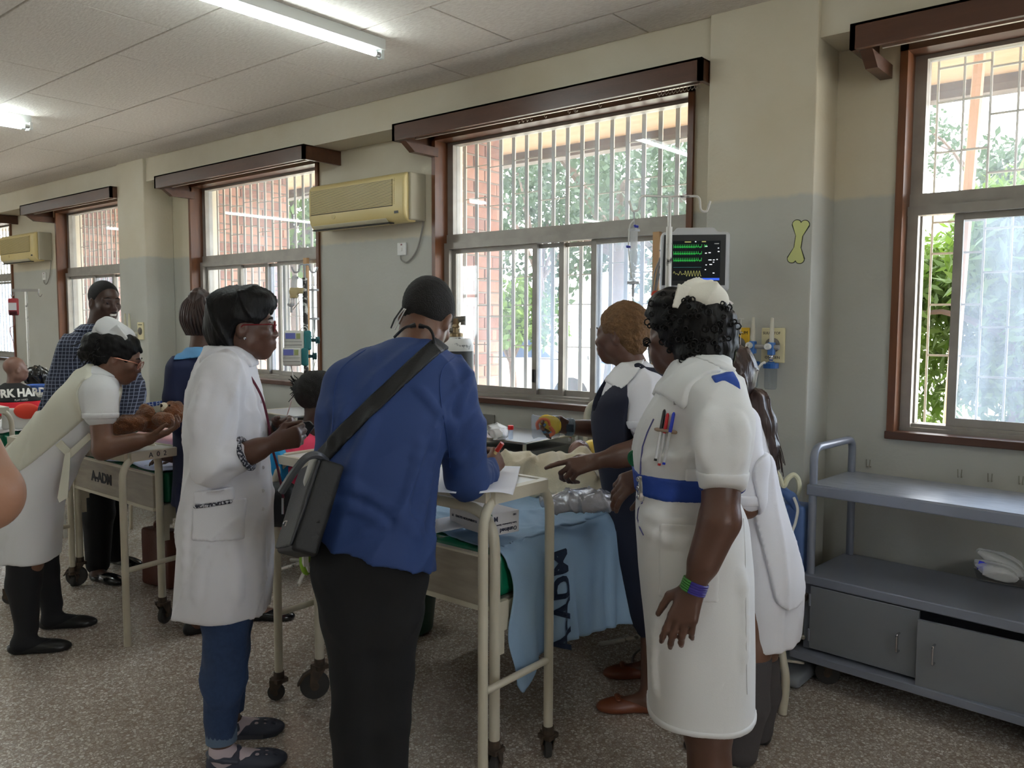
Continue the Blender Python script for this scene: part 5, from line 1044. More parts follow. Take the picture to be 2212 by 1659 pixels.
# ------------------------------------------------------------------ 1. woman in the white coat
def white_coat_woman():
    D = 2.87; f = nrm(HR*.98+HA*.18); l = np.cross(ZZ, f); P = lambda x, y, d=D: at(x, y, d)
    t = person('woman in a white coat and red glasses, in profile, holding a phone', P(490, 1600))
    b = SDF(); C = P(530, 704); R = basis(nrm(f*.995+HA*.06-ZZ*.02)); G = head(b, C, R, .98)
    b.cap(P(505, 735), P(487, 790), .052, .058, k=.03)
    b.loft([(P(490, 1130), .15, .11), (P(492, 985), .125, .095), (P(488, 850), .15, .10), (P(488, 785), .12, .06)], l, k=.03)
    wr = P(592, 957, 2.70); el = P(466, 1002, 2.69); sh = P(483, 812, 2.71); limb(b, sh, el, wr, [.05, .041, .026])
    b.cap(P(520, 990, 2.69), P(555, 972, 2.69), .040, .036, k=.02)
    hand(b, wr, P(636, 945, 2.69)-wr, nrm(HA*.9+ZZ*.1+HR*.2), nrm(ZZ+HR*.2), each=[(70, 75, 40), (78, 80, 45), (82, 82, 45), (84, 80, 45)], sc=.95, thumb=((.7, .6, .5), (.8, -.1, .7)))
    wl = P(600, 928, 2.98); ell_ = P(510, 985, 3.05); limb(b, P(483, 812, 3.03), ell_, wl, [.05, .041, .026])
    hand(b, wl, P(640, 915, 2.93)-wl, nrm(-HA*.8-ZZ*.2), nrm(ZZ+HR*.2), each=[(45, 55, 30), (55, 60, 35), (62, 62, 35), (68, 60, 35)], sc=.95)
    Hn, Hf = on_z(452, 1662, 0), on_z(458, 1592, 0); An, Af = P(477, 1592, 2.80), P(492, 1545, 3.02)
    limb(b, P(478, 1180, 2.80), P(486, 1395, 2.78), An, [.08, .058, .038]); limb(b, P(490, 1180, 2.95), P(496, 1395, 2.97), Af, [.08, .058, .038])
    foot(b, An, Hn, f); foot(b, Af, Hf, f)
    bo = b.obj('body', SK1, t, .0055, .004); eyes(bo, C, R, .98)
    # hair
    s = SDF(); s.ell(G(0, -.028, .046), (.090, .104, .090), R, k=.02); s.ell(G(0, .035, .085), (.070, .070, .050), R, k=.04); s.ell(G(0, -.075, -.01), (.072, .055, .07), R, k=.04); s.ell(G(.0, -.05, -.045), (.06, .045, .05), R, k=.04)
    s.ell(G(0, .115, -.01), (.085, .075, .085), R, k=.02, sub=True); s.ell(G(.085, .02, -.045), (.05, .05, .05), R, k=.02, sub=True); s.ell(G(-.085, .02, -.045), (.05, .05, .05), R, k=.02, sub=True)
    s.ridge(.008, 55, R[:, 1]*.6-R[:, 2], 3); s.noise(.006, 40, seed=4); s.obj('hair', HAIRM, bo, .0045, .004)
    # glasses
    RED = M('red_glasses', (112, 22, 28), .25); w = MB()
    for q in (-1, 1):
        w.tube([G(.036*q+.024*math.cos(a), .100, .0+.019*math.sin(a)) for a in np.linspace(0, 2*math.pi, 20, endpoint=False)], .0024, 6, closed=True)
        w.tube([G(.060*q, .100, .006), G(.075*q, .085, .008), G(.080*q, .0, .004), G(.078*q, -.02, -.012)], .0022, 6)
    w.tube([G(-.012, .102, .004), G(0, .105, .006), G(.012, .102, .004)], .0022, 6); gl = w.build('glasses', RED, t, smooth=True, kind=None)
    w = MB(); c = G(.081, .004, -.042); w.lathe(c, R[:, 0], [(.001, -.004), (.005, -.002), (.005, .002), (.001, .005)], 10); w.build('earring', CHROME, t, smooth=True)
    # coat
    c = SDF()
    c.loft([(P(479, 1316), .20, .158), (P(486, 1240), .20, .160), (P(490, 1150), .198, .154), (P(494, 1060), .178, .142), (P(494, 985), .165, .132), (P(492, 905), .175, .128), (P(489, 845), .185, .118), (P(488, 800), .16, .09), (P(492, 772), .078, .062)], l, k=.02, rnd=.012,
           fold=lambda th, u: .035*np.clip(.55-u, 0, 1)*np.sin(6*th+1)+.014*np.clip(.5-u, 0, 1)*np.sin(15*th))
    for dd in (2.72, 3.02): c.cap(P(484, 808, dd), P(488, 800, D), .066, .075, k=.05)
    c.path([P(483, 815, 2.70), P(456, 900, 2.675), P(460, 1003, 2.67), P(512, 990, 2.685)], [.068, .070, .066, .052], k=.03); c.path([P(483, 815, 3.04), P(470, 900, 3.08), P(500, 985, 3.06), P(545, 965, 3.02)], [.068, .068, .062, .05], k=.03)
    c.cut(P(528, 984, 2.69), P(560, 968, 2.69)-P(500, 1000, 2.69), k=.0) if False else None
    c.cap(P(487, 790), P(510, 735), .054, .050, k=.01, sub=True)
    for pts, r_ in [([(445, 815), (430, 880), (425, 950)], .009), ([(500, 830), (505, 900), (495, 960)], .008), ([(470, 1010), (495, 975), (520, 965)], .008), ([(450, 1020), (480, 1000), (510, 1000)], .008), ([(540, 840), (552, 930), (556, 1020)], .008), ([(440, 1180), (430, 1240), (425, 1300)], .010), ([(500, 1170), (510, 1240), (512, 1300)], .010), ([(540, 1150), (556, 1230), (552, 1295)], .010), ([(410, 1100), (402, 1180), (400, 1280)], .009)]:
        crease(c, pts, r_, 2.0, .5, .03)
    reg = lambda p: np.clip((1.15-p[:, 2])*3+.5, .45, 1)
    c.noise(.006, 20, (0, 0, 1), 5); c.ridge(.008, 26, ZZ*.8+HR*.4, 7)
    co = c.obj('white_coat', WHITEK, t, .0075, .004)
    s = wrap(c, .012, P(500, 768, D), (.09, .10, .035), np.stack([f, l, ZZ], 1)@rotm((0, 1, 0), 0)); s.cap(P(487, 790), P(510, 730), .052, .050, sub=True, k=.004); s.obj('collar', WHITEK, co, .006, .004)
    # pocket with patterned flap edge
    PAT = M('patterned_trim', (30, 32, 50), .7, var=(150, (210, 210, 216), .06, .56)); Rv = np.stack([RT, UP, FWD], 1)
    s = wrap(c, .008, P(480, 1118, 2.73), (.080, .066, .10), Rv); s.obj('patch_pocket', WHITEK, co, .006, .004)
    s = wrap(c, .011, P(470, 1068, 2.73), (.064, .022, .10), Rv@rotm((0, 0, 1), 8)); s.obj('pocket_flap', WHITEK, co, .006, .004)
    s = wrap(c, .014, P(470, 1085, 2.73), (.062, .006, .10), Rv@rotm((0, 0, 1), 8)); s.obj('pocket_trim', PAT, co, .004, .0)
    w = MB(); ax = nrm(P(560, 968, 2.69)-P(480, 1000, 2.69)); o = P(531, 980, 2.687); u = nrm(np.cross(ax, ZZ)); v = np.cross(ax, u)
    w.tube([o+(u*math.cos(a)+v*math.sin(a))*.050 for a in np.linspace(0, 2*math.pi, 30, endpoint=False)], .010, 8, closed=True); w.build('sleeve_trim', PAT, co, smooth=True)
    for y in (868, 935, 1010, 1060, 1100): p = hit_px(c, 568-(4 if y < 900 else 0), y, 2); w = MB(); n = nrm(EYE-p); w.lathe(p-n*.001, n, [(.006, 0), (.006, .003), (.001, .0035)], 10); w.build('button', M('pearl_button', (220, 220, 224), .2), co)
    # jeans
    j = SDF(); An2 = P(478, 1602, 2.80); j.path([P(482, 1180, 2.80), P(488, 1330, 2.785), P(486, 1400, 2.78), P(482, 1470, 2.785), An2], [.094, .080, .067, .065, .046], k=.02); j.path([P(494, 1180, 2.96), P(498, 1400, 2.98), P(494, 1556, 3.02)], [.094, .067, .048], k=.02)
    j.cut(An2, -ZZ); j.ridge(.006, 40, RT, 3); j.noise(.003, 40, seed=2); jo = j.obj('jeans', DENIM, t, .007, .004)
    w = MB(); o = P(478, 1586, 2.80); w.tube([o-ZZ*.022, o+ZZ*.022], [.051, .052], 20); w.build('turned_cuff', M('denim_light', (96, 116, 140), .85, bump=(200, .2)), jo, smooth=True)
    for nm, A, H, hl in (('near', An, Hn, 0), ('far', Af, Hf, 1)):
        s = SDF(); foot(s, A-ZZ*.045, H, f, g=.004); s.obj('sock', M('pale_sock', (206, 190, 196), .9), t, .006, .004)
        s = SDF(); g = shoe(s, H-f*.005, f, .262, .05); s.ell(g(.06, 0, .06), (.062, .030, .05), np.stack([f, np.cross(ZZ, f), ZZ], 1), k=.006, sub=True)
        fl = np.cross(ZZ, f)
        s.path([g(.10, .042, .042), g(.06, .05, .052), g(.02, .035, .055), g(.005, 0, .056), g(.02, -.035, .055), g(.06, -.05, .052), g(.10, -.042, .042)], [.010]*7, k=.006)
        s.path([g(.095, .03, .052), g(.10, 0, .062), g(.095, -.03, .052)], [.012]*3, k=.008)
        for i in range(4):
            for q in (-1, 0, 1): s.ell(g(.135+.03*i, q*.021*(1-.08*i), .056-.006*i-(.004 if q else 0)), (.008, .0045, .014), np.stack([f, fl, ZZ], 1), k=.002, sub=True)
        so = s.obj('clog', M('clog_navy_grey', (66, 70, 86), .5), t, .0045, .003)
        w = MB(); c0 = [g(x, y, .008) for x, y in ((-.006, 0), (.0, .03), (.05, .04), (.12, .041), (.19, .049), (.235, .035), (.254, 0), (.235, -.035), (.19, -.049), (.12, -.041), (.05, -.04), (.0, -.03))]; w.prism([q-ZZ*.008 for q in c0], ZZ, .016); w.build('sole', M('clog_sole', (80, 82, 92), .7), so)
    # phone, watch, lanyard
    ph = thing('mobile_phone', P(638, 930, 2.90), 'dark mobile phone held by the woman in the white coat', 'phone'); s = SDF(); s.box(P(630, 932, 2.86), (.034, .072, .0045), np.stack([nrm(HA*.7+ZZ*.7), nrm(P(650, 915, 2.88)-P(610, 945, 2.86)), nrm(np.cross(nrm(HA*.7+ZZ*.7), nrm(P(650, 915, 2.88)-P(610, 945, 2.86))))], 1), .004); s.obj('phone_body', M('phone_black', (30, 32, 38), .15), ph, .004)
    w = MB(); o = wl-nrm(wl-ell_)*-.012; ax = nrm(wl-ell_); u = nrm(np.cross(ax, ZZ)); v = np.cross(ax, u); w.tube([o+(u*math.cos(a)+v*math.sin(a))*.031 for a in np.linspace(0, 6.283, 24, endpoint=False)], .008, 8, closed=True); w.build('wrist_strap', BLACKP, t, smooth=True)
    LAN = M('maroon_lanyard', (96, 28, 50), .7); tube_obj('lanyard', spline([P(512, 778, 2.78), P(527, 793, 2.78), P(562, 850, 2.80), P(578, 905, 2.83), P(586, 960, 2.86), P(597, 1000, 2.86), P(606, 1040, 2.86), P(612, 1075, 2.88)], 6), .0045, LAN, t)
    return t
# ------------------------------------------------------------------ 2. man in the blue tunic
def blue_man():
    P = at; f = nrm(HA*.96+HR*.28); rt = np.cross(f, ZZ)
    t = person('man in blue tunic and black trousers with back turned, bending over the bed table', P(800, 1700, 2.38))
    b = SDF(); C = P(922, 686, 2.64); up = nrm(UP*.80+RT*.27+FWD*.52); fw = nrm(FWD*.85-UP*.45+RT*.18); R = basis(fw, up); G = head(b, C, R, 1.03)
    b.cap(P(912, 715, 2.62), P(890, 775, 2.57), .058, .064, k=.03)
    b.loft([(P(800, 1210, 2.38), .15, .11), (P(815, 1000, 2.44), .14, .10), (P(845, 830, 2.55), .17, .09), (P(880, 775, 2.57), .10, .06)], rt, k=.03)
    shR, elR, wrR = P(972, 830, 2.58), P(1010, 1034, 2.60), P(1056, 1018, 2.80); limb(b, shR, elR, wrR, [.055, .045, .029]); 
    hand(b, wrR, P(1078, 985, 2.88)-wrR, nrm(-HR*.7+HA*.2-ZZ*.4), nrm(-HA*.4+ZZ*.5-HR*.6), each=[(55, 60, 40), (60, 65, 40), (65, 70, 40), (70, 70, 40)], thumb=((.8, .3, .5), (.8, -.1, .6)), sc=1.05)
    shL, elL, wrL = P(748, 825, 2.52), P(722, 985, 2.47), P(800, 1015, 2.78); limb(b, shL, elL, wrL, [.055, .045, .029]); hand(b, wrL, HA*.7+HR*.6, -ZZ, HR, sc=1.05)
    kL, kR, aL, aR = P(772, 1465, 2.36), P(836, 1465, 2.38), np.array([0, 0, 0]), 0
    fL = P(772, 1800, 2.33); fR = P(832, 1790, 2.38); aL = np.array([fL[0], fL[1], .09]); aR = np.array([fR[0], fR[1], .09])
    limb(b, P(755, 1230, 2.38), kL, aL, [.085, .06, .042]); limb(b, P(845, 1230, 2.40), kR, aR, [.085, .06, .042]); foot(b, aL, aL-f*.05, f); foot(b, aR, aR-f*.05, f)
    bo = b.obj('body', SK2, t, .0055, .004); eyes(bo, C, R, 1.03)
    s = SDF(); s.ell(G(0, -.014, .032), np.array([.0785, .101, .0925])*1.03, R, k=.01); s.cut(G(0, .066, .03), R@np.array([0, 1, -.35]), k=.02); s.cut(G(0, -.05, -.045), R@np.array([0, -.15, -1]), k=.02); s.cut(G(0, .02, -.012), R@np.array([0, .65, -1]), k=.01); s.noise(.0012, 300, seed=1); s.obj('cropped_hair', HAIRC, bo, .005, .004)
    c = SDF()
    c.loft([(P(802, 1300, 2.36), .168, .135), (P(803, 1210, 2.37), .166, .133), (P(806, 1100, 2.41), .163, .13), (P(818, 1000, 2.45), .168, .13), (P(832, 910, 2.50), .188, .13), (P(848, 840, 2.54), .198, .115), (P(868, 795, 2.565), .17, .095), (P(890, 757, 2.585), .085, .068)], rt, k=.02, fold=lambda th, u: .02*np.clip(.5-u, 0, 1)*np.sin(5*th+.5))
    c.cap(P(755, 830, 2.52), P(870, 805, 2.56), .072, .085, k=.06); c.cap(P(970, 835, 2.58), P(880, 805, 2.56), .075, .085, k=.06)
    c.path([P(968, 838, 2.58), P(996, 930, 2.575), P(1010, 1032, 2.60), P(1048, 1022, 2.76)], [.076, .074, .066, .046], k=.03); c.path([P(752, 832, 2.52), P(728, 910, 2.48), P(722, 988, 2.46), P(790, 1012, 2.74)], [.074, .068, .062, .046], k=.03)
    pl, pr_ = P(690, 1155, 2.36), P(918, 1222, 2.36); q = nrm(pr_-pl); nn = nrm(np.cross(q, HA)); nn = nn if nn[2] < 0 else -nn; c.cut(pl, nn)
    for pts, r_ in [([(1012, 815), (992, 850), (976, 905)], .010), ([(1022, 850), (1000, 885), (972, 930)], .009), ([(1034, 905), (1012, 925), (985, 975)], .009), ([(962, 905), (978, 950), (996, 1000)], .008), ([(1040, 960), (1020, 1000), (990, 1035)], .008), ([(712, 860), (728, 905), (722, 960)], .010), ([(738, 850), (748, 905), (742, 965)], .008), ([(905, 960), (880, 1060), (860, 1160)], .008), ([(940, 930), (925, 1030), (905, 1130)], .008), ([(702, 1040), (780, 1062), (850, 1105), (905, 1170)], .011), ([(705, 1085), (770, 1100), (830, 1135)], .009), ([(760, 1010), (790, 950), (810, 900)], .007), ([(900, 840), (930, 870), (950, 905)], .007)]:
        crease(c, pts, r_, 1.6, .45, .028)
    c.cap(P(890, 780, 2.57), P(912, 715, 2.62), .066, .062, k=.008, sub=True)
    c.noise(.008, 16, P(832, 910, 2.5)-P(802, 1210, 2.37), 5); c.ridge(.008, 22, P(945, 745, 2.5)-P(750, 1100, 2.4), 8); c.ridge(.006, 34, ZZ*.5+RT, 12)
    co = c.obj('blue_tunic', BLUES, t, .0075, .004)
    Rv = np.stack([RT, UP, FWD], 1)
    # raglan seams
    for pts in ([(985, 770), (955, 800), (952, 860), (968, 960), (972, 1010)], [(838, 728), (775, 765), (735, 800), (722, 850), (718, 930)]):
        tube_obj('seam', [p-FWD*.0005 for p in (hit_px(c, x, y, 1.8) for x, y in [tuple(q[:2]) for q in spline([np.array([*p_, 0.]) for p_ in pts], 5)]) if abs(c.evalp(p[None])[0]) < .01], .0016, M('blue_seam', (34, 62, 120), .8), co, 6)
    j = SDF(); j.ell(P(797, 1215, 2.385), (.165, .13, .15), np.stack([rt, f, ZZ], 1), k=.05)
    j.path([P(757, 1250, 2.38), P(766, 1330, 2.37), P(776, 1450, 2.355), P(776, 1560, 2.35), aL+ZZ*.03], [.103, .094, .078, .073, .062], k=.04); j.path([P(840, 1250, 2.40), P(836, 1330, 2.39), P(832, 1450, 2.375), P(826, 1560, 2.37), aR+ZZ*.03], [.106, .098, .078, .073, .062], k=.04)
    j.ridge(.006, 26, RT, 3); j.obj('black_trousers', BLACKT, t, .008, .004)
    for a in (aL, aR): s = SDF(); shoe(s, a-f*.06, f, .28); s.obj('shoe', SHOEB, t, .008)
    # stethoscope and mask loop, spectacles arm
    BLK_ = M('stethoscope_black', (20, 20, 24), .3)
    w = MB(); w.tube(spline([P(889, 704, 2.52), P(876, 707, 2.5), P(864, 716, 2.5), P(852, 728, 2.52)], 5), .0045, 7); w.tube([P(897, 702, 2.52), P(886, 705, 2.515)], [.008, .006], 8); w.tube(spline([P(908, 704, 2.52), P(925, 708, 2.5), P(935, 722, 2.49), P(938, 742, 2.49)], 5), .0045, 7); w.tube([P(906, 704, 2.52), P(917, 706, 2.515)], [.008, .006], 8); w.build('stethoscope', BLK_, t, smooth=True)
    w = MB(); w.tube(spline([P(876, 668, 2.56), P(864, 690, 2.6), P(853, 712, 2.62)], 5), .0022, 6); w.tube(spline([P(873, 667, 2.56), P(860, 684, 2.6), P(848, 708, 2.62)], 5), .0022, 6); w.build('mask_loop', WHITEP, t)
    w = MB(); w.tube([P(870, 664, 2.57), P(852, 690, 2.64), P(845, 708, 2.68)], .003, 6); w.build('spectacles', BLACKP, t)
    # shoulder bag with strap across the back
    bag = thing('shoulder_bag', P(655, 1120, 2.25), 'black shoulder bag with flap and stud hanging at the side of the man in blue', 'bag')
    LB = M('bag_black', (15, 15, 17), .55, bump=(160, .15)); LF = M('bag_flap', (36, 37, 40), .42, bump=(90, .12))
    a, e = P(688, 1015, 2.30), P(626, 1205, 2.22); mid = P(700, 872, 2.3)
    st = wrap(c, .008, P(822, 870, 2.5), (.30, .0245, .30), np.stack([nrm(P(690, 1000, 2.4)-P(945, 742, 2.4)), nrm(np.cross(FWD, nrm(P(690, 1000, 2.4)-P(945, 742, 2.4)))), FWD], 1)); st.obj('strap', LB, bag, .006, .004)
    lg = nrm(e-a); th = nrm(RT*.9-UP*.28+FWD*.35); th = nrm(th-lg*(th@lg)); wd = np.cross(lg, th); R = np.stack([lg, th, wd], 1); cc = (a+e)/2+FWD*.06
    s = SDF(); s.box(cc, (.128, .036, .125), R, .012); s.noise(.003, 20, seed=3); s.obj('bag_body', LB, bag, .006, .004)
    s = SDF(); s.box(cc-th*.038, (.120, .006, .128), R, .005); s.noise(.003, 22, seed=5); fo = s.obj('flap', LF, bag, .005, .003)
    p = hit_px(s, 618, 1131, 1.5); p = p if abs(s.evalp(p[None])[0]) < .01 else hit_px(s, 632, 1131, 1.5); p = p if abs(s.evalp(p[None])[0]) < .01 else cc-th*.046; w = MB(); w.lathe(p, nrm(EYE-p), [(.008, -.001), (.009, .002), (.006, .004), (.003, .003), (.001, .003)], 14); w.build('press_stud', CHROME, bag, smooth=True)
    w = MB(); w.tube(spline([P(608, 1062, 2.24), P(632, 1024, 2.22), P(660, 990, 2.22), P(685, 983, 2.24), P(704, 996, 2.28)], 6), .011, 8); w.build('carry_handle', M('handle_grey', (70, 72, 76), .35), bag, smooth=True)
    s = SDF(); s.cap(P(687, 1003, 2.27), P(676, 1040, 2.27), .026); s.obj('white_bottle', M('bottle_white', (198, 198, 194), .35), None, .005); tag(bpy.data.objects['white_bottle'], 'white bottle sticking out of the black shoulder bag', 'bottle')
    # pen
    pn = thing('marker_pen', P(1076, 972, 2.83), 'red and cream marker pen in the hand of the man in blue', 'pen'); w = MB(); w.cyl(P(1055, 1000, 2.86), P(1073, 974, 2.84), .0065, 10); w.build('pen_barrel', M('pen_cream', (226, 206, 150), .4), pn, smooth=True); w = MB(); w.cyl(P(1073, 974, 2.84), P(1085, 957, 2.83), .0085, 10); w.build('pen_cap', M('pen_red', (190, 40, 24), .35), pn, smooth=True)
    return t
# ------------------------------------------------------------------ 3. foreground nurse with white cap and blue belt
def cap_nurse():
    P = at; f = nrm(-HR*.985+HA*.12); l = np.cross(ZZ, f)
    t = person('nurse in white dress with broad blue belt, epaulette and white cap, in the foreground', P(1510, 1800, 2.3))
    b = SDF(); C = P(1478, 722, 2.36); R = basis(nrm(-HR*.80+HA*.60)); G = head(b, C, R, .99); b.cap(P(1490, 755, 2.35), P(1512, 815, 2.32), .052, .058, k=.03)
    b.loft([(P(1500, 1180, 2.3), .15, .11), (P(1485, 1055, 2.3), .13, .10), (P(1492, 920, 2.3), .15, .10), (P(1512, 820, 2.3), .12, .06)], l, k=.03)
    sh, el, wr = P(1562, 885, 2.11), P(1556, 1122, 2.045), P(1499, 1268, 2.06); limb(b, sh, el, wr, [.055, .046, .0265], .02); b.cap(P(1552, 1130, 2.05), P(1520, 1215, 2.05), .046, .038, k=.02)
    hand(b, wr, P(1462, 1372, 2.05)-wr, nrm(HA*.9+HR*.45), nrm(-HR*.85-HA*.35), each=[(10, 22, 14), (14, 26, 16), (18, 28, 18), (22, 30, 20)], spread=6, sc=.98, thumb=((.62, .75, .15), (.92, .25, .25)))
    shR, elR, wrR = P(1530, 885, 2.48), P(1472, 1030, 2.56), P(1400, 1022, 2.44); limb(b, shR, elR, wrR, [.055, .046, .028])
    hand(b, wrR, P(1340, 1050, 2.40)-wrR, nrm(-ZZ*.7+HA*.5), nrm(-HA*.9-ZZ*.3), each=[(30, 35, 20), (38, 40, 22), (45, 42, 24), (50, 45, 25)], sc=.98, thumb=((.6, .6, .4), (.7, .0, .7)))
    for kx, dd in ((1530, 2.24), (1525, 2.40)):
        a = np.array([*P(kx+5, 1850, dd)[:2], .09]); limb(b, P(kx-20, 1250, dd), P(kx, 1580, dd), a, [.085, .063, .038]); foot(b, a, a-f*.05, f); b.ell(P(kx+6, 1690, dd), (.052, .052, .10), k=.03)
        s = SDF(); shoe(s, a-f*.06, f, .24); s.obj('shoe', SHOEB, t, .008)
    bo = b.obj('body', SK1, t, .005, .004); eyes(bo, C, R, .99)
    # hair: curly, with a black claw clip
    s = SDF(); hc = P(1494, 718, 2.35); s.ell(G(0, -.03, .03), (.100, .115, .098), R, k=.02); s.ell(G(0, -.09, -.02), (.085, .06, .085), R, k=.04); s.ell(G(-.03, -.06, -.07), (.07, .06, .05), R, k=.04); s.ell(G(0, .03, .07), (.085, .08, .06), R, k=.04)
    s.ell(G(0, .125, -.02), (.075, .075, .085), R, k=.015, sub=True)
    s.noise(.006, 75, seed=4); s.noise(.005, 140, seed=6); s.obj('hair', HAIRM, bo, .0045, .003)
    r = np.random.default_rng(5); w = MB()
    hs = s
    for i in range(150):
        px, py = r.uniform(1398, 1596), r.uniform(635, 835)
        rr_ = _ray(px, py); p = hit(hs, EYE+rr_*1.9, rr_, 60, .9)
        if hs.evalp(p[None])[0] > .004: continue
        n = nrm(EYE-p); u = nrm(np.cross(n, r.normal(size=3))); v = np.cross(n, u); q = r.uniform(.005, .009)
        w.tube([p+n*(.001+.0016*k*.5)+(u*math.cos(.9*k)+v*math.sin(.9*k))*q for k in range(9)], .0023, 5)
    for i in range(60):                                                          # loose curls along the outline
        a = r.uniform(0, 6.28); px, py = 1494+98*math.cos(a), 722+100*math.sin(a)
        if py > 800 or (px < 1440 and py > 745) : continue
        p = P(px, py, 2.35); u, v = RT, UP; q = r.uniform(.005, .010); w.tube([p+FWD*.002*k+(u*math.cos(.8*k)+v*math.sin(.8*k))*q for k in range(8)], .0022, 5)
    w.build('curls', HAIRM, bo, smooth=True, kind='stuff')
    cl = MB(); cp = P(1574, 745, 2.31)
    for k in range(7): z = .035-.0115*k; cl.tube(spline([cp+UP*z+RT*.004, cp+UP*z-RT*.006-FWD*.012, cp+UP*(z-.002)-RT*.026-FWD*.014], 4), [.0032]*8+[.0016], 6)
    cl.tube(spline([P(1562, 690, 2.30), P(1580, 712, 2.30), P(1586, 745, 2.30), P(1580, 785, 2.30), P(1560, 812, 2.30)], 6), .0065, 8); cl.box(cp+[-.012, -.012, -.02], cp+[.016, .012, .018], bev=.004); cl.build('claw_clip', M('clip_gloss', (10, 10, 12), .08), t, smooth=True)
    # cap
    s = SDF(); cr = P(1512, 650, 2.33); Rc = np.stack([RT, UP, FWD], 1)@rotm((0, 0, 1), -14); H = lambda x, y, z: cr+Rc@np.array([x, y, z])
    s.ell(H(-.005, .0, .0), (.070, .046, .075), Rc, k=.02); s.ell(H(.03, .0, -.02), (.040, .045, .06), Rc, k=.03); s.ell(H(0, -.075, .02), (.12, .045, .12), Rc, k=.01, sub=True); s.ridge(.010, 50, Rc@np.array([.4, 1, 0]), 3); s.noise(.004, 40, seed=2); s.obj('nurse_cap', M('cap_cotton', (226, 222, 210), .8, bump=(200, .1)), t, .0045, .003)
    s = SDF(); s.box(H(-.045, -.012, -.055), (.040, .034, .003), Rc@rotm((0, 1, 0), -18), .002, k=.004); s.obj('cap_band', M('cap_cotton', (0, 0, 0)), t, .004)
    w = MB(); q0 = [P(1543, 625, 2.33), P(1585, 655, 2.37), P(1562, 676, 2.35), P(1540, 668, 2.33)]; w.prism(q0, FWD, .003); w.build('cap_tail', M('cap_tail', (226, 220, 216), .7), t)
    # dress
    c = SDF()
    c.loft([(P(1512, 1538, 2.30), .175, .142), (P(1511, 1400, 2.30), .185, .145), (P(1505, 1290, 2.30), .19, .150), (P(1499, 1200, 2.30), .188, .153), (P(1489, 1110, 2.30), .172, .147), (P(1481, 1052, 2.30), .155, .134), (P(1484, 985, 2.30), .165, .146), (P(1494, 920, 2.30), .178, .143), (P(1507, 865, 2.30), .185, .122), (P(1514, 822, 2.30), .155, .092), (P(1513, 790, 2.31), .074, .062)], l, k=.02, rnd=.008, fold=lambda th, u: .014*np.clip(.5-u, 0, 1)*np.sin(5*th))
    for dd in (2.13, 2.47): c.cap(P(1545, 858, dd), P(1514, 840, 2.30), .066, .085, k=.05)
    slv = SDF()
    c.loft([(P(1561, 1054, 2.045), .050, .062), (P(1561, 985, 2.06), .062, .072), (P(1562, 905, 2.09), .074, .078), (P(1552, 850, 2.13), .06, .065)], f, k=.035, rnd=.006)
    c.loft([(P(1490, 1030, 2.53), .050, .060), (P(1520, 905, 2.48), .07, .075), (P(1530, 850, 2.45), .06, .065)], f, k=.035, rnd=.006)
    c.cap(P(1512, 810, 2.32), P(1494, 745, 2.36), .060, .060, k=.006, sub=True)
    for pts, r_ in [([(1525, 1000), (1520, 940), (1540, 890)], .008), ([(1590, 1010), (1598, 950), (1590, 900)], .009), ([(1440, 1010), (1470, 985), (1500, 975)], .006), ([(1392, 1000), (1420, 985), (1450, 990)], .006), ([(1400, 1110), (1440, 1125), (1490, 1122)], .007), ([(1395, 1140), (1440, 1165), (1500, 1180)], .007), ([(1600, 1240), (1606, 1340), (1604, 1440)], .008), ([(1420, 1350), (1415, 1430), (1420, 1500)], .007)]:
        crease(c, pts, r_, 1.6, .5, .03)
    lowreg = lambda p: np.clip((1.25-p[:, 2])*2, .25, 1)
    c.noise(.0045, 17, ZZ, 3); c.ridge(.007, 24, ZZ+HR*.5, 14, lambda p: np.clip((p[:, 2]-.75)*3, .15, 1)); co = c.obj('white_dress', WHITEU, t, .007, .004)
    Rv = np.stack([RT, UP, FWD], 1); Rw = np.stack([HR, HA, ZZ], 1)
    zb = P(1450, 1054, 2.2)[2]
    s = wrap(c, .006, [*P(1483, 1054, 2.30)[:2], zb+.003], (.20, .25, .029), Rw@rotm((0, 1, 0), 0)); s.cap(el, wr, .075, .05, k=.002, sub=True); s.obj('blue_belt', M('belt_blue', (24, 62, 150), .7, bump=(300, .1)), t, .006, .004)
    w = MB(); p0 = hit_px(c, 1383, 1054, 1.8)-FWD*.004; w.box((-.006, -.034, -.012), (.010, .034, .02), T=lambda q: p0+RT*q[0]+UP*q[1]+FWD*q[2], bev=.004)
    for k in (-.024, 0, .024): w.lathe(p0+UP*k-RT*.008, -RT, [(.008, -.01), (.008, 0), (.001, .004)], 10)
    w.build('belt_buckle', CHROME, t, smooth=True)
    s = wrap(c, .010, P(1552, 835, 2.16), (.030, .034, .10), Rv@rotm((0, 0, 1), 12)); s.obj('epaulette', M('epaulette_blue', (34, 72, 160), .7), co, .005, .003)
    s = wrap(c, .009, P(1478, 820, 2.24), (.034, .075, .13), Rv@rotm((0, 0, 1), -44)); s.cap(P(1512, 810, 2.32), P(1494, 745, 2.36), .058, .058, k=.003, sub=True); s.obj('lapel_collar', WHITEU, co, .0055, .004)
    s = wrap(c, .012, P(1535, 770, 2.30), (.05, .034, .14), Rv@rotm((0, 0, 1), -30)); s.cap(P(1512, 810, 2.32), P(1494, 745, 2.36), .058, .058, k=.003, sub=True); s.obj('collar_stand', WHITEU, co, .0055, .004)
    s = wrap(c, .0035, P(1483, 1210, 2.16), (.072, .098, .10), Rv); s.obj('hip_pocket', WHITEU, co, .0055, .004)
    s = wrap(c, .004, P(1512, 1535, 2.30), (.3, .3, .026), Rw); s.obj('hem_band', WHITEU, co, .008, .004)
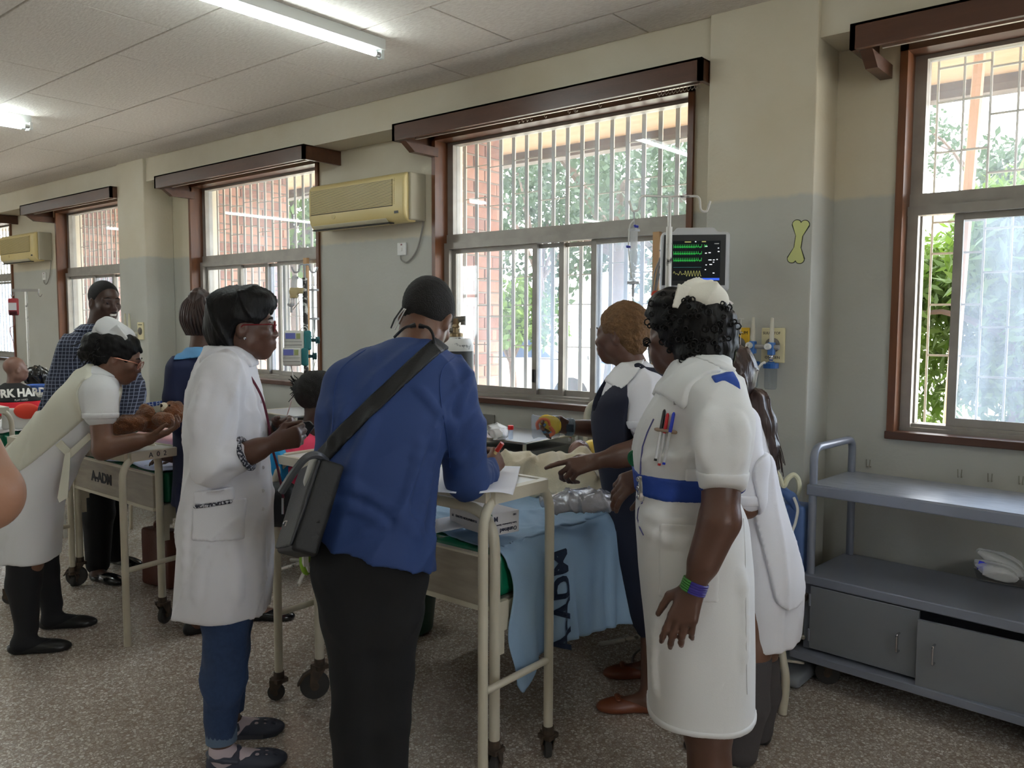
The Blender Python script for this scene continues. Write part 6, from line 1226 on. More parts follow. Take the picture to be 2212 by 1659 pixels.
    s = wrap(c, .004, P(1562, 1045, 2.05), (.075, .030, .10), Rv); s.cap(sh, el, .04, .04, k=.002, sub=True); s.obj('sleeve_band', WHITEU, co, .0055, .004)
    PIP = M('purple_piping', (84, 84, 140), .7)
    tube_obj('piping', [hit_px(c, x, y, 1.7)-FWD*.001 for x, y in [(1388, 1085), (1379, 1100), (1377, 1120), (1382, 1140), (1390, 1156)]], .0022, PIP, co, 6); tube_obj('piping', [hit_px(c, x, y, 1.7)-FWD*.001 for x, y in [(1412, 905), (1398, 935), (1388, 965), (1384, 1000), (1383, 1026)]], .0022, PIP, co, 6)
    tube_obj('back_seam', [hit_px(c, x, y, 1.7) for x, y in [(1606, 1120), (1610, 1200), (1611, 1300), (1612, 1400), (1614, 1500)]], .0012, M('seam_white', (206, 206, 206), .8), co, 5)
    # pens in a clear holder, pin, keys
    for i, (x0, y0, x1, y1, nm, rgb) in enumerate([(1434, 884, 1415, 990, 'black', (20, 20, 22)), (1441, 892, 1423, 1000, 'red', (196, 30, 36)), (1454, 890, 1433, 998, 'blue', (30, 56, 190))]):
        a, e = hit_px(c, x0, y0, 1.7)-FWD*.012, hit_px(c, x1, y1, 1.7)-FWD*.010; pn = thing('ballpoint_pen', a, nm+'-capped ballpoint pen in the breast pocket of the nurse with blue belt', 'pen', None); cm = M('pen_cap_'+nm, rgb, .3)
        m_ = a*.6+e*.4; w = MB(); w.tube([a, a*.9+m_*.1, m_], [.002, .0045, .0048], 8); w.build('pen_cap', cm, pn, smooth=True); w = MB(); w.cyl(m_, e, .0036, 8); w.build('pen_barrel', M('pen_clear', (216, 216, 220), .25), pn, smooth=True); w = MB(); w.cyl(m_*.3+e*.7, m_, .0014, 5); w.cyl(e, e+nrm(e-a)*.006, .0042, 8); w.build('ink_tube', cm, pn)
    s = wrap(c, .011, P(1436, 930, 2.17), (.026, .005, .10), Rv@rotm((0, 0, 1), -8)); s.obj('pen_holder', M('pen_holder', (150, 128, 110), .5), co, .004)
    p = hit_px(c, 1461, 870, 1.7); w = MB(); w.box((-.007, -.006, -.003), (.007, .006, .002), T=lambda q: p+RT*q[0]+UP*q[1]+FWD*q[2], bev=.001); w.build('lapel_pin', CHROME, t)
    w = MB(); p = P(1392, 935, 2.28)
    for k in range(14): q = spline([P(1398, 905, 2.28), P(1384, 940, 2.29), P(1376, 975, 2.30)], 7)[k]; w.lathe(q, UP, [(.001, -.004), (.004, 0), (.001, .004)], 6)
    w.build('fob_chain', CHROME, t)
    w = MB(); p = P(1371, 990, 2.32); w.lathe(p, nrm(-HR-HA*.8), [(.022, 0), (.024, .003), (.022, .006), (.016, .006), (.015, .003), (.001, .003)], 18); w.build('fob_watch', M('fob_green', (30, 110, 70), .35), t, smooth=True)
    w = MB(); ax = nrm(wr-el); u = nrm(np.cross(ax, HA)); v = np.cross(ax, u); BR_ = [M('bead_green', (60, 130, 50), .5), M('bead_yellow', (220, 200, 60), .5), M('bead_purple', (60, 50, 140), .5)]
    for j in range(3):
        w = MB()
        for k in range(5):
            o = wr-ax*(.010-.006*k+.004)
            a0 = [(0.0, 3.0), (3.0, 3.5), (3.5, 6.28)][j]; w.tube([o+(u*math.cos(a)+v*math.sin(a))*.0305 for a in np.linspace(a0[0]+2.2, a0[1]+2.2, 12)], .0034, 6)
        w.build('bead_bracelet', BR_[j], t, smooth=True)
    for i in range(1): pass
    return t
# ------------------------------------------------------------------ 4. trainee with pony tail
def ponytail():
    P = at; D = 2.95; f = nrm(-HR*.84+HA*.54); l = np.cross(ZZ, f)
    t = person('woman in white dress with long ponytail, standing behind the nurse with blue belt', P(1625, 1600, 2.95))
    b = SDF(); C = P(1552, 812, D); R = basis(nrm(f-ZZ*.15)); G = head(b, C, R, .97); b.cap(P(1562, 850, D), P(1580, 890, D), .050, .056, k=.03)
    b.loft([(P(1645, 1240, D), .15, .11), (P(1612, 1060, D), .12, .09), (P(1588, 930, D), .14, .09), (P(1580, 880, D), .10, .06)], l, k=.03)
    limb(b, P(1600, 915, 2.82), P(1612, 1092, 2.77), P(1530, 1100, 2.72), [.05, .042, .027]); hand(b, P(1530, 1100, 2.72), -HR, HA, ZZ, sc=.9)
    limb(b, P(1580, 915, 3.08), P(1570, 1080, 3.12), P(1510, 1080, 3.02), [.05, .042, .027]); hand(b, P(1510, 1080, 3.02), -HR, -HA, ZZ, sc=.9)
    A1, H1 = P(1640, 1575, 2.98), on_z(1660, 1607, 0); A2, H2 = P(1606, 1625, 2.86), on_z(1618, 1655, 0)
    limb(b, P(1640, 1260, 3.0), P(1642, 1400, 2.96), A1, [.09, .062, .036]); limb(b, P(1640, 1260, 2.89), P(1626, 1400, 2.86), A2, [.09, .062, .036]); b.ell(P(1646, 1465, 2.98), (.05, .05, .09), k=.03)
    foot(b, A1, H1, f); foot(b, A2, H2, f); bo = b.obj('body', SK2, t, .0065, .005); eyes(bo, C, R, .97)
    s = SDF(); s.ell(G(0, -.022, .030), (.084, .106, .094), R, k=.02); s.ell(G(0, -.075, -.02), (.07, .05, .07), R, k=.04); s.ell(G(0, .115, -.02), (.085, .07, .09), R, k=.015, sub=True); s.cap(P(1592, 815, D), P(1609, 834, D), .045, .018, k=.04)
    s.ridge(.006, 70, P(1609, 834, D)-P(1570, 760, D), 3); s.obj('hair', HAIRB, bo, .0055, .004)
    s = SDF(); s.path([P(1609, 834, D), P(1628, 865, D-.02), P(1645, 915, D-.03), P(1660, 965, D-.03), P(1668, 1008, D-.03)], [.018, .038, .040, .032, .008], k=.02); s.ridge(.008, 60, P(1668, 1000, D)-P(1625, 850, D), 5); s.noise(.004, 40, P(1668, 1000, D)-P(1625, 850, D), 2); po = s.obj('ponytail', HAIRB, bo, .005, .004)
    w = MB(); r = np.random.default_rng(2)
    for i in range(80):
        o = r.normal(size=2)*[9, 6]; w.tube(spline([P(1612+o[0]*.2, 838+o[1]*.2, D-.03), P(1640+o[0], 900+o[1], D-.06), P(1660+o[0]*1.2, 965, D-.05), P(1668+o[0]*1.3, 1000+abs(o[1])*3, D-.03)], 4), .0016, 4)
    w.build('loose_strands', HAIRB, po, smooth=True, kind='stuff')
    w = MB(); w.tube([P(1609, 834, D)+(UP*math.cos(a)+FWD*math.sin(a))*.019 for a in np.linspace(0, 6.283, 16, endpoint=False)], .006, 6, closed=True); w.build('hair_tie', BLACKP, bo, smooth=True)
    c = SDF(); c.loft([(P(1650, 1385, D), .16, .118), (P(1652, 1290, D), .165, .124), (P(1640, 1180, D), .155, .118), (P(1614, 1070, D), .135, .105), (P(1596, 970, D), .15, .105), (P(1584, 910, D), .15, .088), (P(1580, 878, D), .07, .058)], l, k=.02, fold=lambda th, u: .02*np.clip(.5-u, 0, 1)*np.sin(6*th))
    c.path([P(1598, 918, 2.83), P(1608, 1000, 2.78), P(1612, 1076, 2.765)], [.07, .064, .054], k=.03); c.path([P(1580, 918, 3.07), P(1572, 1050, 3.11)], [.07, .056], k=.03); c.cap(P(1580, 890, D), P(1562, 850, D), .054, .054, k=.006, sub=True)
    c.noise(.004, 18, ZZ, 4); c.ridge(.006, 26, ZZ, 6); co = c.obj('white_dress', WHITEK, t, .008, .004)
    Rv = np.stack([RT, UP, FWD], 1)
    s = wrap(c, .016, P(1668, 1140, 2.86), (.066, .27, .22), Rv@rotm((0, 0, 1), 13), rad=.065); s.noise(.004, 24, ZZ, 3); s.obj('apron_panel', WHITEK, co, .007, .004)
    s = wrap(c, .006, P(1614, 1078, 2.77), (.062, .018, .08), Rv); s.obj('sleeve_band', WHITEK, co, .006, .004)
    for A, H, kn in ((A1, H1, P(1642, 1415, 2.965)), (A2, H2, P(1625, 1415, 2.862))):
        s = SDF(); s.path([kn, (kn+A)/2+HR*.012, A], [.066, .060, .045]); s.cut(kn, ZZ); foot(s, A, H, f, g=.005); s.obj('knee_sock', GREYS, t, .007, .004)
        s = SDF(); shoe(s, H-f*.006, f, .24); s.obj('shoe', SHOEB, t, .007)
    return t
# ------------------------------------------------------------------ 5. nurse in the navy pinafore
def navy_nurse():
    P = at; D = 3.33; f = nrm(-HR*.9+HA*.43); l = np.cross(ZZ, f)
    t = person('nurse in navy pinafore over white blouse with short golden hair, pointing at the bed', P(1410, 1500, D))
    b = SDF(); C = P(1341, 722, D); R = basis(nrm(-HR*.86+HA*.5-ZZ*.06)); G = head(b, C, R, .99, 1.04); b.cap(P(1350, 755, D), P(1372, 805, D), .055, .062, k=.03)
    b.loft([(P(1405, 1150, D), .16, .12), (P(1388, 1000, D), .14, .11), (P(1376, 880, D), .16, .11), (P(1372, 805, D), .12, .07)], l, k=.03)
    sh, el, wr = P(1404, 848, 3.17), P(1398, 972, 3.10), P(1290, 996, 3.04); limb(b, sh, el, wr, [.06, .050, .029]); b.cap(P(1385, 975, 3.1), P(1335, 986, 3.07), .049, .042, k=.02)
    hand(b, wr, P(1225, 1012, 3.02)-wr, nrm(HA*.6-ZZ*.75), nrm(ZZ*.5+HA*.8), each=[(5, 8, 6), (38, 58, 30), (48, 62, 34), (52, 62, 34)], spread=6, sc=1.08, thumb=((.75, .6, .2), (.95, .1, .3)))
    sr, er, wl = P(1345, 850, 3.50), P(1330, 930, 3.55), P(1226, 922, 3.50); limb(b, sr, er, wl, [.06, .047, .030])
    hand(b, wl, P(1180, 918, 3.46)-wl, nrm(-HA*.9-ZZ*.3), nrm(ZZ*.9), each=[(20, 30, 20), (30, 35, 20), (40, 40, 25), (45, 40, 25)], sc=1.0, thumb=((.8, .5, .1), (.95, .1, .2)))
    A1, H1 = P(1408, 1478, 3.27), on_z(1422, 1535, 0); A2, H2 = P(1420, 1412, 3.55), on_z(1425, 1462, 0)
    limb(b, P(1415, 1180, 3.28), P(1420, 1340, 3.28), A1, [.10, .068, .042]); limb(b, P(1415, 1180, 3.45), P(1425, 1320, 3.5), A2, [.10, .068, .042]); foot(b, A1, H1, -HR); foot(b, A2, H2, -HR)
    bo = b.obj('body', SK1, t, .0055, .004); eyes(bo, C, R, .99)
    s = SDF(); s.ell(G(0, -.022, .036), (.086, .108, .098), R, k=.02); s.ell(G(0, -.06, -.03), (.068, .05, .06), R, k=.03); s.ell(G(0, .105, -.02), (.1, .062, .095), R, k=.012, sub=True); s.ell(G(-.085, .03, -.05), (.05, .055, .05), R, k=.012, sub=True); s.ell(G(.085, .03, -.05), (.05, .055, .05), R, k=.012, sub=True); s.noise(.003, 200, seed=3); s.noise(.003, 90, seed=5); s.obj('short_hair', HAIRG, bo, .0045, .003)
    c = SDF(); c.loft([(P(1388, 1020, D), .15, .125), (P(1382, 960, D), .16, .13), (P(1375, 890, D), .17, .13), (P(1372, 840, D), .17, .11), (P(1372, 795, D), .085, .068)], l, k=.02); c.cap(P(1400, 850, 3.19), P(1374, 835, D), .07, .085, k=.05); c.cap(P(1345, 850, 3.48), P(1374, 835, D), .07, .085, k=.05)
    c.path([P(1402, 850, 3.18), P(1402, 912, 3.135)], [.082, .074], k=.03); c.cut(P(1400, 925, 3.13), nrm(ZZ*-1+HR*.12)) if False else None
    c.path([P(1345, 852, 3.49), P(1338, 905, 3.53)], [.08, .068], k=.03); c.cap(P(1372, 805, D), P(1350, 750, D), .061, .058, k=.006, sub=True); c.noise(.005, 22, ZZ, 3); c.ridge(.008, 30, ZZ+HR*.6, 5)
    co = c.obj('white_blouse', WHITEK, t, .007, .004)
    Rv = np.stack([RT, UP, FWD], 1)
    s = wrap(c, .010, P(1352, 795, 3.3), (.032, .095, .22), Rv@rotm((0, 0, 1), -42)); s.cap(P(1372, 805, D), P(1350, 750, D), .059, .056, k=.003, sub=True); s.obj('wide_collar', M('collar_white', (232, 232, 234), .7), co, .006, .004)
    s = wrap(c, .004, P(1402, 914, 3.13), (.085, .016, .09), Rv@rotm((0, 0, 1), 6)); s.obj('sleeve_band', WHITEK, co, .006, .004)
    n = SDF(); n.loft([(P(1448, 1350, D), .17, .125), (P(1432, 1280, D), .185, .145), (P(1414, 1190, D), .19, .158), (P(1397, 1090, D), .18, .162), (P(1386, 1000, D), .195, .168), (P(1379, 940, D), .202, .176), (P(1373, 890, D), .202, .172), (P(1370, 845, D), .196, .150), (P(1371, 800, D), .115, .105)], l, k=.02, fold=lambda th, u: .015*np.clip(.5-u, 0, 1)*np.sin(6*th))
    n.cap(P(1420, 855, 3.12), P(1408, 945, 3.06), .098, .125, k=.006, sub=True); n.cap(P(1340, 850, 3.58), P(1335, 925, 3.62), .10, .11, k=.012, sub=True); n.cap(P(1372, 812, D), P(1345, 740, D), .085, .10, k=.006, sub=True); n.cap(P(1340, 800, 3.26), P(1300, 868, 3.26), .06, .045, k=.006, sub=True)
    n.cap(P(1374, 800, 3.22), P(1406, 815, 3.36), .012, k=.01); n.path([P(1376, 800, 3.24), P(1405, 812, 3.25), P(1425, 845, 3.3)], [.026, .030, .026], k=.01); n.noise(.004, 18, ZZ, 8); n.ridge(.006, 24, ZZ, 9); n.obj('navy_pinafore', NAVY, t, .0075, .004)
    TAN = M('tan_shoe', (112, 58, 34), .4)
    for A, H in ((A1, H1), (A2, H2)):
        s = SDF(); g = shoe(s, H+HR*.006, -HR, .25, .042, True); R_ = np.stack([-HR, np.cross(ZZ, -HR), ZZ], 1); s.ell(g(.07, 0, .065), (.085, .026, .05), R_, k=.006, sub=True); so = s.obj('shoe', TAN, t, .006, .003)
        s = SDF(); s.ell(g(.165, .016, .052), (.013, .017, .008), R_); s.ell(g(.165, -.016, .052), (.013, .017, .008), R_); s.obj('bow', TAN, so, .004)
        w = MB(); w.box((-.02, -.002, -.004), (.02, .002, .002), T=lambda q: g(.165, 0, .058)+R_@np.array([q[1], q[0], q[2]])); w.build('shoe_trim', M('gold_trim', (206, 180, 130), .3, .7), so)
    w = MB(); ax = nrm(wl-er); u = nrm(np.cross(ax, ZZ)); v = np.cross(ax, u); o = wl-ax*.008
    for k in range(5): w.tube([o+ax*.006*(k-2)+(u*math.cos(a)+v*math.sin(a))*.034 for a in np.linspace(0, 6.283, 22, endpoint=False)], .0045, 6, closed=True)
    w.build('watch_strap', M('watch_grey', (96, 108, 116), .45), t, smooth=True); w = MB(); q = o-HA*.034; w.box((-.016, -.006, -.016), (.016, .004, .016), T=lambda x: q+ax*x[0]+HA*x[1]+ZZ*x[2], bev=.003); w.build('watch_face', M('watch_face', (60, 68, 76), .2), t)
    # toy packet in the far hand
    k = thing('toy_packet', P(1180, 920, 3.4), 'clear packet of yellow and orange toys in the hand of the navy nurse', 'packet'); R_ = np.stack([RT, UP, FWD], 1)
    s = SDF(); s.box(P(1178, 922, 3.40), (.056, .044, .012), R_, .01); s.ridge(.004, 90, UP, 3); s.noise(.003, 70, seed=2); s.obj('clear_bag', glassy('packet_film', (240, 240, 240), .22), k, .004)
    q = 3.405
    for pts, rr, m, nm in [([(1163, 928), (1160, 915), (1170, 906), (1183, 908), (1188, 920)], .007, M('toy_orange', (236, 110, 60), .4), 'orange_toy'), ([(1178, 915), (1172, 928), (1184, 938), (1194, 932)], .006, M('toy_blue', (90, 150, 190), .4), 'blue_toy'), ([(1188, 922), (1196, 934), (1186, 941)], .009, M('toy_red', (240, 120, 80), .4), 'coral_toy')]:
        w = MB(); w.tube(spline([P(x, y, q) for x, y in pts], 5), rr, 7); w.build(nm, m, k, smooth=True)
    s = SDF(); s.ell(P(1185, 912, 3.41), (.044, .030, .006), R_@rotm((0, 0, 1), -20)); s.ell(P(1200, 922, 3.41), (.02, .03, .006), R_); s.obj('yellow_toy', M('toy_yellow', (240, 206, 60), .4), k, .004)
    return t
for fn_ in (white_coat_woman, blue_man, cap_nurse, ponytail, navy_nurse): fn_()
# ------------------------------------------------------------------ 6. nurse leaning on the table with a teddy bear
def leaning_nurse():
    P = at; D = 3.86; f = nrm(HR*.96+HA*.22); l = np.cross(ZZ, f)
    t = person('nurse in cream apron and white cap leaning over the A 0 2 table', P(70, 1400, D))
    b = SDF(); C = P(258, 772, 3.90); R = basis(nrm(f*.93-ZZ*.38)); G = head(b, C, R, .97); b.cap(P(245, 790, 3.89), P(218, 815, 3.87), .050, .058, k=.03)
    b.loft([(P(60, 1040, D), .15, .10), (P(140, 925, D), .13, .09), (P(205, 835, D), .14, .09)], l, k=.03)
    sh, el, wr = P(215, 850, 3.70), P(222, 972, 3.66), P(322, 948, 3.72); limb(b, sh, el, wr, [.052, .043, .028], .02); b.cap(P(240, 965, 3.66), P(290, 954, 3.7), .043, .036, k=.02)
    hand(b, wr, P(372, 930, 3.74)-wr, nrm(ZZ*.9+HR*.1), nrm(-HA*.9), each=[(12, 40, 30), (14, 42, 30), (16, 44, 30), (20, 44, 30)], thumb=((.7, .6, .35), (.9, .1, .35)), sc=1.0)
    sl, elL, wl = P(215, 850, 4.02), P(225, 950, 4.08), P(262, 920, 4.0); limb(b, sl, elL, wl, [.052, .043, .028]); hand(b, wl, P(300, 915, 3.98)-wl, ZZ, HA, each=[(20, 45, 30)]*4)
    H1, H2 = on_z(22, 1412, 0), on_z(88, 1358, 0); A1, A2 = P(58, 1355, 3.80), P(112, 1305, 4.10)
    limb(b, P(55, 1060, 3.77), P(60, 1215, 3.78), A1, [.09, .064, .038]); limb(b, P(65, 1060, 3.95), P(90, 1200, 4.02), A2, [.09, .064, .038]); foot(b, A1, H1, f); foot(b, A2, H2, f)
    bo = b.obj('body', SK2, t, .0065, .005); eyes(bo, C, R, .97)
    s = SDF(); s.ell(G(0, -.025, .034), (.086, .108, .094), R, k=.02); s.ell(G(0, .105, -.03), (.085, .070, .09), R, k=.015, sub=True); s.ell(G(.085, .02, -.05), (.05, .055, .055), R, k=.01, sub=True)
    s.path([P(235, 755, 3.88), P(210, 752, 3.86), P(185, 765, 3.85)], [.06, .055, .028], k=.03); s.ell(P(200, 748, 3.86), .055, k=.03); s.cap(P(215, 765, 3.85), P(208, 790, 3.85), .045, .015, k=.03); s.noise(.009, 60, seed=4); s.noise(.004, 150, seed=3); s.obj('hair', HAIRM, bo, .006, .004)
    w = MB(); r = np.random.default_rng(6)
    for i in range(90):
        a = P(215+r.normal()*12, 752+r.normal()*10, 3.85+r.normal()*.03); e = P(188+r.normal()*12, 768+r.normal()*14, 3.84+r.normal()*.03); w.tube([a, (a+e)/2+UP*.012, e], .0022, 4)
    w.build('braid_strands', HAIRM, bo, smooth=True, kind='stuff')
    w = MB()
    for q in (-1, 1):
        w.tube([G(.035*q+.023*math.cos(a), .103, -.002+.019*math.sin(a)) for a in np.linspace(0, 6.283, 18, endpoint=False)], .0018, 6, closed=True); w.tube([G(.058*q, .102, .008), G(.077*q, .08, .010), G(.081*q, -.01, .0)], .0018, 6)
    w.tube([G(-.012, .104, .002), G(.012, .104, .002)], .0018, 6); w.build('glasses', M('rose_gold', (190, 130, 110), .3, .7), t, smooth=True)
    s = SDF(); cc = P(250, 714, 3.90); Rc = np.stack([RT, UP, FWD], 1)@rotm((0, 0, 1), -22); H = lambda x, y, z: cc+Rc@np.array([x, y, z])
    s.loft([(H(-.005, -.040, 0), .074, .072), (H(.004, 0, 0), .086, .060), (H(.010, .030, 0), .072, .042), (H(.010, .040, 0), .066, .036)], Rc[:, 0], pw=4.5, rnd=.012); s.ell(H(0, -.055, .02), (.1, .04, .1), Rc, sub=True, k=.01); s.noise(.003, 30, seed=2)
    cap = s.obj('nurse_cap', WHITEU, t, .005, .003); s = SDF(); s.box(H(.042, -.012, -.058), (.042, .034, .004), Rc@rotm((0, 0, 1), -30), .003, k=.003); s.box(H(-.02, -.026, -.06), (.055, .02, .004), Rc, .003, k=.003); s.obj('cap_flap', WHITEU, cap, .005)
    c = SDF(); ax = nrm(P(205, 835, D)-P(60, 1030, D))
    c.loft([(P(62, 1030, D), .185, .150), (P(105, 975, D), .172, .128), (P(150, 920, D), .178, .122), (P(188, 868, D), .185, .115), (P(212, 832, D), .15, .085), (P(228, 806, D), .075, .06)], l, k=.04)
    c.loft([(P(58, 1203, D), .20, .128), (P(62, 1120, D), .20, .135), (P(66, 1050, D), .185, .145), (P(80, 1000, D), .15, .13)], l, k=.06, fold=lambda th, u: .03*np.clip(.7-u, 0, 1)*np.sin(6*th+1))
    for dd in (3.71, 4.01): c.cap(P(212, 850, dd), P(205, 842, D), .065, .08, k=.05)
    c.path([P(214, 852, 3.70), P(219, 892, 3.68)], [.077, .066], k=.03); c.path([P(214, 852, 4.02), P(220, 892, 4.04)], [.075, .066], k=.03); c.cap(P(218, 815, 3.87), P(245, 790, 3.89), .056, .054, k=.006, sub=True)
    c.noise(.005, 18, ax, 4); c.ridge(.009, 24, ax*.5+ZZ, 6); co = c.obj('white_dress', WHITEU, t, .0085, .004)
    Rv = np.stack([RT, UP, FWD], 1)
    up_ = nrm((P(235, 770, D)-P(10, 960, D))); nr = nrm(np.cross(FWD, up_)); nr = nr if nr[2] > 0 else -nr
    s = wrap(c, .010, P(90, 905, D)+nr*.03, (.36, .21, .26), np.stack([up_, nr, np.cross(up_, nr)], 1), rad=.02); s.ops.append((lambda P_: .02-((P_-P(150, 960, 3.7))@nr), .01, 'c')) if False else None
    s.cut(P(130, 968, 3.7), nrm(-nr*1+up_*.02)); s.cap(P(214, 852, 3.66), P(219, 905, 3.64), .088, .088, k=.01, sub=True); s.noise(.003, 20, up_, 3); s.obj('cream_apron', CREAMA, t, .008, .004)
    s = wrap(c, .004, P(218, 898, 3.68), (.08, .014, .09), Rv); s.obj('sleeve_band', WHITEU, co, .007, .004)
    s = wrap(c, .006, P(228, 800, 3.84), (.05, .035, .10), Rv@rotm((0, 0, 1), -35)); s.cap(P(218, 815, 3.87), P(245, 790, 3.89), .054, .052, k=.003, sub=True); s.obj('collar', WHITEU, co, .006, .004)
    w = MB(); w.prism([P(112, 955, 3.70), P(128, 945, 3.70), P(152, 972, 3.68), P(142, 984, 3.68)], FWD, .004); w.prism([P(140, 980, 3.68), P(152, 976, 3.68), P(146, 1075, 3.68), P(128, 1086, 3.68), P(124, 1075, 3.68)], FWD, .004); w.prism([P(146, 976, 3.70), P(192, 935, 3.72), P(200, 945, 3.72), P(152, 990, 3.70)], FWD, .004); w.build('apron_tie', CREAMA, t)
    for A, H, kn in ((A1, H1, P(60, 1165, 3.78)), (A2, H2, P(86, 1160, 4.0))):
        s = SDF(); s.path([kn, (kn+A)/2-f*.015, A], [.085, .072, .048]); foot(s, A, H, f, g=.006); s.obj('black_stocking', STOCK, t, .008, .005)
        s = SDF(); g = shoe(s, H-f*.008, f, .265, .042, True); s.ell(g(.08, 0, .07), (.09, .026, .05), np.stack([f, np.cross(ZZ, f), ZZ], 1), k=.006, sub=True); s.obj('shoe', SHOEB, t, .007, .004)
    # teddy bear lying on her hands
    TB = M('teddy_fur', (140, 86, 46), .95, var=(30, (104, 60, 32), .3), bump=(160, .9), sheen=.3); y = thing('teddy_bear', P(330, 905, 3.9), 'brown plush teddy bear with cream muzzle lying on the leaning nurse\'s hand', 'teddy bear')
    s = SDF(); s.ell(P(325, 908, 3.92), (.10, .055, .05), np.stack([nrm(RT+UP*.12), nrm(UP-RT*.12), FWD], 1)); s.ell(P(373, 893, 3.92), (.062, .055, .058), k=.012)
    s.path([P(300, 915, 3.86), P(270, 918, 3.84), P(248, 922, 3.84)], [.034, .036, .042]); s.path([P(300, 912, 3.98), P(268, 912, 4.0)], [.033, .036]); s.cap(P(345, 905, 3.84), P(362, 908, 3.82), .032, .034); s.cap(P(322, 893, 3.9), P(313, 885, 3.92), .026, .028)
    s.ell(P(391, 902, 3.88), .022); s.ell(P(385, 876, 3.96), .02); s.noise(.004, 110, seed=1); s.noise(.003, 220, seed=4); yb = s.obj('plush_body', TB, y, .005, .003)
    s = SDF(); s.ell(P(354, 882, 3.89), (.026, .024, .028)); s.noise(.002, 150, seed=3); s.obj('muzzle', M('teddy_muzzle', (226, 214, 190), .9, bump=(150, .5)), y, .004)
    w = MB(); w.lathe(P(348, 876, 3.865), -FWD, [(.001, -.003), (.008, 0), (.001, .004)], 10); w.build('nose', EYED, y, smooth=True); w = MB(); w.lathe(P(366, 876, 3.865), -FWD, [(.001, -.003), (.005, 0), (.001, .003)], 10); w.build('eye', EYED, y, smooth=True)
    w = MB(); w.prism([P(330, 878, 3.86), P(346, 875, 3.86), P(345, 893, 3.86), P(337, 893, 3.86)], FWD, .002); w.build('gift_tag', M('tag_grey', (176, 174, 160), .6), y); w = MB(); w.tube([P(336, 894, 3.86), P(342, 897, 3.855), P(347, 893, 3.86)], .008, 6); w.build('ribbon', M('ribbon_brown', (44, 28, 22), .6), y, smooth=True)
leaning_nurse()
# ------------------------------------------------------------------ 7. smiling man in a checked shirt
def check_mat():
    m = M('checked_shirt', (40, 46, 66), .8, bump=(200, .06)); N, L, b = nodes(m); tc = N.new('ShaderNodeTexCoord')
    def lines(vec, sc, th):
        d = N.new('ShaderNodeVectorMath'); d.operation = 'DOT_PRODUCT'; d.inputs[1].default_value = vec; L.new(tc.outputs['Object'], d.inputs[0])
        a = N.new('ShaderNodeMath'); a.operation = 'MULTIPLY'; a.inputs[1].default_value = sc; L.new(d.outputs['Value'], a.inputs[0]); q = N.new('ShaderNodeMath'); q.operation = 'FRACT'; L.new(a.outputs[0], q.inputs[0])
        c = N.new('ShaderNodeMath'); c.operation = 'LESS_THAN'; c.inputs[1].default_value = th; L.new(q.outputs[0], c.inputs[0]); return c
    a = lines(tuple(HR), 48, .16); c = lines((0, 0, 1), 48, .16); mx = N.new('ShaderNodeMath'); mx.operation = 'MAXIMUM'; L.new(a.outputs[0], mx.inputs[0]); L.new(c.outputs[0], mx.inputs[1])
    k = N.new('ShaderNodeMix'); k.data_type = 'RGBA'; k.inputs['A'].default_value = lin((38, 44, 64)); k.inputs['B'].default_value = lin((128, 136, 158)); L.new(mx.outputs[0], k.inputs['Factor']); L.new(k.outputs['Result'], b.inputs['Base Color']); return m
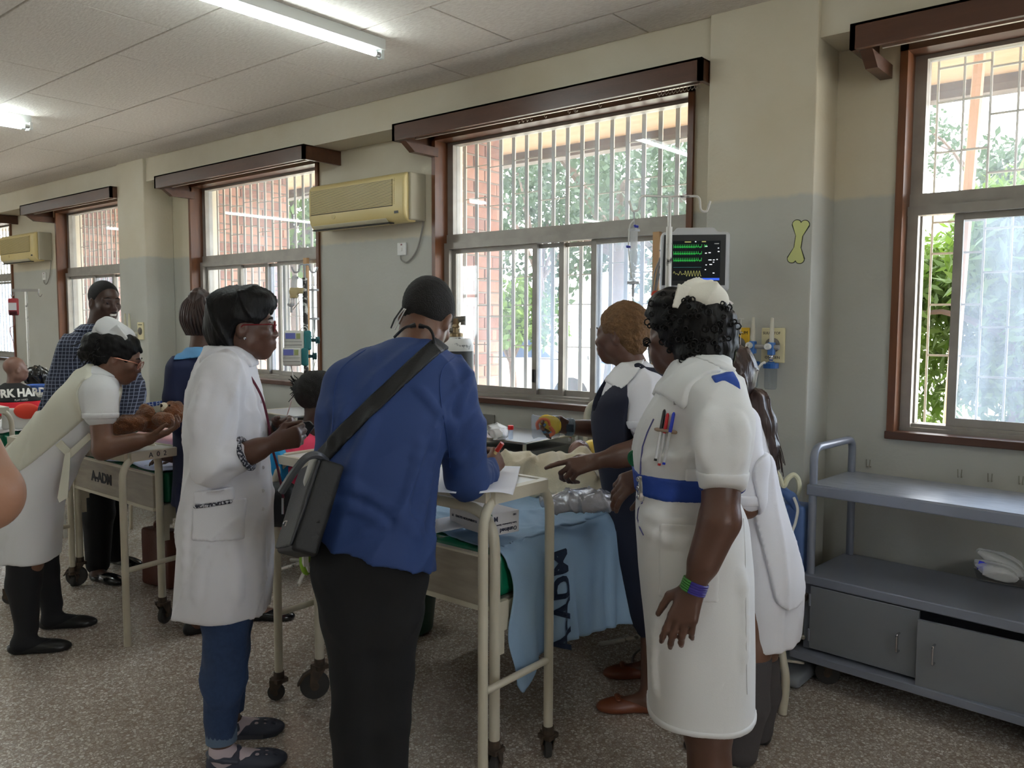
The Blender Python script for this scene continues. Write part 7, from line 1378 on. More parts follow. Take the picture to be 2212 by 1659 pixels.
def checked_man():
    P = at; D = 4.97; f = nrm(HR*.88-HA*.47); l = np.cross(ZZ, f)
    t = person('smiling man in dark checked shirt and black trousers behind the nurse', P(225, 1240, D))
    b = SDF(); C = P(226, 652, D); R = basis(nrm(HR*.80-HA*.58-ZZ*.10)); G = head(b, C, R, 1.03, 1.0, True, 1.6); b.cap(P(220, 680, D), P(208, 725, D), .062, .070, k=.03)
    b.loft([(P(222, 1040, D), .15, .11), (P(212, 900, D), .15, .10), (P(205, 745, D), .17, .09)], l, k=.03)
    limb(b, P(160, 770, 4.86), P(118, 880, 4.80), P(190, 915, 4.70), [.058, .046, .03]); hand(b, P(190, 915, 4.7), HR, -ZZ, -HA)
    limb(b, P(255, 770, 5.08), P(292, 850, 5.06), P(280, 930, 4.92), [.058, .046, .03]); hand(b, P(280, 930, 4.92), -ZZ, -HA, HR)
    H1, H2 = on_z(200, 1250, 0), on_z(240, 1213, 0); A1, A2 = P(206, 1200, 4.88), P(245, 1175, 5.10)
    limb(b, P(212, 1040, 4.92), P(212, 1120, 4.88), A1, [.09, .065, .04]); limb(b, P(232, 1040, 5.05), P(240, 1110, 5.08), A2, [.09, .065, .04]); foot(b, A1, H1, f); foot(b, A2, H2, f)
    bo = b.obj('body', SK3, t, .0065, .005); eyes(bo, C, R, 1.03)
    s = SDF(); s.ell(G(0, -.014, .032), np.array([.0775, .100, .0915])*1.03, R); s.cut(G(0, .050, .05), R@np.array([0, 1, -.55]), k=.02); s.cut(G(0, -.05, -.05), -ZZ, k=.02); s.cut(G(0, .02, -.005), R@np.array([0, .8, -1]), k=.01); s.obj('cropped_hair', HAIRC, bo, .005, .004)
    s = SDF(); s.path([G(-.022, .084, -.062), G(-.010, .0925, -.066), G(.010, .0925, -.066), G(.022, .084, -.062)], [.004, .0056, .0056, .004]); s.obj('teeth', TOOTH, bo, .002)
    w = MB(); w.tube([G(-.016, .105, -.052), G(0, .109, -.050), G(.016, .105, -.052)], .003, 6); w.build('moustache', HAIRC, bo, smooth=True)
    CH = check_mat(); c = SDF()
    c.loft([(P(222, 1010, D), .185, .135), (P(218, 930, D), .182, .135), (P(210, 850, D), .20, .14), (P(205, 780, D), .21, .125), (P(206, 738, D), .185, .095), (P(209, 705, D), .085, .075)], l, k=.02, fold=lambda th, u: .03*np.clip(.7-u, 0, 1)*np.sin(5*th))
    c.path([P(158, 755, 4.86), P(134, 825, 4.82), P(119, 885, 4.79), P(180, 910, 4.72)], [.078, .072, .066, .05], k=.03); c.path([P(257, 755, 5.07), P(286, 850, 5.05), P(284, 905, 4.97)], [.078, .068, .056], k=.03); c.cap(P(208, 730, D), P(220, 680, D), .070, .066, k=.006, sub=True)
    c.noise(.007, 18, ZZ, 4); c.ridge(.010, 24, ZZ+HR*.4, 6); co = c.obj('checked_shirt', CH, t, .009, .005)
    s = wrap(c, .008, P(210, 708, D), (.10, .035, .14), np.stack([RT, UP, FWD], 1)@rotm((0, 0, 1), -8)); s.cap(P(208, 730, D), P(220, 680, D), .068, .064, k=.003, sub=True); s.obj('collar', CH, co, .006, .004)
    j = SDF(); j.path([P(212, 1000, 4.90), P(212, 1110, 4.88), A1-ZZ*.045+f*.02], [.105, .085, .066]); j.path([P(234, 1000, 5.05), P(240, 1100, 5.08), A2-ZZ*.045+f*.02], [.105, .085, .066]); j.cap(P(212, 985, 4.9), P(234, 985, 5.05), .12, k=.05); j.ridge(.006, 24, RT, 3); j.obj('black_trousers', BLACKT, t, .01, .006)
    for H, A in ((H1, A1), (H2, A2)): s = SDF(); g = shoe(s, H-f*.01, f, .285, .045); s.obj('leather_shoe', LEATH, t, .007, .004)
checked_man()
# ------------------------------------------------------------------ 8. student in navy with light blue collar
def student():
    P = at; D = 4.12; f = nrm(HA*.72+HR*.70); l = np.cross(ZZ, f); LB = M('collar_light_blue', (96, 156, 206), .7)
    t = person('person in navy tunic with light blue collar and braided brown hair', P(430, 1360, D))
    b = SDF(); C = P(444, 700, D+.02); R = basis(nrm(HA*.97+HR*.24)); G = head(b, C, R, .97); b.cap(P(441, 720, D), P(436, 765, D), .058, .064, k=.03)
    b.loft([(P(438, 1060, D), .15, .11), (P(440, 930, D), .13, .10), (P(437, 800, D), .15, .09)], l, k=.03)
    limb(b, P(393, 812, 4.06), P(388, 905, 4.05), P(430, 960, 4.0), [.05, .042, .027]); hand(b, P(430, 960, 4.0), HR, HA, ZZ, sc=.9); limb(b, P(485, 812, 4.2), P(500, 905, 4.25), P(520, 960, 4.3), [.05, .042, .027]); hand(b, P(520, 960, 4.3), HA, -ZZ, -HR, sc=.9)
    H1, H2 = on_z(402, 1372, 0), on_z(535, 1338, 0); A1, A2 = P(420, 1320, 4.03), P(540, 1295, 4.26); limb(b, P(425, 1060, 4.08), P(425, 1200, 4.05), A1, [.09, .062, .04]); limb(b, P(450, 1060, 4.16), P(495, 1190, 4.22), A2, [.09, .062, .04]); foot(b, A1, H1, f); foot(b, A2, H2, HR)
    bo = b.obj('body', SK1, t, .0065, .005); eyes(bo, C, R, .97)
    s = SDF(); s.ell(G(0, -.018, .036), (.082, .102, .092), R); s.ell(G(0, -.04, .125), (.055, .058, .05), R, k=.03); s.cut(G(0, -.06, -.048), R@np.array([0, -.35, -1]), k=.015); s.ell(G(0, .115, -.01), (.085, .08, .095), R, sub=True); s.ell(G(-.09, .02, -.04), (.05, .05, .05), R, sub=True); s.ell(G(.09, .02, -.04), (.05, .05, .05), R, sub=True); s.ridge(.006, 110, R@np.array([.35, 0, 1]), 4); s.obj('braided_hair', HAIRB, bo, .005, .003)
    w = MB()
    for i in range(11):
        x = -.06+.012*i; w.tube(spline([G(x*1.1, -.092+abs(x)*.5, -.055), G(x*1.3, -.128+abs(x)*.55, .02), G(x*.9, -.105, .10), G(x*.35, -.055, .155)], 6), .0072, 6)
    w.build('braid_rows', HAIRB, bo, smooth=True, kind='stuff')
    c = SDF(); c.loft([(P(440, 1090, D), .18, .135), (P(440, 1000, D), .165, .125), (P(438, 910, D), .165, .12), (P(436, 835, D), .185, .12), (P(436, 790, D), .165, .09), (P(437, 756, D), .08, .068)], l, k=.02); c.path([P(393, 800, 4.06), P(386, 860, 4.045), P(388, 910, 4.045)], [.075, .068, .058], k=.03); c.path([P(484, 800, 4.2), P(500, 905, 4.25)], [.072, .058], k=.03); c.cap(P(436, 765, D), P(441, 720, D), .064, .060, sub=True, k=.006); c.noise(.005, 20, ZZ, 4); c.ridge(.006, 26, ZZ, 6); co = c.obj('navy_tunic', M('student_navy', (26, 36, 74), .8), t, .009, .005)
    s = wrap(c, .009, P(436, 758, 4.1), (.10, .038, .16), np.stack([RT, UP, FWD], 1)@rotm((0, 0, 1), 6)); s.cap(P(436, 765, D), P(441, 720, D), .062, .058, sub=True, k=.003); s.obj('blue_collar', LB, co, .006, .004)
    j = SDF(); j.path([P(427, 1060, 4.08), P(426, 1200, 4.05), A1+ZZ*.03], [.105, .085, .07]); j.path([P(452, 1060, 4.16), P(496, 1190, 4.22), A2+ZZ*.03], [.105, .085, .07]); j.obj('navy_trousers', M('student_navy', (0, 0, 0)), t, .01, .006)
    s = SDF(); shoe(s, H1-f*.01, f, .25); s.obj('shoe', SHOEB, t, .008); s = SDF(); shoe(s, H2-HR*.01, HR, .25); s.obj('shoe', LEATH, t, .007)
student()
# ------------------------------------------------------------------ 9. seated person in pink
def seated_pink():
    P = at; D = 3.62; f = nrm(HR*.93+HA*.36); l = np.cross(ZZ, f); PK = M('pink_dress', (244, 74, 112), .75, var=(3, (236, 60, 96), .3), bump=(200, .06))
    t = person('seated person in bright pink top behind the man in blue', P(655, 1340, D))
    b = SDF(); C = P(693, 862, D); R = basis(nrm(HR*.9+HA*.42-ZZ*.12)); G = head(b, C, R, .95); b.cap(P(684, 892, D), P(674, 940, D), .048, .054, k=.03)
    b.loft([(P(650, 1110, D), .15, .11), (P(658, 1020, D), .13, .10), (P(668, 955, D), .14, .08)], l, k=.03)
    limb(b, P(655, 972, 3.5), P(640, 1060, 3.47), P(690, 1080, 3.4), [.048, .04, .026]); hand(b, P(690, 1080, 3.4), HR, -ZZ, HA, sc=.9); limb(b, P(680, 972, 3.75), P(690, 1060, 3.8), P(735, 1065, 3.7), [.048, .04, .026]); hand(b, P(735, 1065, 3.7), HR, -ZZ, -HA, sc=.9)
    k1, k2 = P(740, 1130, 3.5), P(755, 1120, 3.72); H1 = on_z(705, 1342, 0); A1 = H1+ZZ*.09+HR*.04; H2 = on_z(745, 1320, 0); A2 = H2+ZZ*.09+HR*.04
    limb(b, P(655, 1120, 3.54), k1, A1, [.085, .06, .038]); limb(b, P(655, 1120, 3.7), k2, A2, [.085, .06, .038]); foot(b, A1, H1, HR); foot(b, A2, H2, HR); bo = b.obj('body', SK3, t, .0065, .005); eyes(bo, C, R, .95)
    s = SDF(); s.ell(G(0, -.02, .034), np.array([.080, .103, .092]), R); s.cut(G(0, .055, .05), R@np.array([0, 1, -.3]), k=.02); s.cut(G(0, -.05, -.055), R@np.array([0, -.2, -1]), k=.02); s.cut(G(0, .02, -.005), R@np.array([0, .8, -1]), k=.01); s.ell(P(648, 838, D), (.034, .036, .03), k=.01); s.noise(.004, 120, seed=3); s.obj('hair', HAIRC, bo, .005, .004)
    w = MB(); r = np.random.default_rng(3)
    for i in range(40): a = P(650, 838, D)+r.normal(size=3)*.012; w.tube([a, a-RT*(.02+.02*r.random())+UP*r.normal()*.025+FWD*r.normal()*.02], [.003, .0015], 5)
    w.build('puff_strands', HAIRC, bo, kind='stuff')
    c = SDF(); c.loft([(P(650, 1130, D), .185, .14), (P(653, 1060, D), .165, .125), (P(660, 1000, D), .165, .115), (P(668, 962, D), .15, .085), (P(673, 938, D), .07, .06)], l, k=.02); c.path([P(655, 975, 3.5), P(642, 1035, 3.47)], [.068, .062], k=.03); c.path([P(680, 975, 3.75), P(688, 1035, 3.79)], [.068, .062], k=.03); c.cap(P(674, 940, D), P(684, 892, D), .057, .052, sub=True, k=.006)
    c.path([P(655, 1125, 3.54), k1], [.11, .085], k=.05); c.path([P(655, 1125, 3.7), k2], [.11, .085], k=.05); c.noise(.004, 24, ZZ, 4); c.ridge(.010, 40, P(700, 1040, 3.6)-P(650, 960, 3.6), 6); c.obj('pink_dress', PK, t, .008, .005)
    for H in (H1, H2): s = SDF(); shoe(s, H-HR*.01, HR, .24); s.obj('shoe', M('lilac_shoe', (196, 176, 196), .6), t, .007)
    ch = thing('plastic_chair', P(640, 1345, 3.68), 'white plastic chair under the seated person in pink', 'chair'); base = (P(655, 1130, 3.6)); z0 = base[2]-.13; w = MB(); x, y = base[0]+HR[0]*.20+HA[0]*.06, base[1]+HR[1]*.20+HA[1]*.06
    R2 = np.stack([f, l, ZZ], 1); T = lambda q: np.array([x, y, 0])+R2@np.asarray(q)
    w.box((-.22, -.22, z0-.02), (.22, .22, z0), T=T); w.build('seat', WHITEP, ch); w = MB(); w.box((-.235, -.2, z0), (-.215, .2, z0+.40), T=T); w.build('backrest', WHITEP, ch)
    for a in (-.05, .19):
        for c_ in (-.12, .12): w = MB(); w.tube([T((a, c_, z0)), T((a, c_*1.1, 0))], [.018, .014], 8); w.build('leg', WHITEP, ch)
seated_pink()
# ------------------------------------------------------------------ 10. child in the red and black sweatshirt on the far bed
def far_child():
    P = at; D = 6.5; f = nrm(HA*.8+HR*.6); l = np.cross(ZZ, f)
    t = person('child with shaved head in red and black sweatshirt sitting on the far left bed', P(25, 890, D))
    b = SDF(); C = P(34, 797, D); R = basis(nrm(HA*.75+HR*.62)); G = head(b, C, R, .82); b.cap(P(30, 812, D), P(27, 838, D), .042, .048, k=.03); b.loft([(P(24, 900, D), .12, .09), (P(27, 840, D), .12, .06)], l, k=.03)
    limb(b, P(-2, 850, D), P(-18, 885, D), P(0, 900, 6.4), [.042, .036, .024]); limb(b, P(53, 850, D), P(72, 872, D+.02), P(92, 868, D+.1), [.042, .036, .024]); hand(b, P(92, 868, D+.1), HR, -ZZ, HA, sc=.75); hand(b, P(0, 900, 6.4), HR, -ZZ, HA, sc=.75)
    bse = P(25, 893, D); limb(b, bse-l*.07, bse+f*.28-l*.09-ZZ*.0, bse+f*.34-l*.09-ZZ*.3, [.06, .05, .034]); limb(b, bse+l*.07, bse+f*.28+l*.09, bse+f*.34+l*.09-ZZ*.3, [.06, .05, .034]); bo = b.obj('body', skin('skin_child', (110, 78, 66), (124, 90, 76)), t, .007, .005); eyes(bo, C, R, .82)
    c = SDF(); c.loft([(P(24, 898, D), .155, .115), (P(25, 870, D), .15, .11), (P(26, 848, D), .145, .095), (P(27, 832, D), .065, .055)], l, k=.02); c.cap(P(-2, 850, D), P(27, 845, D), .055, .07, k=.04); c.cap(P(53, 850, D), P(27, 845, D), .055, .07, k=.04); c.path([P(-2, 852, D), P(-18, 886, D)], [.058, .052], k=.03); c.path([P(53, 852, D), P(72, 874, D+.02), P(88, 870, D+.08)], [.058, .052, .042], k=.03)
    c.cap(P(27, 838, D), P(30, 812, D), .05, .046, sub=True, k=.005); c.noise(.005, 24, ZZ, 3); RD = M('sweat_red', (206, 26, 44), .8); BK = M('sweat_black', (26, 26, 28), .8); zc = P(25, 866, D)[2]
    c0 = SDF(); c0.ops = list(c.ops); c0.disp = list(c.disp); c0.lo, c0.hi = c.lo.copy(), c.hi.copy(); c.cut((0, 0, zc), -ZZ); c.obj('sweatshirt', BK, t, .007, .004)
    c2 = SDF(); c2.ops = list(c0.ops); c2.disp = list(c0.disp); c2.lo, c2.hi = c0.lo.copy(), c0.hi.copy(); c2.cut((0, 0, zc), ZZ); c2.obj('red_lower_half', RD, t, .007, .004)
    WH = M('print_white', (232, 228, 222), .7); x0 = -12
    fn_ = nrm(EYE-P(26, 853, D)); u = nrm(HR); p = hit_px(c0, 26, 850, 5.5); stick(text_obj('back_print', 'WORK HARD', p+u*.012, nrm(u+ZZ*.06), ZZ, .085, WH, t, extrude=0, bold=.004), c0, fn_); stick(text_obj('back_print', 'PLAY HARD', p+u*.07-ZZ*.05, nrm(u+ZZ*.06), ZZ, .02, WH, t, extrude=0), c0, fn_)
    w = MB(); w.tube([P(27, 832, D)+(HR*math.cos(a)+HA*math.sin(a))*.055+ZZ*.006 for a in np.linspace(0, 6.283, 20, endpoint=False)], .010, 6, closed=True); w.build('collar', RD, t, smooth=True)
    s = SDF(); s.path([bse-l*.07, bse+f*.28-l*.09, bse+f*.34-l*.09-ZZ*.28], [.085, .07, .055]); s.path([bse+l*.07, bse+f*.28+l*.09, bse+f*.34+l*.09-ZZ*.28], [.085, .07, .055]); s.obj('trousers', BK, t, .01, .006)
far_child()
# ------------------------------------------------------------------ 11. baby in the bed
def baby():
    P = at; D = 4.08; t = person('baby lying under the cream blanket with white tissue by its face', P(1250, 985, D)); b = SDF(); C = P(1250, 974, D); R = basis(nrm(ZZ*.7-HA*.35+HR*.6), nrm(HA*.9+ZZ*.4)); G = head(b, C, R, .56, 1.15)
    b.cap(C-R[:, 2]*.05, C-R[:, 2]*.10, .026, .03, k=.02); e = C-R[:, 2]*.16; b.ell(e, (.07, .09, .05), k=.03); wr = P(1214, 987, 3.98); limb(b, P(1240, 1000, 3.98), P(1228, 1000, 3.95), wr, [.026, .022, .016]); hand(b, wr, P(1194, 990, 3.96)-wr, -ZZ, HA, each=[(30, 40, 25)]*4, sc=.42); b.cap(e, e-HA*.3, .07, .045, k=.03)
    bo = b.obj('body', skin('skin_baby', (104, 70, 60), (120, 84, 72)), t, .0035, .002); eyes(bo, C, R, .56)
    s = SDF(); s.cap(P(1240, 1002, 3.98), P(1222, 993, 3.96), .034, .026); s.ell(e, (.085, .11, .06)); s.noise(.003, 60, seed=2); s.obj('pink_sleeve', M('baby_pink', (240, 150, 160), .8), t, .006)
    tt = thing('tissue', P(1258, 968, 4.0), 'folded white tissue beside the face of the baby', 'tissue'); w = MB(); w.prism([P(1245, 980, 3.98), P(1253, 965, 3.98), P(1262, 978, 3.98)], FWD, .006); w.prism([P(1256, 977, 3.99), P(1264, 962, 3.99), P(1270, 976, 3.99)], FWD, .008); w.build('tissue_fold', M('tissue_white', (238, 240, 244), .9), tt)
    s = SDF(); s.ell(P(1290, 965, 4.15), (.08, .06, .035)); s.ell(P(1282, 972, 4.12), (.05, .04, .03)); s.noise(.006, 50, seed=4); tag(s.obj('yellow_cloth', M('cloth_yellow', (236, 222, 150), .85, var=(22, (240, 200, 70), .2), bump=(120, .3)), None, .006), 'crumpled pale yellow cloth beside the head of the baby', 'cloth')
baby()
# ------------------------------------------------------------------ 12. arm of a person at the left edge, 13. child in polka dots
def edge_person():
    P = at; t = person('person at the very left edge of the photo, only a bent bare arm showing', P(-150, 1900, 1.6)); b = SDF()
    sh, el, wr = P(-150, 840, 1.62), P(-34, 1068, 1.56), P(-180, 1070, 1.45); limb(b, sh, el, wr, [.060, .050, .034], .04); b.cap(P(-78, 988, 1.59), P(-40, 1058, 1.565), .056, .052, k=.05); b.ell(P(-26, 1081, 1.555), .036, k=.06); hand(b, wr, -HR, -HA, ZZ)
    c0 = P(-290, 900, 1.7); b.loft([(P(-290, 1150, 1.7), .15, .11), (P(-290, 980, 1.7), .14, .10), (P(-290, 800, 1.7), .15, .08)], HR, k=.03); C = P(-290, 640, 1.7); R = basis(HA*.9+HR*.4); head(b, C, R, 1.0); b.cap(C-ZZ*.07, c0+ZZ*.12, .055, .06, k=.03)
    for q in (-.09, .09): a = np.array([c0[0], c0[1], 0])+HR*q; limb(b, a+ZZ*.85, a+ZZ*.45, a+ZZ*.08, [.09, .062, .04]); foot(b, a+ZZ*.08, a-HA*.04, HA)
    bo = b.obj('body', SKL, t, .007, .005); eyes(bo, C, R)
    s = SDF(); s.loft([(P(-290, 1300, 1.7), .18, .14), (P(-290, 980, 1.7), .165, .125), (P(-290, 820, 1.7), .17, .10)], HR); s.cap(P(-110, 835, 1.63), P(-285, 830, 1.7), .07, .09, k=.04); s.path([P(-150, 840, 1.625), P(-98, 950, 1.6)], [.078, .066], k=.03); s.obj('white_tunic', WHITEU, t, .01, .006)
    s = SDF(); 
    for q in (-.09, .09): a = np.array([c0[0], c0[1], 0])+HR*q; s.path([a+ZZ*.85, a+ZZ*.45, a+ZZ*.1], [.105, .08, .06])
    s.obj('trousers', BLACKT, t, .012, .006); s = SDF(); s.ell(C+R@np.array([0, -.02, .035]), (.085, .108, .095), R); s.ell(C+R@np.array([0, .115, -.01]), (.09, .075, .1), R, sub=True); s.obj('hair', HAIRM, bo, .01, .004)
edge_person()
def polka_child():
    P = at; D = 4.45; PK = M('polka_pink', (232, 150, 178), .8); N, L, b_ = nodes(PK); tc = N.new('ShaderNodeTexCoord'); v = N.new('ShaderNodeTexVoronoi'); v.inputs['Scale'].default_value = 26; v.inputs['Randomness'].default_value = .25; L.new(tc.outputs['Object'], v.inputs[0]); c = N.new('ShaderNodeMath'); c.operation = 'LESS_THAN'; c.inputs[1].default_value = .22; L.new(v.outputs['Distance'], c.inputs[0]); k = N.new('ShaderNodeMix'); k.data_type = 'RGBA'; k.inputs['A'].default_value = lin((236, 150, 180)); k.inputs['B'].default_value = lin((70, 20, 40)); L.new(c.outputs[0], k.inputs['Factor']); L.new(k.outputs['Result'], b_.inputs['Base Color'])
    t = person('child in pink polka-dot top on the left bed, mostly hidden behind the white coat', P(430, 1000, D)); b = SDF(); C = P(455, 830, D); R = basis(nrm(-HR*.8-HA*.5)); head(b, C, R, .85); b.cap(C-ZZ*.05, P(450, 895, D), .04, .045, k=.03); b.loft([(P(440, 985, D), .12, .09), (P(448, 905, D), .12, .06)], HA, k=.03)
    limb(b, P(412, 905, 4.36), P(396, 958, 4.33), P(372, 990, 4.28), [.042, .036, .024]); hand(b, P(372, 990, 4.28), -HR, -ZZ, HA, sc=.75); limb(b, P(470, 905, 4.5), P(480, 960, 4.5), P(450, 985, 4.4), [.042, .036, .024]); hand(b, P(450, 985, 4.4), -HR, -ZZ, HA, sc=.75)
    bo = b.obj('body', SK1, t, .007, .005); s = SDF(); s.loft([(P(440, 985, D), .145, .11), (P(446, 930, D), .14, .10), (P(450, 900, D), .07, .06)], HA); s.path([P(413, 905, 4.36), P(399, 945, 4.335)], [.058, .056], k=.03); s.cap(P(470, 905, 4.5), P(478, 945, 4.5), .058, k=.03); s.obj('polka_dot_top', PK, t, .006, .003); s = SDF(); s.ell(C+R@np.array([0, -.018, .03]), (.072, .092, .08), R); s.ell(C+R@np.array([0, .1, -.01]), (.08, .065, .09), R, sub=True); s.obj('hair', HAIRC, bo, .008, .004); eyes(bo, C, R, .85)
polka_child()
def walker():
    p = at(1296, 800, 21); g = -.15; t = thing('person', (p[0], p[1], g), 'distant person in a blue dress walking in the bright yard outside', 'person'); o = np.array([p[0], p[1], g]); b = SDF(); R = basis(-HA*.6+HR); C = o+ZZ*1.5; head(b, C, R, 1); b.cap(o+ZZ*1.3, o+ZZ*1.45, .055, k=.02); b.cap(o+ZZ*.8, o+ZZ*1.25, .12, .12)
    for q in (-1, 1): limb(b, o+ZZ*.8+HR*.08*q, o+ZZ*.45+HR*.1*q, o+ZZ*.08+HR*.13*q, [.08, .06, .04]); foot(b, o+ZZ*.08+HR*.13*q, o+HR*.13*q, HR); limb(b, o+ZZ*1.27+HR*.16*q, o+ZZ*1.0+HR*.22*q, o+ZZ*.78+HR*.22*q-HA*.1, [.05, .04, .03]); hand(b, o+ZZ*.78+HR*.22*q-HA*.1, -ZZ, HR*-q, -HA)
    bo = b.obj('body', SK1, t, .02); s = SDF(); s.loft([(o+ZZ*.42, .2, .16), (o+ZZ*.95, .15, .13), (o+ZZ*1.25, .18, .12), (o+ZZ*1.34, .08, .07)], HR); s.obj('blue_dress', M('walker_blue', (60, 84, 170), .8), t, .02); s = SDF(); s.ell(C+ZZ*.04-HA*-.02, (.09, .09, .09)); s.obj('hair', HAIRM, bo, .02)
walker()
# ================================================================== small things
PAPER = M('paper', (232, 234, 244), .7)
def sheet_of(name, quad, label, mat=PAPER, cat='paper', sag=.0):
    a, b_, c, d = [np.asarray(q, float) for q in quad]
    return cloth(name, lambda u, v: (a*(1-u)+b_*u)*(1-v)+(d*(1-u)+c*u)*v+ZZ*(sag*math.sin(u*3.1)*math.sin(v*3)), 10, 10, mat, label, cat, .001)
# paper under the hand of the man in blue, hanging over the table end
zt = .996
pa, pb, pc, pd = on_z(1035, 1066, zt), on_z(1112, 1058, zt), on_z(1124, 1008, zt), on_z(1060, 1006, zt)
def drooping(u, v):
    p = (pa*(1-u)+pb*u)*(1-v)+(pd*(1-u)+pc*u)*v; k = max(0, p[0]+1.655); return (p[0]-k*.25, p[1], zt-.95*k*min(1, k*14+.15))
cloth('paper_sheet', drooping, 16, 8, PAPER, 'white paper under the writing hand, hanging over the table end', 'paper', .001)
sheet_of('paper_sheet', [on_z(930, 1062, zt), on_z(985, 1066, zt), on_z(1000, 1020, zt), on_z(945, 1008, zt)], 'white paper on the bed table between body and arm of the man in blue', sag=.003)
sheet_of('paper_sheet', [on_z(940, 1152, .80), on_z(1012, 1138, .80), on_z(1000, 1112, .80), on_z(940, 1122, .80)], 'white paper lying on the blue sheet at the bed foot', sag=.008)
for i in range(3): sheet_of('paper_sheet', [at(606, 992+5*i, 3.36), at(700, 985+5*i, 3.3), at(700, 967+5*i, 3.5), at(640, 975+5*i, 3.55)], ['white paper on top of the small stack before the seated person in pink', 'middle paper of the stack before the seated person in pink', 'lowest paper of the stack before the seated person in pink'][i], sag=.002)
w = MB(); q = [at(604, 1010, 3.36), at(702, 1003, 3.3), at(702, 985, 3.5), at(640, 993, 3.55)]; w.prism(q, ZZ, .008); tag(w.build('clipboard', M('board_blue', (60, 70, 110), .5)), 'blue clipboard under the papers of the seated person in pink', 'clipboard')
# ---- glove box, lying upside down
zb = .795; a, b_, c_ = on_z(1060, 1160, zb), on_z(1117, 1148, zb), on_z(988, 1138, zb)
ex = nrm(b_-a)*[1, 1, 0]; ex = nrm(ex); ey = nrm(np.array([-ex[1], ex[0], 0])); ey = ey if ey@(c_-a) > 0 else -ey; LX, LY, LZ = .125, .235, .075
tb = thing('glove_box', a+(ex*LX+ey*LY)/2, 'white glove box lying upside down on the blue sheet', 'box'); T = lambda q: np.array([a[0], a[1], zb])+ex*q[0]+ey*q[1]+ZZ*q[2]
w = MB(); w.box((0, 0, 0), (LX, LY, LZ), T=T, bev=.0015); w.build('carton', M('carton_white', (226, 224, 226), .5), tb)
INKB = M('print_dark', (40, 44, 70), .6)
for i, rgb in enumerate([(200, 60, 40), (230, 160, 40), (150, 60, 120), (50, 60, 140), (60, 120, 80)]):
    w = MB(); w.box((-.0006, LY*(i/5)*.999, LZ-.006), (.002, LY*((i+1)/5), LZ+.0004), T=T); w.build('colour_stripe', M('stripe_%d' % i, rgb, .5), tb); w = MB(); w.box((-.0006, -.0006, LZ*(i/5)), (.006, .002, LZ*((i+1)/5)), T=T); w.build('colour_stripe', M('stripe_%d' % i, rgb, .5), tb)
fo = lambda x, z: T((x, -.0008, z))
text_obj('print', 'M', fo(.022, LZ-.018), -ex, -ZZ, .022, INKB, tb, bold=.001); text_obj('print', 'Latex Examination Gloves', fo(LX*.55, LZ*.46), -ex, -ZZ, .0085, INKB, tb); text_obj('print', 'unimed', fo(LX*.55, LZ*.20), -ex, -ZZ, .020, INKB, tb, bold=.0006); text_obj('print', '100', fo(LX-.02, LZ-.012), -ex, -ZZ, .010, INKB, tb)
w = MB(); w.tube([fo(LX-.018+.006*math.cos(q), LZ*.2+.006*math.sin(q)) for q in np.linspace(0, 6.28, 14, endpoint=False)], .0012, 5, closed=True); w.tube([fo(.014, LZ*.12), fo(.02, LZ*.3), fo(.026, LZ*.14)], .0012, 5); w.build('logo_ring', INKB, tb)
sd_ = lambda y, z: T((-.0008, y, z))
text_obj('print', 'EXAMINATION GLOVES', sd_(LY*.58, LZ*.5), ey*1 if np.cross(ey, -ZZ)@(-ex) > 0 else -ey, -ZZ, .0115, INKB, tb); text_obj('print', 'M', sd_(LY-.02, LZ*.5), ey if np.cross(ey, -ZZ)@(-ex) > 0 else -ey, -ZZ, .014, INKB, tb); text_obj('print', 'un', sd_(.03, LZ*.62), ey if np.cross(ey, -ZZ)@(-ex) > 0 else -ey, -ZZ, .014, INKB, tb)
w = MB(); w.tube([sd_(.005+.03*k/8, LZ*(.05+.4*math.sin(k/8*1.57))) for k in range(9)], .0022, 5); w.build('printed_arc', M('arc_blue', (40, 40, 110), .5), tb)
# ---- silvery packet on the bed
FILM = M('silver_film', (170, 172, 182), .22, .45, bump=(30, .8)); c = at(1255, 1085, 3.02); s = SDF(); R = basis(nrm(HR*.95+HA*.2)); s.box(c-ZZ*.0, (.07, .13, .022), R, .018); s.ell(c+ZZ*.02, (.06, .09, .025), R, k=.03); s.ridge(.007, 60, None, 3); s.noise(.004, 60, seed=6); tag(s.obj('foil_packet', FILM, None, .004, .003), 'crinkled silvery plastic packet on the blue sheet beside the blanket', 'packet')
# ---- things on the locker by the baby
s = SDF(); c = on_z(1066, 948, .877)+[0, .03, .03]; s.ell(c, (.055, .045, .03)); s.ell(c+[.03, -.01, -.01], (.04, .03, .022)); s.ell(c+[-.03, .02, .012], (.04, .03, .025)); s.ridge(.010, 60, None, 4); s.noise(.004, 50, seed=2)
zl = .877; 
tag(s.obj('folded_nappy', M('nappy_white', (236, 238, 240), .85, var=(18, (190, 216, 230), .08, .68)), None, .004), 'crumpled white nappy on the locker beside the specimen jar', 'nappy')
p = on_z(1103, 950, zl+.002); t = thing('specimen_jar', p, 'clear specimen jar with red lid on the bedside locker', 'jar'); w = MB(); w.lathe(p, ZZ, [(.001, 0), (.011, .003), (.013, .012), (.013, .058), (.001, .058)], 16); w.build('jar_body', glassy('jar_clear', (236, 238, 240), .5), t, smooth=True); w = MB(); w.lathe(p+ZZ*.056, ZZ, [(.001, 0), (.016, .0), (.016, .020), (.014, .022), (.001, .022)], 18); w.build('red_lid', M('lid_red', (232, 40, 44), .35), t, smooth=False)
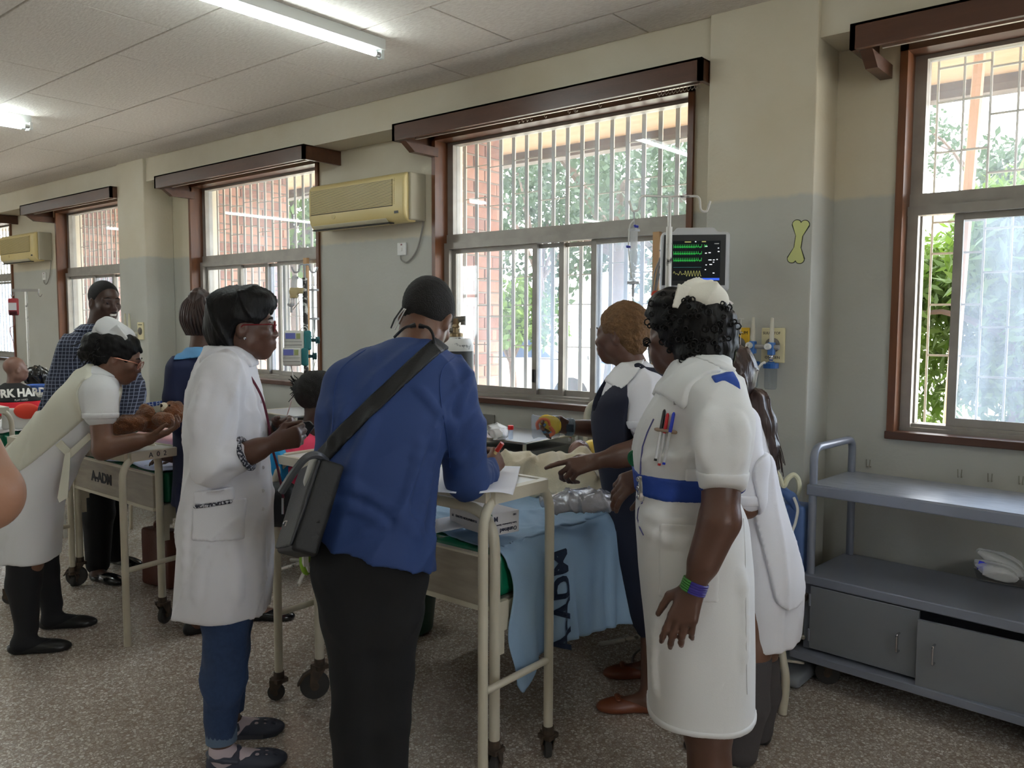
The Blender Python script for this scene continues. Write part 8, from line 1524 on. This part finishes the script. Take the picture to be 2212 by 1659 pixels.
p = on_y(1239, 942, 3.925); w = MB(); w.box((p[0]-.035, YW-.012, p[2]-.035), (p[0]+.035, YW, p[2]+.035), bev=.003); o = w.build('wall_socket', WHITEP); tag(o, 'white wall socket with a red switch above the baby', 'socket'); w = MB(); w.lathe((p[0]-.012, YW-.012, p[2]), (0, -1, 0), [(.012, 0), (.012, .006), (.001, .007)], 12); w.build('red_switch', M('switch_red', (210, 30, 40), .4), o)
p = on_y(1056, 905, 3.925); w = MB(); w.box((p[0]-.05, YW-.012, p[2]-.03), (p[0]+.05, YW, p[2]+.03), bev=.003); tag(w.build('wall_socket', M('socket_metal', (130, 128, 122), .5)), 'grey metal wall socket under the middle window', 'socket')
# ---- under and between the beds
BK = M('bag_nylon', (26, 26, 30), .6, bump=(80, .2))
c = at(598, 1090, 3.22); s = SDF(); R = np.stack([RT, UP, FWD], 1); s.box(c, (.075, .085, .08), R, .05); s.noise(.008, 22, seed=3); t = thing('black_handbag', c-ZZ*.09, 'black handbag with silver zip hanging between the white coat and the shoulder bag', 'bag'); s.obj('bag_body', BK, t, .006, .003); w = MB(); w.box((-.004, -.03, -.004), (.004, .03, .002), T=lambda q: at(611, 1093, 3.10)+RT*q[0]+UP*q[1]+FWD*q[2]); w.build('zip', CHROME, t)
c = at(596, 1015, 3.3); s = SDF(); s.ell(c, (.035, .085, .04), R); s.cap(c+UP*.05, c-UP*.09, .03, .035); s.ridge(.008, 60, UP, 3); tag(s.obj('turquoise_cloth', M('turquoise', (24, 150, 212), .75), None, .005), 'bright turquoise cloth hanging beside the lanyard', 'cloth')
for px, py, lab in ((595, 1160, 'lime green bag bulging below the black handbag'), (663, 1205, 'lime green bag end seen below the shoulder bag')):
    c = at(px, py, 3.5); s = SDF(); s.ell(c, (.03, .075, .05), R); s.noise(.004, 30, seed=px); tag(s.obj('lime_bag', M('lime', (140, 190, 50), .6), None, .006), lab, 'bag')
p = on_z(880, 1362, 0); t = thing('waste_bin', p, 'dark green waste bin on the floor under the middle bed', 'bin'); s = SDF(); s.loft([(p+ZZ*.01, .125, .125), (p+ZZ*.27, .15, .15)], RT, pw=2, rnd=.015); s.loft([(p+ZZ*.03, .115, .115), (p+ZZ*.3, .14, .14)], RT, pw=2, sub=True, k=.004); s.obj('bin_body', M('bin_green', (20, 60, 46), .4), t, .006, .003)
p = on_z(352, 1263, 0); R3 = basis(nrm(HA*.8+HR*.5)); t = thing('brown_bag', p, 'brown leather bag standing on the floor beside the left bed', 'bag'); s = SDF(); s.box(p+ZZ*.165, (.13, .05, .165), R3, .02); s.noise(.005, 16, seed=3); s.obj('bag_body', M('leather_brown', (92, 48, 34), .5, bump=(90, .2)), t, .007, .004); w = MB(); q = p+ZZ*.32; w.tube(spline([q+R3[:, 0]*-.06, q+R3[:, 0]*-.05+ZZ*.04, q+R3[:, 0]*.05+ZZ*.04, q+R3[:, 0]*.06], 5), .008, 7); w.build('handle', M('leather_brown', (0, 0, 0)), t, smooth=True)
# ---- chairs
p = on_z(322, 1172, 0); t = thing('plastic_chair', p, 'blue plastic chair with faint white writing on its back, behind the teddy bear', 'chair'); BLP = M('chair_blue', (44, 74, 150), .4, var=(2, (36, 62, 130)))
bk = [at(x, y, 5.95) for x, y in ((300, 872), (388, 860), (392, 935), (305, 940))]; w = MB(); w.prism(bk, FWD, .012); bo_ = w.build('backrest', BLP, t); md = bo_.modifiers.new('b', 'BEVEL'); md.width = .005; md.segments = 2
bc = sum(bk)/4; text_obj('chalk_writing', '9TH FLOOR', at(345, 872, 5.94), nrm(bk[1]-bk[0]), UP, .052, M('chalk', (180, 190, 210), .8), t)
zs_ = .44; w = MB(); sq = [np.array([bc[0], bc[1], zs_])+HR*x+HA*y for x, y in ((-.2, -.42), (.2, -.42), (.22, 0), (-.22, 0))]; w.prism(sq, ZZ, .015); w.build('seat', BLP, t)
for q in sq: w = MB(); w.tube([q, [q[0]+.03*(1 if q is sq[1] else -1), q[1], 0]], .012, 8); w.build('leg', M('chair_leg_cream', (206, 196, 176), .4), t, smooth=True)
w = MB(); w.tube([bk[3], sq[3]], .012, 8); w.tube([bk[2], sq[2]], .012, 8); w.build('back_support', M('chair_leg_cream', (0, 0, 0)), t, smooth=True)
p = on_z(1690, 1545, 0); t = thing('tube_chair', p, 'cream tubular chair behind the woman with the ponytail, only its leg and rail showing', 'chair')
w = MB(); w.tube(spline([p+ZZ*.005, at(1697, 1470, 3.22), at(1690, 1420, 3.23), at(1678, 1340, 3.26)], 6), .0165, 10); w.build('leg', CREAM, t, smooth=True); w = MB(); w.cyl(at(1690, 1372, 3.25), at(1735, 1376, 3.5), .011, 8); w.cyl(at(1662, 1483, 3.24), at(1694, 1487, 3.24), .011, 8); w.cyl(at(1668, 1423, 3.26), at(1735, 1432, 3.5), .006, 8); w.build('stretcher', CREAM, t, smooth=True)
w = MB(); zs2 = at(1678, 1330, 3.26); w.box(zs2+[-.42, -.1, -.01], zs2+[.02, .30, .02], bev=.008); w.build('seat', M('chair_seat_dark', (60, 50, 46), .6), t)
w = MB(); w.tube([zs2+[-.40, -.08, 0], [zs2[0]-.43, zs2[1]-.1, 0]], .0165, 8); w.build('leg', CREAM, t, smooth=True)
w = MB(); w.cyl(at(1715, 1250, 3.5), at(1745, 1222, 3.55), .014, 8); w.build('rail', CREAM, t, smooth=True)
tube_obj('floor_cable', spline([at(1400, 1390, 3.6), on_z(1372, 1412, .01), on_z(1366, 1430, .01), on_z(1380, 1444, .01), on_z(1410, 1450, .01)], 6), .005, M('cable_dark', (120, 116, 110), .5)); tag(bpy.data.objects['floor_cable'], 'grey cable looping on the floor under the middle bed', 'cable')
# ---- far left bed with its clutter
bed(-7.09, -6.15, 'cream hospital bed at the far left edge under the seated child'); mattress(-7.09, -6.15, 'mattress under the child at the far left')
overbed(-7.2, -6.10, 1.78, 2.1, .93, 'white over-bed table at the far left edge of the photo')
w4 = Wave(44, 12)
tag(cloth('bed_sheet', lambda u, v: (-7.08+.95*u, 2.02+1.6*v, .762+.012*w4(u*3, v*5)+.01*w4.crease(u, v)), 40, 50, M('white_sheet', (226, 224, 228), .8)), 'white sheet on the far left bed', 'bed sheet')
t = thing('plastic_chair', on_z(70, 1060, 0), 'white plastic chair with red cushion before the far bed', 'chair'); R = np.stack([RT, UP, FWD], 1)
s = SDF(); s.box(at(45, 905, 5.7), (.13, .075, .02), R, .02); s.obj('backrest', WHITEP, t, .01); s = SDF(); c = at(45, 905, 5.7); s.box([c[0], c[1], .44], (.2, .2, .015), None, .012); s.obj('seat', WHITEP, t, .01)
for dx in (-.17, .17):
    for dy in (-.17, .17): w = MB(); w.tube([[c[0]+dx, c[1]+dy, .44], [c[0]+dx*1.1, c[1]+dy*1.1, 0]], .014, 8); w.build('leg', WHITEP, t)
w = MB(); w.tube([[c[0]-.1, c[1], .44], c-HR*.1], .014, 8); w.tube([[c[0]+.1, c[1], .44], c+HR*.1], .014, 8); w.build('back_support', WHITEP, t)
s = SDF(); s.ell(at(58, 888, 5.68), (.09, .055, .02), R); tag(s.obj('red_cushion', M('cushion_red', (232, 66, 44), .5), None, .006), 'orange-red round cushion leaning on the white chair at far left', 'cushion')
c = at(78, 812, 6.9); s = SDF(); s.ell(c, (.10, .07, .08), R); s.ridge(.016, 45, None, 3); s.noise(.006, 40, seed=5); tag(s.obj('bin_liner', M('liner_black', (24, 24, 26), .2), None, .006, .003), 'shiny black plastic bag beside the far child', 'bag')
t = thing('water_bottle', at(97, 815, 7.0), 'clear bottle with white cap and red label behind the far bed', 'bottle'); a = at(97, 826, 7.0); w = MB(); w.lathe(a-ZZ*.06, ZZ, [(.001, 0), (.032, .003), (.032, .12), (.014, .15), (.014, .165)], 14); w.build('bottle_body', M('bottle_clear', (176, 184, 196), .2), t, smooth=True); w = MB(); w.lathe(a+ZZ*.10, ZZ, [(.018, 0), (.018, .022), (.001, .022)], 12); w.build('cap', WHITEP, t); w = MB(); w.lathe(a-ZZ*.01, ZZ, [(.0327, 0), (.0327, .045)], 14); w.build('label', M('label_red', (210, 70, 50), .5), t, smooth=True)
locker(-6.25, 3.30, .86, 'grey bedside locker behind the far child', .5, .5)
c = at(90, 838, 6.75); s = SDF(); s.loft([(c-ZZ*.03, .10, .07), (c+ZZ*.03, .12, .085)], RT, rnd=.006); s.loft([(c-ZZ*.015, .09, .06), (c+ZZ*.05, .115, .08)], RT, sub=True, k=.003); tag(s.obj('blue_basin', M('basin_blue', (80, 120, 200), .35), None, .006), 'blue plastic basin beside the far child', 'basin')
